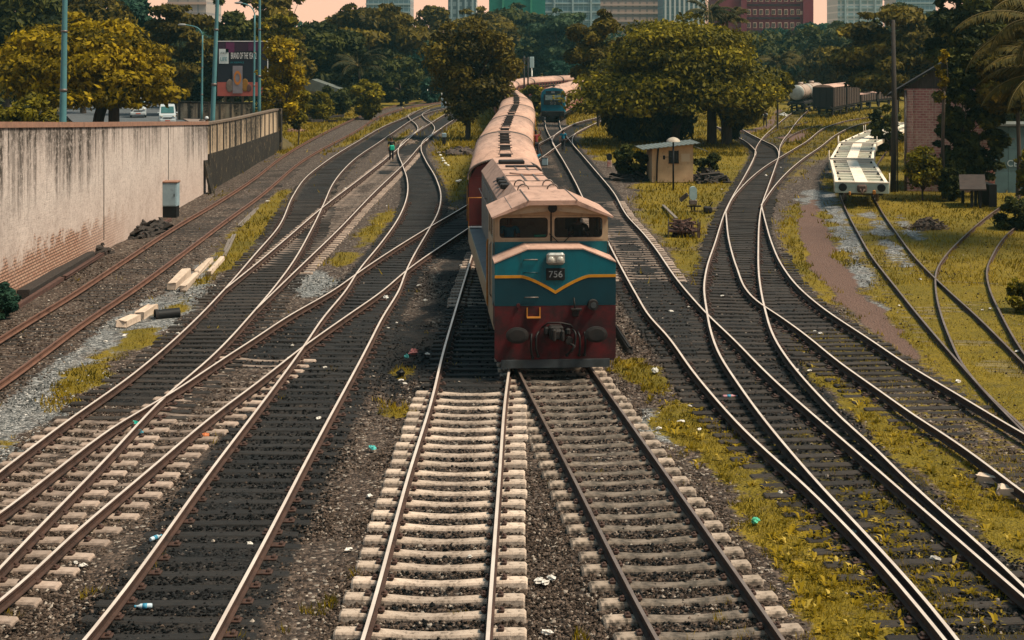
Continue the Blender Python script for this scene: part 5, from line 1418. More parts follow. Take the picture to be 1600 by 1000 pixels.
b = MB(); b.box((.06, -.06, 1.22), (.66, .1, .06)); b.box((.06, -.05, 1.62), (.04, .03, .72)); b.box((-.23, -.05, 1.62), (.05, .04, .78)); b.box((.35, -.05, 1.62), (.05, .04, .78)); b.build('frame', M_DARK, wi)
b = MB(); b.tube([(-1.02, -.06, 0), (-1.0, -.06, 1.2), (-.92, -.06, 2.2)], .05, 6); b.build('drain_pipe', M_DARK, hut)
b = MB(); b.box((.82, -.01, 1.55), (.55, .03, .5)); b.build('notice_patch', mat('pale_patch', (.55, .42, .28), None, rough=.9), hut)
# lamp on a post in front of the hut
q = gp(1052, 297)
hl2 = thing('yard_lamp', 'dark lamp post with a pale dome reflector in front of the ochre hut', 'lamp', (q[0], q[1], -.04))
b = MB(); b.tube([(0, 0, 0), (0, 0, 2.95)], [.06, .05], 10); b.box((0, 0, 2.0), (.05, .05, .3)); b.build('post', M_BLACK, hl2)
b = MB(); k = 18; vs = []; rings = [(.42, 2.92), (.38, 3.02), (.26, 3.12), (.10, 3.18), (.01, 3.19)]
for rr, z in rings: vs += [(rr * math.cos(2 * math.pi * i / k), rr * math.sin(2 * math.pi * i / k), z) for i in range(k)]
b.smooth = True; b.add(vs, [(qq * k + i, qq * k + (i + 1) % k, (qq + 1) * k + (i + 1) % k, (qq + 1) * k + i) for qq in range(4) for i in range(k)]); b.build('dome_reflector', mat('dome_pale', (.42, .36, .28), (.3, .25, .2), 5, .6), hl2)
b = MB(); b.box((-.55, .0, 1.98), (.14, .12, .24), bev=.02); b.bar((-.5, 0, 2.0), (0, 0, 2.02), .03); b.build('switch_box', M_BLACK, hl2)

# ------------------------------------------------------------------ point indicator, trackside signals, relay boxes
def ground_signal(label, p):
    root = thing('ground_signal', label, 'ground signal', p)
    M_SG = mat('signal_pale_blue', (.33, .44, .43), (.25, .34, .33), 3, .55)
    b = MB(); pr = rounded(-.19, .19, .62, 1.32, .185, 8); b.prism(pr, -.10, .12); b.build('face', M_SG, root)
    b = MB(); b.box((0, .02, .50), (.40, .26, .26), bev=.03); b.build('lamp_case', M_STEEL, root)
    b = MB(); b.box((.1, .02, .30), (.62, .12, .08)); b.box((-.08, 0, .13), (.07, .07, .3)); b.box((.08, .04, .13), (.07, .07, .3)); b.box((-.1, -.05, .32), (.5, .05, .06), R(20)); b.build('stand', M_BLACK, root)
    b = MB(); b.bar((-.25, .2, .9), (-.62, .4, .55), .05, .22); b.build('side_arm', M_STEEL, root)
p = gp(1083, 330); ground_signal('pale blue round topped ground signal on the grass near the hut', (p[0], p[1], -.04))
p = gp(1106, 331)
rb = thing('point_motor', 'dark lever box on the grass right of the round topped ground signal', 'lever box', (p[0], p[1], -.04)); b = MB(); b.box((0, 0, .16), (.42, .5, .3), bev=.05); b.build('case', M_DARK, rb); b = MB(); b.bar((-.9, 0, .08), (.9, 0, .08), .05); b.build('rod', M_DARK, rb); b = MB(); b.tube([(.1, 0, .3), (.25, 0, .55)], .03, 6); b.build('lever', M_DARK, rb)
p = gp(952, 261)
ss = thing('shunting_signal', 'small black shunting signal with a red and white foot in the grass', 'ground signal', (p[0], p[1], -.04))
b = MB(); b.box((0, 0, .28), (.30, .3, .5), bev=.02); b.build('foot', mat('red_white_foot', (.34, .10, .07), (.5, .42, .36), 4, .8), ss); b = MB(); b.prism(rounded(-.19, .19, .53, 1.0, .16, 6), -.15, .15); b.build('head', M_BLACK, ss)
p = gp(668, 160)
sg = thing('disc_signal', 'white post with a round disc on the far yellow meadow', 'signal', (p[0], p[1], -.1))
M_SW = mat('signal_white', (.58, .56, .50), None, rough=.6)
b = MB(); b.cyl((0, 0, 0), (0, 0, 2.9), .09, 8); b.build('post', M_SW, sg); b = MB(); b.tube([(0, -.1, 2.75), (0, -.04, 2.75)], [.36, .36], 18); b.build('disc', M_SW, sg); b = MB(); b.box((0, -.05, 1.35), (.62, .3, .42), bev=.03); b.build('box', M_SW, sg)
p = gp(693, 168)
rc = thing('relay_cabinet', 'pale grey relay cabinet at the left of the small tree', 'cabinet', (p[0], p[1], -.1)); b = MB(); b.box((0, 0, .75), (.7, .5, 1.45), bev=.03); b.build('body', M_SG2 if False else mat('relay_pale', (.36, .43, .43), (.28, .34, .34), 3, .6), rc); b = MB(); b.cyl((-.25, 0, 1.4), (-.25, 0, 2.3), .04, 6); b.build('conduit', M_SW, rc); b = MB(); b.box((0, -.26, .75), (.6, .02, 1.2)); b.build('door', M_CABG, rc)
p = gp(694, 226)
tb = thing('trackside_box', 'small pale box on a dark stump beside the scrap heap below the small tree', 'box', (p[0], p[1], -.04)); b = MB(); b.box((0, 0, .35), (.34, .34, .7), bev=.04); b.build('stump', M_DARK, tb); b = MB(); b.box((0, 0, .88), (.38, .34, .36), bev=.03); b.build('case', M_CABG, tb)
p = gp(851, 258)
tb = thing('trackside_box', 'blue grey equipment box between the coaches and the right hand track', 'box', (p[0], p[1], -.04)); b = MB(); b.box((0, 0, .3), (.46, .4, .56), bev=.04); b.build('case', M_CABG, tb); b = MB(); b.box((0, 0, .61), (.5, .44, .06), bev=.02); b.build('lid', M_STEEL, tb)
for px, py, zt, lab in ((742, 152, 118, 'thin white signal mast seen through the small tree'), (776, 150, 106, 'pale signal mast with arrow shaped head above the coach roofs'), (831, 160, 102, 'pale signal mast with a rectangular board above the coach roofs')):
    Y = 245; p0 = at(px, 150, Y); z1 = at(px, zt, Y)[2]
    s_ = thing('signal_mast', lab, 'signal', (p0[0], Y, 0)); b = MB(); b.cyl((0, 0, 0), (0, 0, z1), .12, 8); b.build('mast', M_SW, s_); b = MB()
    if px == 776: b.prism([(-.6, z1 - .6), (.6, z1 - .6), (0, z1 + 1.1)], -.1, .1)
    else: b.box((0, -.1, z1 + .5), (.75, .2, 1.9), bev=.05)
    b.build('head', mat('mast_head', (.30, .40, .40), None, rough=.6), s_)
for px, Y, z1 in ((819, 205, 7.6), (825, 212, 7.4)):
    p0 = at(px, 150, Y); t_ = thing('utility_pole', ('slim dark pole in front of the teal railcar roof', 'slim dark pole just right of its twin, left of the teal railcar')[px == 825], 'pole', (p0[0], Y, 0)); b = MB(); b.cyl((0, 0, 0), (0, 0, z1), .12, 8); b.build('pole', M_DARK, t_); b = MB(); b.box((0, 0, z1 - .5), (.5, .2, .5), bev=.05); b.build('lamp_box', M_DARK, t_)

# ------------------------------------------------------------------ brick shed, teal sheet shed, lean-to table, pole
bx0 = at(1407, 290, 85)[0]; bx1 = bx0 + 5.1
def brick_mat():
    m, nt, b = new_mat('old_brick_wall'); v = scaled_vec(nt, 'Object', (1, 1, 1))
    sx = nt.nodes.new('ShaderNodeSeparateXYZ'); nt.links.new(v, sx.inputs[0]); cx = nt.nodes.new('ShaderNodeCombineXYZ'); nt.links.new(math_n(nt, 'ADD', sx.outputs['X'], sx.outputs['Y']), cx.inputs[0]); nt.links.new(sx.outputs['Z'], cx.inputs[1])
    br = nt.nodes.new('ShaderNodeTexBrick'); br.inputs['Scale'].default_value = 1; br.inputs['Brick Width'].default_value = .36; br.inputs['Row Height'].default_value = .15; br.inputs['Mortar Size'].default_value = .016
    br.inputs['Color1'].default_value = (.42, .17, .15, 1); br.inputs['Color2'].default_value = (.30, .11, .10, 1); br.inputs['Mortar'].default_value = (.48, .38, .31, 1); nt.links.new(cx.outputs[0], br.inputs['Vector'])
    f = ramp(nt, noise(nt, v, .8, 6, .7), .42, .60); f2 = ramp(nt, noise(nt, v, 5, 6, .75), .40, .62)
    c = mix(nt, math_n(nt, 'MULTIPLY', math_n(nt, 'MULTIPLY', f, f2), .9), br.outputs['Color'], mix(nt, noise(nt, v, 3, 5), (.46, .34, .25), (.60, .46, .36)))
    c = mix(nt, ramp(nt, noise(nt, scaled_vec(nt, 'Object', (1.5, 1.5, .25)), 1.3, 5), .56, .76), c, (.09, .06, .05))
    nt.links.new(c, b.inputs['Base Color']); b.inputs['Roughness'].default_value = .9
    bn = nt.nodes.new('ShaderNodeBump'); bn.inputs['Strength'].default_value = .5; bn.inputs['Distance'].default_value = .02; nt.links.new(br.outputs['Fac'], bn.inputs['Height']); bn.invert = True; nt.links.new(bn.outputs['Normal'], b.inputs['Normal'])
    return m
M_BRICK = brick_mat()
sh = thing('brick_shed', 'old brick shed with a dark gabled roof, half buried in climbing leaves', 'shed', (bx0, 84.2, -.05), -R(16.5))
WX = bx1 - bx0
b = MB(); b.box((WX / 2, .2, 3.05), (WX, .4, 6.1)); b.box((.2, 3.5, 3.05), (.4, 6.2, 6.1)); b.box((WX - .2, 3.5, 3.05), (.4, 6.2, 6.1)); b.box((WX / 2, 6.8, 3.05), (WX, .4, 6.1)); b.build('walls', M_BRICK, sh)
for x in (.35, WX - .35):
    b = MB(); b.box((x, -.05, 3.05), (.34, .1, 6.0)); b.build('pilaster', M_BRICK, sh)
b = MB(); b.prism([(0, 6.1), (WX, 6.1), (WX / 2, 7.75)], .06, .34); b.build('gable', mat('gable_dark_boards', (.035, .03, .026), (.08, .06, .05), 3, .9, 0, .3, 8, sc=(6, 1, .8)), sh)
b = MB()
for s in (-1, 1):
    x0 = WX / 2; x1 = WX / 2 + s * (WX / 2 + 1.0); z0 = 7.9; z1 = 7.9 - (WX / 2 + 1.0) * .62
    b.add([(x0, -.28, z0), (x1, -.28, z1), (x1, 7.2, z1), (x0, 7.2, z0), (x0, -.28, z0 - .12), (x1, -.28, z1 - .12), (x1, 7.2, z1 - .12), (x0, 7.2, z0 - .12)], [(0, 1, 2, 3), (7, 6, 5, 4), (0, 4, 5, 1), (1, 5, 6, 2), (2, 6, 7, 3), (3, 7, 4, 0)])
b.build('roof', mat('roof_dark_sheet', (.022, .02, .018), (.012, .011, .01), 2, .8, 0, .2, 10), sh)
b = MB(); b.box((WX * .62, -.02, 1.2), (2.9, .1, 1.5)); b.build('doorway', M_BLACK, sh)
b = MB(); b.tube([(.08, -.12, 0), (.08, -.12, 6.0)], .07, 8); b.build('drain_pipe', M_STEEL, sh)
M_TSHEET = mat('teal_painted_sheet', (.085, .155, .165), (.06, .11, .12), 1.4, .6, 0, .1, 10, c3=(.035, .05, .05), s3=1.3, lo3=.55, hi3=.75)
tx = at(1548, 290, 83)[0]
ts = thing('sheet_shed', 'weathered teal metal shed at the right edge with a painted white mark', 'shed', (tx, 83, -.05))
b = MB(); b.box((2.5, 1.5, 1.95), (5, 3, 3.9)); b.build('walls', mat('shed_core', (.04, .06, .06), None, rough=.8), ts)
for i in range(5):
    for j in range(3):
        b = MB(); b.box((.5 + i, -.02, .66 + j * 1.29), (.98, .04, 1.27), bev=.008); b.build('sheet_panel', M_TSHEET, ts)
b = MB(); b.box((0, -.06, 1.95), (.14, .1, 4.0)); b.box((1.0, -.06, 3.2), (.8, .05, .05)); b.build('frame_bar', M_STEEL, ts)
o = link('painted_mark', text_mesh('painted_mark', 'CE', .55, mat('faded_white_paint', (.34, .42, .43), None, rough=.8), .004), ts, (1.25, -.06, 1.75)); o.rotation_euler = (R(90), 0, 0)
b = MB(); b.box((2.5, 1.5, 4.0), (5.4, 3.4, .12)); b.build('roof', M_SHEET, ts)
ln = thing('lean_to_table', 'dark sloping topped stand on posts below the brick shed', 'stand', (gp(1527, 325)[0], gp(1527, 325)[1], -.05))
b = MB(); b.add([(-.95, -.1, 1.05), (.45, -.1, 1.05), (1.15, 2.3, 1.62), (-.25, 2.3, 1.62), (-.95, -.1, .97), (.45, -.1, .97), (1.15, 2.3, 1.54), (-.25, 2.3, 1.54)], [(0, 1, 2, 3), (7, 6, 5, 4), (0, 4, 5, 1), (1, 5, 6, 2), (2, 6, 7, 3), (3, 7, 4, 0)]); b.build('top', mat('stand_top_brown', (.045, .032, .026), (.026, .02, .017), 3, .8, 0, .3, 12), ln)
for x, y, z in ((-.25, .1, 1.0), (.18, .1, 1.0), (.3, 1.2, 1.25), (.85, 2.1, 1.5), (-.1, 2.1, 1.5)):
    b = MB(); b.box((x, y, z / 2), (.13, .13, z)); b.build('post', M_BLACK, ln)
b = MB(); b.box((.95, 1.3, .65), (.4, 1.9, 1.2)); b.build('side_board', M_BLACK, ln)
p0 = at(1396, 290, 83.5)
up = thing('utility_pole', 'tall bare dark wooden pole at the left corner of the brick shed', 'pole', (p0[0], 83.5, -.1))
b = MB(); b.tube([(0, 0, 0), (.05, 0, 5), (-.02, 0, 10.2)], [.17, .15, .11], 10); b.build('pole', mat('pole_dark_wood', (.022, .019, .016), (.045, .036, .03), 4, .9, 0, .4, 12, sc=(6, 6, .5)), up); b = MB(); b.tube([(.25, 0, 0), (.22, 0, 5.5)], .035, 6); b.build('cable_pipe', M_DARK, up)
p0 = gp(1412, 292)
# small building seen through the trees by the far left meadow
wb = thing('white_cottage', 'low white cottage glimpsed under the dark trees left of the palm', 'house', (at(488, 165, 190)[0], 190, -.1))
b = MB(); b.box((0, 2, 1.5), (8, 4, 3.0)); b.build('wall', mat('cottage_white', (.40, .38, .33), (.32, .29, .25), 2, .9), wb)
for x in (-2.6, -.6, 1.2, 2.9):
    b = MB(); b.box((x, -.02, 1.5), (.9, .1, 1.9)); b.build('opening', M_BLACK, wb)
b = MB(); b.prism([(-4.6, 3.0), (4.6, 3.0), (0, 4.6)], -.6, 4.6); b.build('roof', M_SHEET, wb)

# ------------------------------------------------------------------ vehicles on the road
M_VAN = mat('van_silver_paint', (.46, .50, .50), (.40, .44, .44), 1, .3, .2); M_VGL = mat('van_glass', (.03, .09, .09), (.05, .13, .13), 2, .1); M_TYRE = mat('tyre', (.012, .012, .012), None, rough=.9)
def van(label, p, rz, sc=1.0, paint=M_VAN, big=False):
    root = thing('van', label, 'van', p, rz); root.scale = (sc,) * 3
    W, L, H = .74, 3.4, 1.86
    side = [(0, .25), (.02, .62), (.10, .92), (.42, 1.05), (.86, 1.72), (1.1, H), (L - .12, H - .02), (L, 1.1), (L, .25)]
    b = MB(); n = len(side); prof = []
    for f, x in ((.90, -W), (1.0, -W * .97)): pass
    vs = []
    for x, k in ((-W, 1), (W, 1)):
        for y, z in side: vs.append((x * (1 - .12 * max(0, (z - 1.0)) / .86), y, z))
    b.add(vs, [tuple(range(n)), tuple(range(2 * n - 1, n - 1, -1))] + [((i + 1) % n, i, n + i, n + (i + 1) % n) for i in range(n)]); bo = b.build('body', paint, root)
    b = MB(); b.add([(-.60, .415, 1.10), (.60, .415, 1.10), (.56, .80, 1.68), (-.56, .80, 1.68)], [(0, 1, 2, 3)]); b.v = [(x, y - .012, z + .008) for x, y, z in b.v]; b.build('windscreen', M_VGL, root)
    for s in (-1, 1):
        b = MB(); b.box((s * (W * .935), 1.9, 1.40), (.03, 2.2, .46)); b.build('side_window', M_VGL, root)
        b = MB(); b.ball((s * .56, .02, .80), (.15, .06, .09), 10, 6); b.build('headlight', M_LENS, root)
        b = MB(); b.box((s * (W + .1), .55, 1.12), (.16, .08, .13), bev=.03); b.build('wing_mirror', paint, root)
        for y in (.55, 2.75):
            b = MB(); b.tube([(s * (W - .14), y, .29), (s * (W + .01), y, .29)], [.29, .29], 18); wh = b.build('wheel', M_TYRE, root); b = MB(); b.tube([(s * (W + .0), y, .29), (s * (W + .02), y, .29)], [.17, .16], 12); b.build('rim', M_CHROME, wh)
    b = MB(); b.box((0, -.01, .66), (.80, .04, .10), bev=.01); b.build('grille', M_BLACK, root)
    b = MB(); b.box((0, -.02, .40), (1.36, .1, .22), bev=.03); bp = b.build('bumper', paint, root); b = MB(); b.box((0, -.08, .42), (.44, .02, .11)); b.build('registration_plate', mat('plate_reddish', (.42, .12, .08), None, rough=.5), bp)
    return root
p = at(262, 195, 132); van('small silver van driving toward the wall bend', (p[0], 132, road_z(132) + .01), R(15))
p = at(216, 186, 152); van('second silver van half hidden by the golden tree', (p[0], 152, road_z(152) + .01), R(15), 1.12)
def bus(label, p, rz, paint, band):
    root = thing('bus', label, 'bus', p, rz); L, W, H = 10, 1.22, 2.9
    b = MB(); b.box((0, L / 2, 1.55), (2 * W, L, 2.7), bev=.12); b.build('body', paint, root)
    for s in (-1, 1):
        b = MB(); b.box((s * W, L / 2, 2.05), (.05, L - .8, .8), bev=.02); b.build('window_band', M_VGL, root)
        for y in (2, L - 2.2): b = MB(); b.tube([(s * (W - .2), y, .48), (s * (W + .02), y, .48)], [.48, .48], 18); b.build('wheel', M_TYRE, root)
    b = MB(); b.box((0, .02, 2.0), (2.1, .06, 1.0), bev=.02); b.build('windscreen', M_VGL, root)
    b = MB(); b.box((0, L / 2, 2.93), (2.2, L - .3, .08), bev=.03); b.build('roof', band, root)
p = at(28, 170, 100); bus('teal and white bus roof above the wall at the left edge', (p[0] - 2, 99, road_z(99)), R(62), mat('bus_white', (.42, .46, .45), None, rough=.4), mat('bus_teal', (.03, .17, .17), None, rough=.4))
p = at(92, 180, 104)
def car(label, p, rz, paint):
    root = thing('parked_car', label, 'car', p, rz)
    side = [(0, .3), (.0, .65), (.9, .85), (1.5, 1.38), (3.0, 1.42), (3.7, .95), (4.2, .88), (4.25, .3)]; n = len(side); W = .82
    b = MB(); vs = []
    for s in (-1, 1): vs += [(s * W * (1 - .2 * max(0, z - .85)), y, z) for y, z in side]
    b.add(vs, [tuple(range(n)), tuple(range(2 * n - 1, n - 1, -1))] + [((i + 1) % n, i, n + i, n + (i + 1) % n) for i in range(n)]); b.build('body', paint, root)
    for s in (-1, 1):
        b = MB(); b.box((s * W * .93, 2.3, 1.12), (.03, 1.9, .36)); b.build('side_window', M_VGL, root)
        for y in (.8, 3.4): b = MB(); b.tube([(s * (W - .18), y, .31), (s * (W + .01), y, .31)], [.31, .31], 16); b.build('wheel', M_TYRE, root)
p = at(78, 178, 88); car('white car behind the low branches, left of the thick lamp post', (p[0] - 1, 88, road_z(88) + .01), R(70), mat('car_white', (.55, .56, .55), None, rough=.35))
p = at(146, 186, 98); car('pale car glimpsed under the golden tree, right of the thick lamp post', (p[0] - 1, 98, road_z(98) + .01), R(75), mat('car_pale', (.36, .40, .40), None, rough=.35))

# ------------------------------------------------------------------ city buildings beyond the trees
def grid_mat(name, glass, line, sx, sz, w=.08, glass2=None):
    m, nt, b = new_mat(name); v = scaled_vec(nt, 'Object', (1, 1, 1)); sp_ = nt.nodes.new('ShaderNodeSeparateXYZ'); nt.links.new(v, sp_.inputs[0])
    def ln(o, s): return math_n(nt, 'LESS_THAN', math_n(nt, 'FRACT', math_n(nt, 'DIVIDE', o, s)), w)
    f = math_n(nt, 'MAXIMUM', ln(sp_.outputs['X'], sx), ln(sp_.outputs['Z'], sz))
    g = mix(nt, noise(nt, scaled_vec(nt, 'Object', (1 / sx, 1, 1 / sz)), 1.0, 3), glass, glass2 or tuple(x * .7 for x in glass))
    nt.links.new(mix(nt, f, g, line), b.inputs['Base Color']); b.inputs['Roughness'].default_value = .35
    return m
def tower(label, x0, x1, ytop, Y, mats, depth=22, floors=None, fins=0, crown=False, name='tower_block'):
    p0 = at(x0, 80, Y)[0]; p1 = at(x1, 80, Y)[0]; h = at(0, ytop, Y)[2]
    root = thing(name, label, 'building', ((p0 + p1) / 2, Y, -.1)); w = p1 - p0
    b = MB(); b.box((0, depth / 2, h / 2), (w, depth, h)); b.build('facade', mats[0], root)
    b = MB(); b.box((0, depth / 2, h + .4), (w + .6, depth + .6, .8)); b.build('parapet', mats[1], root)
    if floors:
        for i in range(floors):
            z = h - 2 - i * 3.6
            if z < 6: break
            b = MB(); b.box((0, -.2, z), (w + .3, .4, .7)); b.build('floor_band', mats[1], root)
    for i in range(fins):
        b = MB(); b.box((-w / 2 + (i + .5) * w / fins, -.35, h / 2), (.8, .7, h)); b.build('fin', mats[1], root)
    return root, w, h
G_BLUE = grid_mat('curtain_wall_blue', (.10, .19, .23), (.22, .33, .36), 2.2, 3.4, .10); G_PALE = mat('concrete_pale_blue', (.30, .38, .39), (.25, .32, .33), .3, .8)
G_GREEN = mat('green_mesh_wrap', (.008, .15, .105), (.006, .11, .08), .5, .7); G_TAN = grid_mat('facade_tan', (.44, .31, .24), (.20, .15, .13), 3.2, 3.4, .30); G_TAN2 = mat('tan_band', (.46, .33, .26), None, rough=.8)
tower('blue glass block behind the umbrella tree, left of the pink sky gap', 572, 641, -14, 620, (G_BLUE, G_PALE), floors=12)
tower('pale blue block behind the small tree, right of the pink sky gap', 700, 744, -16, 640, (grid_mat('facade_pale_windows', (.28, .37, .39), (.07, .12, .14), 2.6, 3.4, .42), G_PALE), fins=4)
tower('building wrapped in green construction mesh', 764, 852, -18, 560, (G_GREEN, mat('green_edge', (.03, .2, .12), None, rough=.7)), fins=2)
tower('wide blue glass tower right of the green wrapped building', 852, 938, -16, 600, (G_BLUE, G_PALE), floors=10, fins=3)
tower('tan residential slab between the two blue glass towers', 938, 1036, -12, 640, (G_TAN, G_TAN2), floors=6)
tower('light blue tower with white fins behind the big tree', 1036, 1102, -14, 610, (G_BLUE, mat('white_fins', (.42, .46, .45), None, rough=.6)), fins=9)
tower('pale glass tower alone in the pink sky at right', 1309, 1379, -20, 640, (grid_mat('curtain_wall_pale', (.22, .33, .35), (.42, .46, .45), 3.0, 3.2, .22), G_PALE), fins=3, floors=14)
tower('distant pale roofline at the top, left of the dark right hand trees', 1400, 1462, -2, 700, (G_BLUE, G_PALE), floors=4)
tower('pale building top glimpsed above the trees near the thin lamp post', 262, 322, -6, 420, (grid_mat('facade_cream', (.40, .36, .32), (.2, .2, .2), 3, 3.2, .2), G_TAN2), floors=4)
M_MAR = mat('maroon_render', (.17, .035, .048), (.14, .03, .04), .3, .8); M_MAR2 = mat('maroon_dark_band', (.035, .014, .018), None, rough=.8)
root, w, h = tower('maroon building with rows of cream window frames', 1122, 1271, -20, 400, (M_MAR, M_MAR), 20)
for r_ in range(5):
    z = h - 3.2 - r_ * 3.7
    b = MB(); b.box((w * .02 + 1.0, -.12, z - 1.7), (w * .60, .3, .6)); b.build('floor_band', M_MAR2, root)  # darker maroon band below each window row
    for i in range(9):
        x = -w * .18 + i * 1.75
        b = MB(); b.box((x, -.05, z), (1.05, .2, 1.6)); fr_ = b.build('window', mat('window_cream', (.50, .36, .28), None, rough=.7) if (r_ == 0 and i == 0) else bpy.data.materials['window_cream'], root)
        b = MB(); b.box((x - .22, -.18, z), (.34, .08, 1.2)); b.box((x + .22, -.18, z), (.34, .08, 1.2)); b.build('pane', M_DGLASS, fr_)
    b = MB(); b.box((w * .36, -.08, z - .2), (1.6, .2, 1.0)); b.build('window', bpy.data.materials['window_cream'], root)
for x in (-w * .235, w * .415): 
    b = MB(); b.box((x, -.5, h / 2), (1.6, 1.0, h)); b.build('pier', M_MAR, root)
# ------------------------------------------------------------------ vegetation: tapered trunks and limbs, crowns of many leaf faces
LEAFM = {
 'gold': tint_mat('leaf_gold', (.017, .018, .002), (.38, .26, .006), .6, .32, c2=(.78, .52, .03)),
 'olive': tint_mat('leaf_olive', (.010, .014, .003), (.235, .190, .009), .6, .30, c2=(.60, .43, .03)),
 'brown': tint_mat('leaf_brown_olive', (.012, .012, .004), (.165, .120, .011), .6, .25, c2=(.32, .23, .03)),
 'dark': tint_mat('leaf_dark_green', (.005, .010, .004), (.078, .080, .013), .6, .22, c2=(.22, .18, .02)),
 'teal': tint_mat('leaf_teal_green', (.005, .022, .016), (.036, .085, .050), .6, .25, c2=(.06, .12, .055)),  # teal green leaves, lightened so the colour also carries distance haze
 'haze': tint_mat('leaf_hazed_grey_green', (.010, .030, .020), (.065, .092, .036), .6, .25, c2=(.11, .125, .045)),  # distance haze mixed into the leaf colour
}
M_TRUNK = mat('bark_dark', (.040, .030, .022), (.075, .055, .04), 3, .9, 0, .6, 14, sc=(3, 3, .6))
def leaf_verts(clumps, n, size, seed, droop=0.0):
    r = np.random.default_rng(seed)
    C = np.array([c[:3] for c in clumps]); Rr = np.array([c[3:6] for c in clumps]); tn = np.array([c[6] for c in clumps])
    w = (Rr[:, 0] * Rr[:, 2]) ; w = w / w.sum()
    k = r.choice(len(C), n, p=w)
    d = r.normal(size=(n, 3)); d /= np.linalg.norm(d, axis=1)[:, None]
    flip = (d[:, 2] < -.15) & (r.random(n) < .55); d[flip, 2] *= -1
    rad = np.where(r.random(n) < .75, .68 + .46 * r.random(n), .3 + .5 * r.random(n))
    P = C[k] + d * Rr[k] * rad[:, None]
    nr = d * .7 + r.normal(size=(n, 3)) * .55 + np.array([0, 0, .35]); nr /= np.linalg.norm(nr, axis=1)[:, None]
    a = np.cross(nr, r.normal(size=(n, 3))); a /= np.linalg.norm(a, axis=1)[:, None]; b = np.cross(nr, a)
    s = size * (.55 + .8 * r.random(n))
    a = a * s[:, None]; b = b * (s * .5)[:, None]
    a[:, 2] -= droop * s
    V = np.stack([P - a, P + b - a * .1, P + a, P - b - a * .1], 1)
    t = np.clip(tn[k] * .55 + .5 * r.random(n) - .05, 0, 1)
    return V.reshape(-1, 3), np.repeat(t, 4)

def crown_clumps(rx, ry, z0, z1, n, seed, style='round'):
    r = random.Random(seed); out = []; zc = (z0 + z1) / 2; rz = (z1 - z0) / 2
    m = (rx + ry) / 2
    for i in range(n):
        while True:
            x, y, z = r.uniform(-1, 1), r.uniform(-1, 1), r.uniform(-1, 1)
            q = x * x + y * y + z * z
            if (q > 1 and style != 'dome') or q < .18: continue
            if style == 'dome' and (z < -.75 or x * x + y * y > 1 - max(0, (z + .62) / 1.62) ** 1.5): continue
            if style == 'umbrella' and z < -.35 and r.random() < .8: continue
            if style == 'layered' and z < -.85: continue
            if style == 'tall' and x * x + y * y > .8 - .3 * z: continue
            break
        f = r.uniform(.24, .40) if i % 4 else r.uniform(.08, .16)
        if style == 'hedge': f = r.uniform(.13, .30) if style != 'sparse' else r.uniform(.14, .24)
        fl = {'umbrella': .42, 'layered': .40, 'dome': .36, 'round': .72, 'tall': .8, 'sparse': .8, 'hedge': .8}[style]
        rr = m * f
        if i % 4 == 0 and style not in ('sparse', 'hedge', 'dome'):
            q = math.sqrt(q) / r.uniform(.96, 1.03); x, y, z = x / q, y / q, max(-.6, z / q)
        out.append((x * (rx - rr * .7), y * (ry - rr * .7), zc + z * max(rz - rr * fl * .8, rz * .4), rr * r.uniform(.85, 1.25), rr * r.uniform(.85, 1.25), min(rr * fl, rz * .5), r.random()))
    return out

def trunk_mesh(clumps, h0, r0, lean=(0, 0), nl=7, seed=1, stems=((0, 0),), mtl=None):
    r = random.Random(seed); b = MB()
    for sx, sy in stems:
        fork = Vector((sx * .6 + lean[0], sy * .6 + lean[1], h0))
        P = [(sx, sy, -.3), (sx, sy, .15), (sx + lean[0] * .2 + r.uniform(-.1, .1), sy + lean[1] * .2, h0 * .45), tuple(fork)]
        b.tube([tuple(p) for p in smooth_line(P, .4, 2)], [r0 * 1.35] + [r0 * (1.08 - .35 * i / 30) for i in range(len(smooth_line(P, .4, 2)) - 1)], 9)
        cs = sorted(clumps, key=lambda c: r.random())[:nl]
        for c in cs:
            e = Vector(c[:3]); mid = fork.lerp(e, .5) + Vector((r.uniform(-.3, .3), r.uniform(-.3, .3), r.uniform(0, .5)))
            Q = smooth_line([tuple(fork - Vector((0, 0, .3))), tuple(mid), tuple(e)], .6, 2)
            b.tube([tuple(p) for p in Q], [max(.02, r0 * .5 * (1 - .85 * i / (len(Q) - 1))) for i in range(len(Q))], 6)
    return b.mesh('trunk', mtl or M_TRUNK)

TSEED = [10]
def tree(label, x0, x1, yt, yb, Y, gz, m, n, size, style='round', trunk=None, nc=26, name='tree', cat='tree', dy=.9, stems=((0, 0),), group=None, r0=None, droop=0, nl=7):
    TSEED[0] += 1; sd = TSEED[0]
    if Y > 140: n = int(n * 1.5); size *= 1.15; x0, x1 = x0 - (x1 - x0) * .10, x1 + (x1 - x0) * .10; nc = int(nc * 1.3)
    a = at(x0, yb, Y); c = at(x1, yt, Y)
    rx = (c[0] - a[0]) / 2; cx = (a[0] + c[0]) / 2
    tx = cx if trunk is None else at(trunk, 100, Y)[0]
    root = thing(name, label, cat, (tx, Y, gz), 0, group)
    zb = a[2] - gz if style != 'hedge' else min(a[2] - gz, -.1)
    if style in ('hedge', 'sparse'): nc = nc * 2
    cl = crown_clumps(rx, rx * dy, zb, c[2] - gz, nc, sd, style)
    cl = [(q[0] + cx - tx,) + q[1:] for q in cl]
    V, t = leaf_verts(cl, n, size, sd, droop)
    link('crown', np_mesh('crown', V, 4, LEAFM[m], t), root)
    h0 = max(.5, (a[2] - gz) + (c[2] - a[2]) * .18)
    link('trunk', trunk_mesh(cl, h0, r0 or max(.10, min(.5, rx * .055)), (0, 0), nl, sd, stems), root)
    return root
def rz_(Y): return road_z(Y)

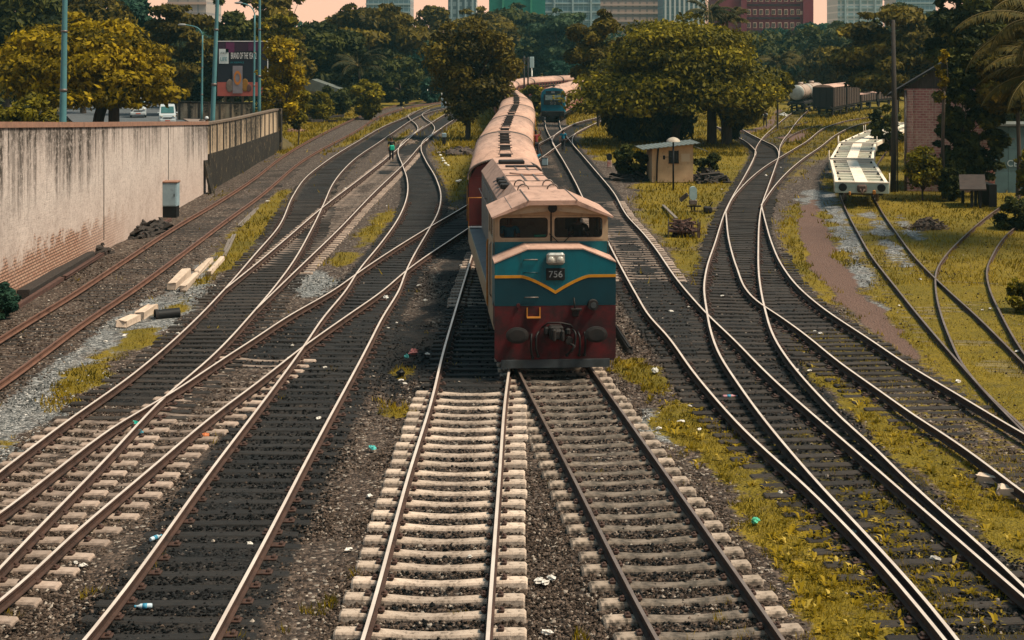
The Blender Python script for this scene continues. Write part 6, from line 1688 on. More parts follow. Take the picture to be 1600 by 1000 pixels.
# left of the wall
tree('broad golden leaved tree spreading over the road behind the retaining wall', -14, 284, 15, 190, 99, rz_(99), 'gold', 46000, .23, 'dome', 178, 96, stems=((0, 0), (-1.3, .6)))
tree('low green bush peeping over the wall at the left edge', -25, 112, 148, 200, 80, rz_(80) - .3, 'olive', 7000, .17, 'hedge', 40, 20, name='bush', cat='bush')
tree('dark green tree in the top left corner behind the golden tree', -70, 90, -45, 130, 150, 1.0, 'dark', 9000, .38, 'round')
tree('half bare greyish tree between the top left corner and the teal tree', 60, 200, -25, 90, 165, 1.0, 'brown', 6000, .34, 'sparse', None, 30)
tree('teal green tree crown against the sky left of the curved thin lamp post', 170, 246, -4, 70, 178, 1.0, 'teal', 5000, .36)
tree('brown gold tree behind the right shoulder of the golden tree', 226, 330, 4, 150, 160, 1.0, 'brown', 9000, .34, 'layered')
tree('dark tree filling the gap behind the vans', 255, 345, 80, 180, 185, .9, 'dark', 6000, .42, 'round')
tree('dark green tree directly behind the billboard top', 318, 408, -8, 160, 178, .9, 'dark', 8000, .38, 'round')
tree('tall dark tree with gold tips above the young tree at the wall end', 372, 484, -22, 150, 188, .2, 'brown', 9000, .38, 'round')
tree('tree with golden crown top just left of the pink sky gap', 404, 470, 24, 110, 170, .2, 'olive', 5000, .34, 'layered')
tree('young thin gold green tree growing at the end of the panel wall', 398, 478, 52, 205, 123, .0, 'gold', 4200, .21, 'sparse', 440, 30, r0=.11, nl=12)
tree('low leafy sapling beside the end pier of the panel wall', 440, 485, 110, 205, 126, .0, 'olive', 2600, .2, 'sparse', 466, 18, r0=.06)
# middle distance, left to centre
tree('dark evergreen tree over the white cottage', 444, 562, 32, 150, 200, -.1, 'dark', 12000, .40, 'round')
tree('wide umbrella crowned rain tree rising to the sky right of the palm', 506, 654, 3, 120, 236, -.1, 'brown', 13000, .46, 'umbrella', None, 40)
tree('lower half of dark foliage below the umbrella tree', 560, 650, 80, 148, 232, -.1, 'dark', 6000, .42, 'layered')
tree('dark teal tree between the umbrella tree and the small tree', 632, 700, 52, 150, 262, -.1, 'teal', 6000, .48, 'round')
tree('small dense tree with a bare stem standing in the grass beside the coaches', 664, 813, 27, 178, 133, -.05, 'brown', 20000, .24, 'round', 731, 52, r0=.24)
tree('drooping lower bough of leaves over the stem of the small tree', 690, 772, 120, 196, 132.6, -.05, 'brown', 3800, .24, 'sparse', 733, 34, r0=.06)
tree('dark tree behind the top of the small tree', 688, 800, 8, 110, 300, -.1, 'brown', 8000, .55, 'umbrella')
tree('thin tree with see through top in the pink sky gap', 652, 704, 2, 70, 290, -.1, 'brown', 1500, .45, 'sparse', None, 14)
tree('dark green spreading tree in front of the green wrapped building', 752, 872, 4, 120, 330, -.1, 'dark', 9000, .62, 'umbrella', None, 34)
tree('hazy grey green tree right of the green wrapped building', 826, 926, 14, 132, 292, -.1, 'haze', 9000, .52, 'layered', None, 34)
tree('low teal tree behind the bend of the coaches', 770, 850, 62, 132, 300, -.1, 'teal', 6000, .52, 'round')
tree('low bushy tree between coaches and railcar', 806, 850, 128, 168, 178, -.1, 'olive', 2400, .3, 'hedge', None, 12, name='bush', cat='bush')
tree('teal bush mass behind the parked railcar', 850, 910, 90, 135, 262, -.1, 'teal', 3500, .42, 'hedge')
tree('dark brown tree just left of the big spreading tree', 892, 968, 14, 142, 156, -.05, 'brown', 10000, .30, 'round', 935)
# the big spreading tree and its shade
tree('big spreading olive tree over the ochre hut', 896, 1222, 6, 200, 127, -.05, 'olive', 66000, .225, 'dome', 1112, 130, stems=((0, 0), (1.2, -.8), (-3.2, .6)), r0=.42, nl=12)
tree('hanging skirt of leaves on the right side of the big tree', 1120, 1200, 140, 204, 126, -.05, 'olive', 6000, .22, 'sparse', 1128, 40, r0=.08)
tree('dark thicket of hanging roots under the big tree left of the hut', 938, 1092, 150, 226, 130, -.05, 'dark', 15000, .26, 'hedge', 1015, 34, droop=.8, name='thicket', cat='bush')
tree('dark bush against the left wall of the hut', 956, 1016, 215, 272, 92, -.05, 'dark', 4200, .16, 'hedge', 990, 16, name='bush', cat='bush')
tree('low dark brush heap leaning on the right side of the hut', 1084, 1130, 232, 272, 92, -.05, 'dark', 2600, .14, 'hedge', 1104, 12, name='bush', cat='bush')
tree('small hanging bush at the right edge of the big tree shade', 1128, 1164, 170, 205, 128, -.05, 'dark', 2500, .22, 'hedge', 1142, 9, name='bush', cat='bush')
# right distance
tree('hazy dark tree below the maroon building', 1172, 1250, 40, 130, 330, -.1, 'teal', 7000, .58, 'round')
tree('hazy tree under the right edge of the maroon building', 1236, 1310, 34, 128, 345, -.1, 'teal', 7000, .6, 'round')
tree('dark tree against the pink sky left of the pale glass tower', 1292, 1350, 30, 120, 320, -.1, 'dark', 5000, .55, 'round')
tree('brown olive bushy tree behind the tank wagons', 1262, 1345, 72, 140, 222, -.1, 'brown', 7000, .42, 'layered')
tree('large brown olive tree left of the dark pole', 1316, 1474, 8, 165, 150, -.05, 'brown', 22000, .30, 'layered', 1400, 56)
tree('pale green low tree behind the goods wagons', 1190, 1242, 92, 140, 240, -.1, 'haze', 3500, .4, 'round')
tree('dark tree behind the pale glass tower foot', 1372, 1470, 2, 90, 240, -.1, 'dark', 6000, .48, 'umbrella')
tree('yellow leaved shrub at the right end of the big tree shade', 1194, 1236, 112, 160, 150, -.05, 'olive', 3500, .24, 'layered', 1215, 14)
tree('scrubby bush half covering the rear flat wagons', 1358, 1410, 160, 236, 112, -.05, 'dark', 5200, .2, 'hedge', 1392, 18, name='bush', cat='bush')
# right edge
tree('tall dark green tree over the brick shed', 1448, 1580, -34, 150, 99, -.05, 'dark', 24000, .25, 'round', 1520, 52)
tree('dark brown tree in the top right corner behind the palm fronds', 1530, 1680, -50, 150, 104, -.05, 'brown', 14000, .27, 'round', 1620, 40)
tree('dense climbing foliage hanging down the front of the brick shed', 1457, 1580, 55, 262, 80.6, -.05, 'dark', 36000, .17, 'hedge', 1500, 110, dy=.22, name='climbing_plant', cat='climbing plant')
tree('gold tipped leaves at the left rim of the climbing foliage', 1460, 1482, 62, 160, 79.8, -.05, 'gold', 1100, .15, 'sparse', 1475, 12, dy=.6, name='climbing_plant', cat='climbing plant')
tree('dark leafy tree right of the climbing foliage over the teal shed', 1524, 1640, 60, 188, 79.5, -.05, 'brown', 18000, .19, 'round', 1590, 34)
tree('leafy shrub with thin stems in front of the brick shed corner', 1410, 1478, 228, 304, 79, -.05, 'olive', 5200, .12, 'sparse', 1442, 34, r0=.05, nl=14, name='shrub', cat='shrub')
tree('dark undergrowth below the climbing foliage', 1462, 1512, 252, 318, 78.5, -.05, 'dark', 5000, .13, 'hedge', 1488, 18, name='shrub', cat='shrub')
tree('olive shrub at the right edge in front of the teal shed', 1584, 1650, 215, 330, 74, -.05, 'olive', 7000, .13, 'sparse', 1604, 30, r0=.06, name='shrub', cat='shrub')
tree('dark low shrub at the right edge below the teal shed', 1545, 1640, 300, 400, 66, -.05, 'dark', 6000, .12, 'hedge', 1600, 22, name='shrub', cat='shrub')
tree('low weeds clump right of the curved siding', 1570, 1640, 430, 500, 45, -.05, 'olive', 2600, .075, 'hedge', 1605, 14, name='shrub', cat='shrub')
tree('bright green bush at the foot of the wall, left edge', -34, 34, 440, 492, 44.2, -.05, 'teal', 6200, .085, 'hedge', 4, 22, name='bush', cat='bush')
for i, (x0, x1, yt, yb, Y, lab, m) in enumerate([
    (478, 528, 140, 176, 168, 'low shrub in the meadow below the dark evergreen', 'olive'), (545, 600, 122, 166, 172, 'shrub below the palm left of the yellow meadow', 'olive'),
    (592, 662, 110, 146, 215, 'dark hedge behind the yellow meadow', 'dark'), (655, 690, 118, 146, 225, 'shrub behind the round disc signal', 'teal'), (500, 555, 128, 160, 185, 'dark shrub right of the white cottage', 'dark')]):
    tree(lab, x0, x1, yt, yb, Y, -.05, m, 3000, .28, 'hedge', None, 12, name='shrub', cat='shrub')

# palms
def frond(b, base, az, L, el, n=22, w=.55, droopf=1.0, lw=.045):
    """one feather frond: arching rib with paired leaflets"""
    p = Vector(base); pts = [p.copy()]; e = el
    st = L / n
    for i in range(n):
        e -= droopf * (1.75 / n) * (.35 + i / n)
        p = p + Vector((math.cos(az) * math.cos(e), math.sin(az) * math.cos(e), math.sin(e))) * st
        pts.append(p.copy())
    b.mi = 1; b.tube([tuple(q) for q in pts], [.035 * (1 - .8 * i / n) for i in range(n + 1)], 5); b.mi = 0
    side = Vector((-math.sin(az), math.cos(az), 0))
    for i in range(3, n + 1):
        for k in (0, .5):
            if i + k > n: continue
            q = pts[i] if k == 0 else (pts[i - 1] + pts[i]) / 2
            d = (pts[min(i + 1, n)] - pts[i - 1]).normalized()
            ll = w * math.sin(math.pi * min(1, (i + k) / n * .86 + .10)) * (1 + random.uniform(-.12, .12))
            for s in (-1, 1):
                t = q + side * s * ll * .62 + d * ll * .45 - Vector((0, 0, ll * (.42 + .35 * random.random())))
                m_ = q.lerp(t, .5) + Vector((0, 0, ll * .10))
                b.add([tuple(q - d * lw * .5), tuple(m_ - d * lw), tuple(t), tuple(m_ + d * lw)], [(0, 1, 2, 3)])
M_PALM = mat('palm_leaf', (.070, .050, .006), (.026, .026, .005), 2.0, .75, c3=(.17, .105, .012), s3=1.3, lo3=.55, hi3=.75, spec=.1)
M_PALMD = mat('palm_leaf_dark', (.030, .030, .008), (.014, .017, .006), 2.0, .75, spec=.1)
M_RIB = mat('palm_rib', (.14, .10, .025), None, rough=.6)
def palm(label, px, py, Y, gz, L, nf, m, w=.55, az0=None, trunk=True):
    c = at(px, py, Y); root = thing('palm_tree', label, 'palm tree', (c[0], Y, gz))
    h = c[2] - gz
    b = MB()
    r = random.Random(int(px))
    for i in range(nf):
        az = (i * 2.399 + r.uniform(-.2, .2)) if az0 is None else az0[i % len(az0)] + r.uniform(-.12, .12)
        frond(b, (0, 0, h), az, L * r.uniform(.85, 1.1), r.uniform(.1, 1.15) if az0 is None else r.uniform(.05, .75), 18 if Y > 100 else 34, w, r.uniform(.8, 1.2), .05 if Y < 100 else .08)
    b.build('crown', [m, M_RIB], root)
    b = MB(); P = smooth_line([(.5, 0, -.2), (.35, 0, h * .4), (0, 0, h)], .6, 3); b.tube([tuple(p) for p in P], [.20 - .07 * i / len(P) for i in range(len(P))], 9); b.build('trunk', M_TRUNK, root)
palm('coconut palm with drooping fronds left of the umbrella tree', 560, 104, 196, -.1, 4.6, 22, M_PALMD, .9)
palm('palm behind the top of the big spreading tree', 1108, 20, 172, -.1, 3.8, 18, M_PALMD, .8)
palm('second palm behind the big tree, closer to the maroon building', 1136, 34, 176, -.1, 3.6, 18, M_PALM, .8)
palm('small palm far off below the maroon building, left one', 1213, 98, 232, -.1, 4.0, 20, M_PALM, .9)
palm('small palm far off right of its neighbour, above the tank wagons', 1258, 96, 236, -.1, 4.2, 20, M_PALM, .9)
palm('large coconut palm whose fronds reach in at the top right edge', 1652, 44, 62, -.05, 4.9, 26, M_PALM, .75)
palm('lower palm at the right edge beneath the large fronds', 1668, 122, 60, -.05, 4.3, 22, M_PALM, .7)
palm('dark old palm standing under the left side of the big tree', 968, 132, 134, -.05, 3.2, 18, M_PALMD, .7)

# far wood and undergrowth that read as one mass
def mass(name, x0, x1, Y, depth, z0, z1, n, size, m, seed, var=.3, nc=60):
    r = random.Random(seed); cl = []
    for i in range(nc):
        x = x0 + (x1 - x0) * (i + r.random()) / nc; hh = z0 + (z1 - z0) * r.uniform(1 - var, 1)
        rr = (x1 - x0) / nc * r.uniform(.8, 1.5)
        cl.append((x, Y + r.uniform(0, depth), hh - rr * .6, rr, rr, rr * .7, r.random()))
        cl.append((x, Y + r.uniform(0, depth), hh * .45, rr * 1.1, rr, hh * .5, r.random() * .6))
    V, t = leaf_verts(cl, n, size, seed)
    tag(link(name, np_mesh(name, V, 4, LEAFM[m], t)), kind='stuff')
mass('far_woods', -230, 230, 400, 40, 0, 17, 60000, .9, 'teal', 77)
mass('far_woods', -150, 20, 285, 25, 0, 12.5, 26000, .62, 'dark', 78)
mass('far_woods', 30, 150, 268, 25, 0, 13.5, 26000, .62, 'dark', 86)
mass('undergrowth', -52, -8, 238, 10, 0, 5.0, 14000, .42, 'dark', 79)
mass('undergrowth', -75, -22, 196, 10, 0, 4.6, 14000, .38, 'dark', 80)
mass('undergrowth', 34, 95, 232, 12, 0, 5.5, 15000, .42, 'brown', 81)
mass('undergrowth', 40, 60, 110, 20, 0, 4.5, 12000, .24, 'dark', 82, nc=24)
mass('undergrowth', 8, 30, 190, 12, 0, 4.2, 9000, .34, 'dark', 83, nc=24)
mass('undergrowth', 50, 90, 160, 14, 0, 5.0, 10000, .32, 'brown', 84, nc=30)
mass('undergrowth', -100, -48, 120, 22, 1.5, 7.0, 12000, .34, 'dark', 85, nc=30)
# ------------------------------------------------------------------ people
def skin_mesh(name, nodes, edges, mtl, root=0, sub=2):
    """one continuous surface grown over a jointed skeleton; nodes: (x, y, z, radius[, radius2])"""
    me = bpy.data.meshes.new(name); me.from_pydata([n[:3] for n in nodes], edges, [])
    o = bpy.data.objects.new(name, me); COL.objects.link(o)
    sk = o.modifiers.new('skin', 'SKIN'); sk.use_smooth_shade = True
    for i, n in enumerate(nodes):
        sv = me.skin_vertices[0].data[i]; sv.radius = (n[3], n[4] if len(n) > 4 else n[3]); sv.use_root = (i == root)
    ss = o.modifiers.new('sub', 'SUBSURF'); ss.levels = sub; ss.render_levels = sub
    dg = bpy.context.evaluated_depsgraph_get(); out = bpy.data.meshes.new_from_object(o.evaluated_get(dg))
    bpy.data.objects.remove(o); bpy.data.meshes.remove(me)
    out.name = name; out.materials.clear(); out.materials.append(mtl)
    out.polygons.foreach_set('use_smooth', [True] * len(out.polygons))
    return out
M_SKIN = mat('skin_brown', (.14, .065, .038), (.11, .05, .03), 8, .55); M_HAIR = mat('hair_black', (.008, .007, .006), None, rough=.6)
def person(label, loc, rz, shirt, trousers, pose='walk', helmet=None, bag=None):
    root = thing('person', label, 'person', loc, rz)
    # local frame: faces -y
    st = {'walk': .22, 'stand': .05, 'sit': 0, 'hang': .04}[pose]
    hipz = .93; sitd = pose == 'sit'
    def leg(s):
        f = st * s
        if sitd: return [(s * .10, -.02, hipz, .085), (s * .12, -.44, hipz - .03, .062), (s * .12, -.46, hipz - .45, .04), (s * .12, -.58, hipz - .50, .035, .03)]
        return [(s * .095, 0, hipz - .05, .088), (s * .10, -f * .55 - .03, .50, .058), (s * .10, -f * 1.0 + .05 * abs(f) / .22, .09, .038), (s * .105, -f * 1.0 - .15, .045, .036, .030)]
    def arm(s):
        if pose == 'hang' and s > 0: return [(s * .20, 0, 1.42, .055), (s * .34, -.05, 1.55, .042), (s * .22, -.1, 1.76, .034), (s * .18, -.11, 1.84, .032, .022)]
        if sitd: return [(s * .20, 0, 1.42, .055), (s * .26, -.10, 1.16, .042), (s * .18, -.34, 1.12, .033), (s * .16, -.42, 1.12, .03, .02)]
        f = -st * s
        return [(s * .20, 0, 1.42, .055), (s * .26, -f * .35 + .03, 1.15, .042), (s * .26, -f * 1.0 - .04, .90, .033), (s * .255, -f * 1.1 - .06, .81, .032, .020)]
    N = [(0, 0, hipz, .13, .10), (0, .01, 1.12, .125, .09), (0, .01, 1.32, .15, .10), (0, .005, 1.44, .09, .07), (0, 0, 1.50, .052), (0, -.012, 1.58, .075, .085), (0, -.015, 1.67, .078, .092), (0, -.01, 1.735, .05, .06)]
    E = [(i, i + 1) for i in range(7)]
    def chain(pts, frm):
        k = len(N); N.extend(pts); E.append((frm, k)); E.extend((k + i, k + i + 1) for i in range(len(pts) - 1)); return k + len(pts) - 1
    for s in (-1, 1):
        chain(leg(s), 0)
        h = chain(arm(s), 3); hx, hy, hz = N[h][:3]; up = 1 if (pose == 'hang' and s > 0) else -1
        for k in range(4): chain([(hx + (k - 1.5) * .004 * s, hy + (k - 1.5) * .021, hz + up * .045, .010), (hx - s * .012, hy + (k - 1.5) * .019, hz + up * (.085 + .006 * (1.5 - abs(k - 1.5))), .008)], h)
        chain([(hx - s * .008, hy - .045, hz + up * .015, .011), (hx - s * .02, hy - .058, hz + up * .05, .009)], h)
    link('body', skin_mesh('body', N, E, M_SKIN), root)
    SN = [(0, 0, hipz - .02, .155, .125), (0, .01, 1.12, .145, .11), (0, .01, 1.32, .172, .118), (0, .005, 1.43, .11, .088), (0, 0, 1.475, .066)]
    SE = [(0, 1), (1, 2), (2, 3), (3, 4)]
    for s in (-1, 1):
        a = arm(s); k = len(SN); m = tuple((a[0][i] + a[1][i] * 2) / 3 for i in range(3))
        SN += [(*a[0][:3], .075), (*m, .066)]; SE += [(3, k), (k, k + 1)]
    link('shirt', skin_mesh('shirt', SN, SE, shirt), root)
    TN = [(0, 0, hipz, .150, .122)]; TE = []
    for s in (-1, 1):
        l = leg(s); k = len(TN); TN += [(*l[0][:3], .104), (*l[1][:3], .078), (*l[2][:3], .062)]; TE += [(0, k), (k, k + 1), (k + 1, k + 2)]
    link('trousers', skin_mesh('trousers', TN, TE, trousers), root)
    b = MB(); b.ball((0, .012, 1.70), (.088, .102, .082), 14, 9)
    if helmet: b.ball((0, 0, 1.70), (.125, .14, .125), 14, 9); b.build('helmet', helmet, root)
    else: b.build('hair', M_HAIR, root)
    b = MB(); b.ball((0, -.108, 1.635), (.014, .02, .022), 6, 5); b.build('nose', M_SKIN, root)
    for s in (-1, 1):
        b = MB(); b.ball((s * .032, -.092, 1.662), (.012, .008, .008), 6, 5); b.build('eye', M_HAIR, root)
        b = MB(); b.ball((s * .082, 0, 1.645), (.012, .022, .032), 6, 5); b.build('ear', M_SKIN, root)
        l = leg(s); b = MB(); q = l[2]; b.ball((q[0], q[1] - .07, q[2] - .045), (.045, .13, .045), 8, 6); b.build('shoe', M_BLACK, root)
    b = MB(); b.ball((0, -.092, 1.60), (.026, .01, .007), 6, 4); b.build('mouth', mat('lips', (.10, .04, .03), None, rough=.6), root)
    if bag:
        bt = thing('bag', bag[1], 'bag', loc, rz); b = MB(); b.box(bag[2], bag[3], bev=.05); b.tube([(-.12, bag[2][1] * .4, bag[2][2] + bag[3][2] * .45), (-.14, -.02, bag[2][2] + bag[3][2] * .6), (-.13, bag[2][1] * .5, bag[2][2])], .018, 6); b.tube([(.12, bag[2][1] * .4, bag[2][2] + bag[3][2] * .45), (.14, -.02, bag[2][2] + bag[3][2] * .6), (.13, bag[2][1] * .5, bag[2][2])], .018, 6); b.build('pack', bag[0], bt)
    return root
cloth = lambda n, c: mat(n, c, tuple(x * .7 for x in c), 6, .85)
C_DARK = cloth('trousers_dark', (.018, .018, .022)); C_NAVY = cloth('trousers_navy', (.012, .018, .03)); C_BLUE = cloth('shirt_teal_blue', (.010, .15, .23)); C_WHITE = cloth('shirt_white', (.55, .58, .58)); C_PALE = cloth('shirt_pale', (.42, .38, .31)); C_BLK = cloth('shirt_black', (.015, .017, .018)); C_REDS = cloth('shirt_red', (.22, .03, .03)); C_GREEN = mat('bag_green', (.008, .36, .23), (.006, .25, .16), 4, .6)
p = gp(880, 236.5); person('man in a teal blue shirt walking between the rails below the parked railcar', (p[0], p[1], .02), R(170), C_BLUE, C_DARK, 'walk')
p = gp(1195.5, 198); person('man in a white shirt with a dark backpack on the path near the tank wagon', (p[0], p[1], 0), R(185), C_WHITE, C_DARK, 'walk', bag=(cloth('backpack_black', (.015, .015, .017)), 'dark backpack on the back of the man in the white shirt', (0, .20, 1.25), (.30, .20, .44)))
p = gp(611.5, 251); person('worker in black holding a bright green bag beside the tracks at left', (p[0], p[1], 0), R(20), C_BLK, C_DARK, 'stand', bag=(C_GREEN, 'bright green bag held at the hip of the worker in black', (.0, -.20, .98), (.36, .2, .38)))
p = gp(871, 190.5); person('person in a pale shirt standing right of the parked railcar front', (p[0], p[1], 0), R(15), C_PALE, C_NAVY, 'stand')
p = at(323, 184, 93); person('motorcyclist in white helmet, head just showing over the wall at the bend', (p[0], 93, p[2] - 1.72), R(30), C_BLK, C_DARK, 'stand', helmet=C_WHITE)
p = at(149, 195.5, 72); person('passer by whose head just shows over the wall below the golden tree', (p[0], 72, p[2] - 1.74), R(60), C_PALE, C_DARK, 'walk')
# two passengers leaning out of the coach doors on the right-hand side
for sx, lab, sh in ((24.9, 'passenger in blue leaning out of the second coach door', C_BLUE), (43.2, 'passenger in red leaning out of a coach door farther back', C_REDS)):
    x, y = on_path(sx + .9); x2, y2 = on_path(sx + 2)
    person(lab, (x + 1.66, y, RAIL_Z + 1.02), R(25), sh, C_DARK, 'hang')
LM = Matrix.Translation((LF[0], LF[1], RAIL_Z)) @ Matrix.Rotation(LRZ, 4, 'Z')
for lx, ly, lab, sh in ((.86, 2.45, 'driver sitting behind the right hand cab window', C_BLK), (-1.02, 2.1, 'crew member in blue behind the left hand cab window', C_BLUE)):
    q = LM @ Vector((lx, ly, 1.92)); person(lab, tuple(q), LRZ, sh, C_DARK, 'sit')

# ------------------------------------------------------------------ lying about: concrete, timber, scrap, litter
M_SLAB = mat('slab_pale_concrete', (.56, .44, .34), (.44, .34, .26), 5, .9, 0, .3, 30, c3=(.24, .18, .14), s3=1.2, lo3=.56, hi3=.74)
M_LOG = mat('old_timber_grey', (.20, .17, .145), (.12, .10, .085), 4, .9, 0, .4, 20, sc=(1, 8, 8)); M_LOGD = mat('old_timber_black', (.022, .018, .016), (.045, .036, .03), 4, .9, 0, .4, 20, sc=(1, 8, 8))
M_RUST = mat('scrap_rust', (.09, .045, .034), (.05, .028, .022), 6, .85, 0, .3, 25, c3=(.16, .08, .06), s3=.8, lo3=.6, hi3=.76)
def lying(name, label, cat, p0, p1, w, h, m, group=None, z=.0, bev=.015, taper=1):
    a, c = gp(*p0), gp(*p1); d = Vector(c) - Vector(a); L = d.length
    root = thing(name, label, cat, ((a[0] + c[0]) / 2, (a[1] + c[1]) / 2, z), math.atan2(d.y, d.x), group)
    b = MB(); b.box((0, 0, h / 2 - .02), (L, w, h), bev=min(bev, h * .3, w * .3), taper=1)
    rr = random.Random(int(p0[0])); b.v = [(x + rr.uniform(-.05, .05), y + rr.uniform(-.03, .03), zz + rr.uniform(-.03, .03)) for x, y, zz in b.v]
    b.build({'concrete_block': 'block', 'timber': 'beam', 'plank': 'board', 'old_rail': 'bar'}.get(name, 'body'), m, root)
    return root
G = 'broken concrete sleepers beside the left tracks'
lying('concrete_block', 'thick pale concrete piece, left of a pair on the grey stones', 'concrete block', (268, 452), (291, 429), .30, .24, M_SLAB, G)
lying('concrete_block', 'slimmer pale concrete piece lying right of the thick one', 'concrete block', (286, 454), (306, 433), .22, .2, M_SLAB, G)
lying('concrete_block', 'narrow waisted pale concrete piece at the grass edge', 'concrete block', (308, 430), (329, 409), .20, .18, M_SLAB, G)
lying('concrete_block', 'long pale concrete sliver right of the narrow waisted piece', 'concrete block', (326, 429), (347, 406), .18, .15, M_SLAB, G)
lying('concrete_block', 'big pale concrete block on the grey stones near a black pipe', 'concrete block', (189, 511), (212, 501), .34, .2, M_SLAB, G)
lying('concrete_block', 'long pale concrete block touching the black pipe', 'concrete block', (217, 499), (240, 486), .30, .24, M_SLAB, G)
a = gp(249, 497); pr = thing('drain_pipe', 'short black pipe section lying beside the dark rail, left', 'pipe', (a[0], a[1], .09), R(25)); b = MB(); b.tube([(-.1, 0, 0), (.62, 0, .02)], [.17, .17], 18, caps=False); b.tube([(.62, 0, .02), (-.1, 0, 0)], [.14, .14], 18, caps=False); b.build('tube', M_BLACK, pr); b = MB(); b.tube([(-.14, 0, 0), (-.05, 0, 0)], [.195, .195], 18, caps=False); b.build('collar', M_DARK, pr)
G = 'grey planks lying in the grass at left'
lying('plank', 'grey plank with pale end lying in the grass beside the concrete pieces', 'plank', (350, 402), (366, 368), .14, .08, M_LOG, G)
lying('plank', 'short grey plank touching the one by the concrete pieces', 'plank', (352, 394), (359, 376), .12, .1, M_LOG, G)
lying('plank', 'long grey plank lying across the stones farther up', 'plank', (374, 354), (402, 326), .16, .1, M_LOG, G)
G = 'old beams along the foot of the retaining wall'
lying('old_rail', 'rusty brick coloured beam lying along the foot of the wall, front', 'beam', (26, 481), (96, 438), .16, .14, M_RUST, G)
lying('old_rail', 'rusty beam with pale blocks along the wall foot, middle', 'beam', (100, 436), (166, 395), .16, .14, M_RUST, G)
lying('old_rail', 'rusty beam ending at the plinth of the blue grey cabinet', 'beam', (222, 368), (266, 344), .15, .13, M_RUST, G)
lying('timber', 'dark timber baulk lying in the gutter of the wall', 'timber', (36, 466), (140, 404), .4, .3, M_LOGD)
def heap(name, label, cat, px, py, rx, ry, hz, n, m, smin=.08, smax=.25, seed=1, longish=False):
    a = gp(px, py); r = random.Random(seed); root = thing(name, label, cat, (a[0], a[1], -.05)); b = MB()
    b.ball((0, 0, 0), (rx * .8, ry * .8, hz * .75), 12, 8)
    b.v = [(x * r.uniform(.85, 1.1), y * r.uniform(.85, 1.1), z * r.uniform(.85, 1.1)) for x, y, z in b.v]
    for i in range(n):
        a_ = r.uniform(0, 6.28); q = math.sqrt(r.random()); x, y = rx * q * math.cos(a_), ry * q * math.sin(a_); z = hz * (1 - q * q) * r.uniform(.5, 1)
        s = r.uniform(smin, smax)
        M = Matrix.Translation((x, y, z)) @ Matrix.Rotation(r.uniform(0, 6), 4, 'Z') @ Matrix.Rotation(r.uniform(-.6, .6), 4, 'X') @ Matrix.Rotation(r.uniform(-.6, .6), 4, 'Y')
        d = (s * r.uniform(2.5, 5), s * .5, s * .4) if longish else (s, s * r.uniform(.5, .9), s * r.uniform(.3, .7))
        b.box((0, 0, 0), d, M=M, taper=r.uniform(.6, 1))
    b.build('pile', m, root); return root
heap('scrap_heap', 'low black scrap heap against the wall left of the cabinet', 'scrap heap', 233, 360, .9, 2.6, .38, 70, M_LOGD, .12, .35, 3, True)
heap('tyre_heap', 'dark round lump at the wall foot among missing bricks', 'scrap heap', 153, 396, .5, .6, .55, 18, M_LOGD, .15, .3, 4)
heap('earth_mound', 'reddish earth mound on the grass in front of the black timber pile', 'mound', 462, 205, 1.3, 1.5, .45, 40, mat('earth_red', (.20, .11, .07), (.12, .065, .042), 3, .95, 0, .4, 12), .1, .25, 5)
heap('rubble_heap', 'dark stone heap at the foot of the small tree', 'rubble heap', 722, 240, 2.0, 2.2, .62, 70, mat('rubble_dark', (.06, .045, .036), (.10, .075, .06), 3, .95, 0, .4, 12), .15, .45, 6)
heap('brush_heap', 'grey brown heap of dry branches on the grass by the siding', 'brush heap', 1451, 358, .85, .8, .62, 150, mat('dry_branches', (.12, .085, .06), (.07, .05, .038), 5, .95), .06, .16, 7, True)
heap('rubble_heap', 'dark debris at the right of the hut under the awning', 'rubble heap', 1108, 282, 1.2, 1.4, .75, 70, M_LOGD, .12, .4, 8, True)
heap('brick_heap', 'low dark timber and stone heap left of the hut', 'rubble heap', 986, 280, 1.3, 1.2, .45, 60, M_LOGD, .12, .4, 9, True)
heap('rubble_heap', 'scatter of stones between the two left tracks beside the worker in black', 'rubble heap', 637, 222, 1.0, 5.0, .22, 60, mat('rubble_tan', (.20, .14, .10), (.10, .075, .06), 3, .95), .1, .3, 10)
heap('plank_heap', 'white broken planks beside the track below the tank wagon', 'plank heap', 1224, 180, .6, 2.6, .3, 22, M_SW, .10, .25, 12, True)
r = random.Random(5)
logs = [(452, 193), (462, 190), (472, 193), (480, 188), (490, 192), (500, 187), (508, 190), (518, 186), (486, 185), (470, 184)]
for i, (x, y) in enumerate(logs):
    o = lying('timber', 'black old timber baulk in the loose pile on the far left grass', 'timber', (x - r.uniform(12, 20), y + 1), (x + r.uniform(12, 20), y + r.uniform(-2, 2)), .3, .28, M_LOGD, 'black timbers piled on the far left grass', .18 * (i % 3))
for i, (x, y) in enumerate([(686, 240), (688, 244), (691, 249), (693, 253), (696, 257), (700, 260), (715, 285), (719, 284)]):
    a = gp(x, y); o = thing('white_stone', 'white stone in the short row on the grass beside the first coach', 'stone', (a[0], a[1], .02), 0, 'white stones beside the first coach'); b = MB(); b.box((0, 0, .05), (.26, .18, .16), bev=.05, rz=i); b.build('stone', M_SW, o)
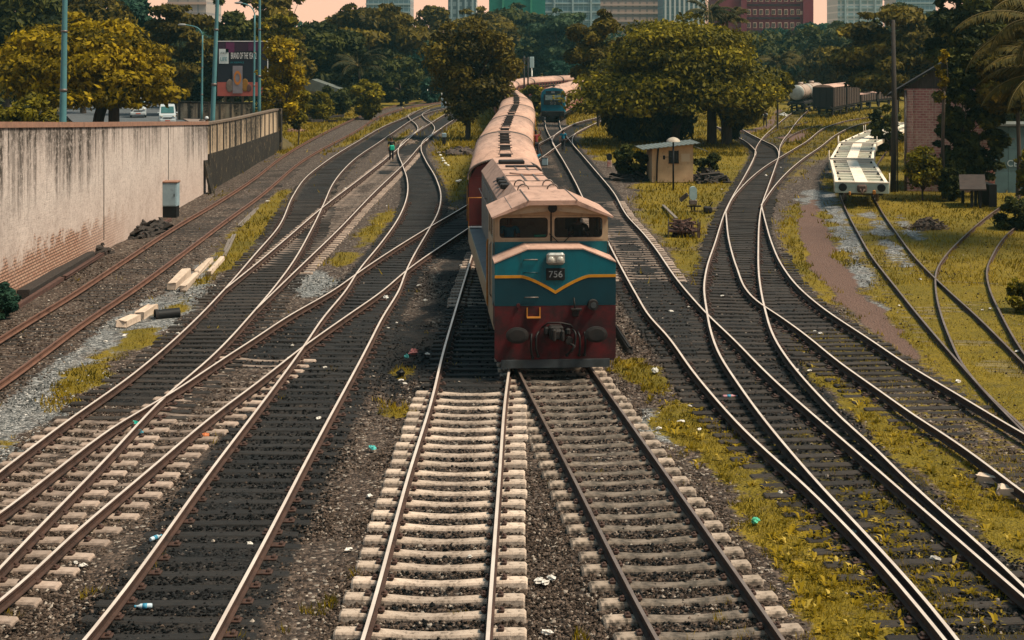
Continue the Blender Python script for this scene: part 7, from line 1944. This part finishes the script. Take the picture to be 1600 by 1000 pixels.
# cart of scrap, offcuts
a = gp(1068, 371); ct = thing('hand_trolley', 'rusty low trolley on the grass heaped with scrap iron', 'trolley', (a[0], a[1], -.03), R(-6))
b = MB(); b.box((0, .5, .30), (1.35, 1.1, .08)); b.build('bed', M_RUST, ct)
for x in (-.66, .66):
    for y in (.02, 1.0):
        b = MB(); b.bar((x, y, .0), (x, y, .72), .05); b.build('stake', M_LOG, ct)
b = MB(); b.bar((-.66, 0, .62), (.66, 0, .62), .04); b.bar((-.66, 0, .45), (.66, 0, .45), .03); b.build('front_rail', M_RUST, ct)
for x in (-.45, .45):
    b = MB(); b.tube([(x - .04, .2, .14), (x + .04, .2, .14)], [.14, .14], 14); b.build('wheel', M_DARK, ct)
sc_ = heap('scrap_load', 'tangle of rusty scrap iron on the low trolley', 'scrap', 1068, 371, .58, .45, .46, 60, M_RUST, .08, .2, 21, True); sc_.location = (a[0] + .02, a[1] + .5, .30)
for x, y in ((1090, 372), (1093, 371)):
    a = gp(x, y); o = thing('upright_bar', ('thin upright bar beside the scrap trolley, nearer it', 'thin upright bar beside the scrap trolley, farther from it')[x == 1093], 'bar', (a[0], a[1], -.05)); b = MB(); b.bar((0, 0, 0), (.02, 0, .72), .05); b.build('bar', M_RUST, o)
a = gp(1057, 346); c = gp(1036, 322); pl = thing('plank', 'pale plank lying in the grass behind the scrap trolley', 'plank', (a[0], a[1], .03)); b = MB(); b.bar((0, 0, .12), (c[0] - a[0], c[1] - a[1], .02), .14, .06); b.build('board', M_LOG, pl)
lying('rail_offcut', 'short black rail offcut lying on the stones right of the locomotive', 'rail offcut', (985, 550), (962, 514), .13, .15, M_DARK)
lying('rail_offcut', 'dark check rail piece beside the front rail left of the locomotive', 'rail offcut', (700, 552), (708, 522), .08, .13, M_DARK)
lying('concrete_block', 'pale concrete sleeper end in the grass at the right edge, upper one', 'concrete block', (1527, 751), (1562, 756), .26, .16, M_SLAB)
lying('concrete_block', 'pale concrete sleeper end in the grass at the right edge, lower one', 'concrete block', (1560, 775), (1590, 777), .26, .2, M_SLAB)
a = gp(325, 300); pl = thing('stone_slab', 'dark slab leaning on the wall at the bend', 'slab', (a[0] + .25, a[1], -.05)); b = MB(); b.bar((0, 0, 0), (-.45, .1, 1.9), .9, .12, up=(1, 0, .3)); b.build('slab', M_ROUGH, pl)
# litter
M_PET = mat('bottle_plastic', (.50, .60, .64), (.35, .45, .5), 8, .2); M_BLUEL = mat('bottle_label', (.04, .22, .34), None, rough=.5)
def bottle(label, x, y, rz, m=M_PET, L=.24):
    a = gp(x, y, .06); o = thing('plastic_bottle', label, 'bottle', a, rz); b = MB(); b.tube([(-L / 2, 0, 0), (-L / 2 + .02, 0, 0), (L * .2, 0, 0), (L * .35, 0, 0), (L * .38, 0, 0), (L / 2, 0, 0)], [.03, .038, .038, .018, .016, .016], 10); b.build('bottle', m, o); b = MB(); b.tube([(-L * .2, 0, 0), (L * .08, 0, 0)], [.04, .04], 10); b.build('label_wrap', M_BLUEL, o); b = MB(); b.tube([(L / 2 - .005, 0, 0), (L / 2 + .022, 0, 0)], [.019, .019], 8); b.build('cap', M_BLUEL, o)
bottle('clear plastic bottle on the oily sleepers near the bottom left', 225, 947, R(185)); bottle('crushed clear bottle against the left rail of the oily track', 243, 840, R(60)); bottle('pink plastic bottle between the rails right of the grass strip', 1140, 619, R(10), mat('bottle_pink', (.42, .20, .22), None, rough=.4), .34)
def bag(label, x, y, s, c, seed):
    a = gp(x, y, .05); r = random.Random(seed); o = thing('plastic_bag', label, 'plastic bag', a, r.uniform(0, 3)); b = MB(); b.ball((0, 0, .02), (s, s * .7, s * .55), 12, 8); b.v = [(px * r.uniform(.6, 1.25), py * r.uniform(.6, 1.25), pz * r.uniform(.5, 1.3)) for px, py, pz in b.v]; b.smooth = False; b.sm = [False] * len(b.sm); b.build('bag', mat('bag_ink', c, tuple(k * .6 for k in c), 10, .5), o)
bag('crumpled turquoise bag on the left crossing rails', 210, 664, .12, (.01, .36, .27), 1); bag('small blue rag just below the turquoise bag', 218, 677, .09, (.05, .2, .25), 2)
bag('orange wrapper on a pale sleeper end at left', 321, 682, .10, (.55, .17, .06), 3); bag('pink bag on the ballast left of the locomotive front', 646, 551, .15, (.55, .20, .18), 4); bag('teal scrap beside the pink bag', 635, 558, .10, (.06, .28, .26), 5)
bag('turquoise scrap on the ballast left of the pale concrete track', 582, 701, .09, (.10, .48, .44), 6); bag('pale green bottle shaped scrap right of the stained sleepers', 1180, 815, .10, (.10, .50, .30), 7); bag('light crumpled bag between the paired rails at bottom right', 1338, 838, .16, (.36, .42, .36), 8)
bag('black hole like bag near the pink litter', 626, 584, .16, (.006, .006, .006), 9); bag('white bag by the dark rail at left', 603, 466, .13, (.62, .60, .56), 10); bag('white bag in the grass right of the locomotive', 1024, 580, .13, (.62, .60, .54), 11)
pts = [(194, 525), (165, 534), (278, 522), (418, 297), (76, 470), (418, 315), (540, 295), (606, 513), (620, 505), (598, 503), (627, 595), (632, 600), (668, 554), (604, 322), (655, 447), (680, 398), (508, 575), (457, 540), (275, 827), (390, 850), (130, 885), (118, 880), (545, 860), (577, 776), (600, 782), (846, 905), (852, 912), (862, 905), (848, 908), (855, 990), (842, 910), (1030, 670), (1078, 635), (1064, 660), (1093, 672), (1048, 487), (1076, 480), (1128, 463), (1210, 500), (1273, 518), (1282, 522), (1245, 578), (1265, 580), (1220, 770), (1462, 875), (1405, 478), (1497, 597), (1438, 437), (1535, 485), (1547, 483), (1590, 550), (1220, 262), (1197, 275), (1160, 290), (1128, 296), (556, 285), (500, 333), (720, 415), (665, 470), (610, 880), (560, 905), (735, 870), (498, 655), (520, 660), (452, 560)]
r = random.Random(11); lit = []
M_LIT = mat('litter_pale', (.62, .58, .52), (.42, .38, .33), 12, .7, rand=.25); me_l = []
for k in range(4):
    b = MB(); b.ball((0, 0, .02), (.075, .05, .028), 8, 6); b.v = [(x * r.uniform(.5, 1.3), y * r.uniform(.5, 1.3), z * r.uniform(.5, 1.3)) for x, y, z in b.v]; b.sm = [False] * len(b.sm); me_l.append(b.mesh('litter_scrap', M_LIT))
for i, (x, y) in enumerate(pts):
    a = gp(x, y, .03); o = link('litter_scrap', me_l[i % 4], None, a, r.uniform(0, 6)); k = r.uniform(.6, 1.3) * (1 + max(0, a[1] - 40) / 90); o.scale = (k, k, k)
    tag(o, 'small pale scrap of litter lying on the ballast or grass', 'litter', 'pale litter scraps on the ground')
# ------------------------------------------------------------------ camera, sky, sun
cam = bpy.data.cameras.new('camera'); cam.lens = 50; cam.sensor_width = 36; cam.shift_y = -.2625; cam.clip_end = 9000; cam.clip_start = .5
co = bpy.data.objects.new('camera', cam); COL.objects.link(co); co.location = (0, 0, CAM_Z); co.rotation_euler = (R(90), 0, 0)
scene.camera = co
w = bpy.data.worlds.new('World'); scene.world = w; w.use_nodes = True
nt = w.node_tree; bg = nt.nodes['Background']
SUN_EL, SUN_AZ = 58, 104      # degrees; azimuth from +Y toward +X
sky = nt.nodes.new('ShaderNodeTexSky'); sky.sky_type = 'NISHITA'; sky.sun_disc = False
sky.sun_elevation = R(SUN_EL); sky.sun_rotation = R(SUN_AZ); sky.air_density = 1.5; sky.dust_density = 4.0; sky.ozone_density = 1.0; sky.altitude = 0
# warm hazy evening veil over the sky, thickest toward the horizon
tc = nt.nodes.new('ShaderNodeTexCoord'); sp = nt.nodes.new('ShaderNodeSeparateXYZ'); nt.links.new(tc.outputs['Generated'], sp.inputs[0])
hz = ramp(nt, sp.outputs['Z'], .02, .34)
veil = mix(nt, hz, (13.4, 7.5, 4.9), (2.0, 3.6, 4.3))
col = mix(nt, .78, sky.outputs['Color'], veil)
nt.links.new(col, bg.inputs['Color']); bg.inputs['Strength'].default_value = .062
sun = bpy.data.lights.new('sun', 'SUN'); sun.energy = 3.6; sun.angle = R(16); sun.color = (1.0, .86, .68)
so = bpy.data.objects.new('sun', sun); COL.objects.link(so)
az, el = R(SUN_AZ), R(SUN_EL)
dirv = Vector((math.sin(az) * math.cos(el), math.cos(az) * math.cos(el), math.sin(el)))
so.rotation_euler = dirv.to_track_quat('Z', 'Y').to_euler(); so.location = (60, 60, 80)
vs = scene.view_settings; vs.view_transform = 'Standard'; vs.look = 'None'; vs.gamma = 1; vs.exposure = 0.90; vs.use_curve_mapping = False
scene.cycles.use_denoising = True
scene.cycles.max_bounces = 5; scene.cycles.diffuse_bounces = 2; scene.cycles.glossy_bounces = 2; scene.cycles.transmission_bounces = 3; scene.cycles.transparent_max_bounces = 6; scene.cycles.volume_bounces = 0
scene.render.film_transparent = False

# ------------------------------------------------------------------ hazy air: one closed box round camera and scene
hb = MB(); hb.box((0, 440, 21), (1900, 1000, 46))
hm, hnt, hbs = new_mat('haze_air'); hnt.nodes.remove(hbs)
pv = hnt.nodes.new('ShaderNodeVolumePrincipled'); pv.inputs['Color'].default_value = (.24, .56, .60, 1); pv.inputs['Density'].default_value = .00020; pv.inputs['Anisotropy'].default_value = .2
hnt.links.new(pv.outputs[0], hnt.nodes['Material Output'].inputs['Volume'])
tag(hb.build('haze', hm), kind='stuff')
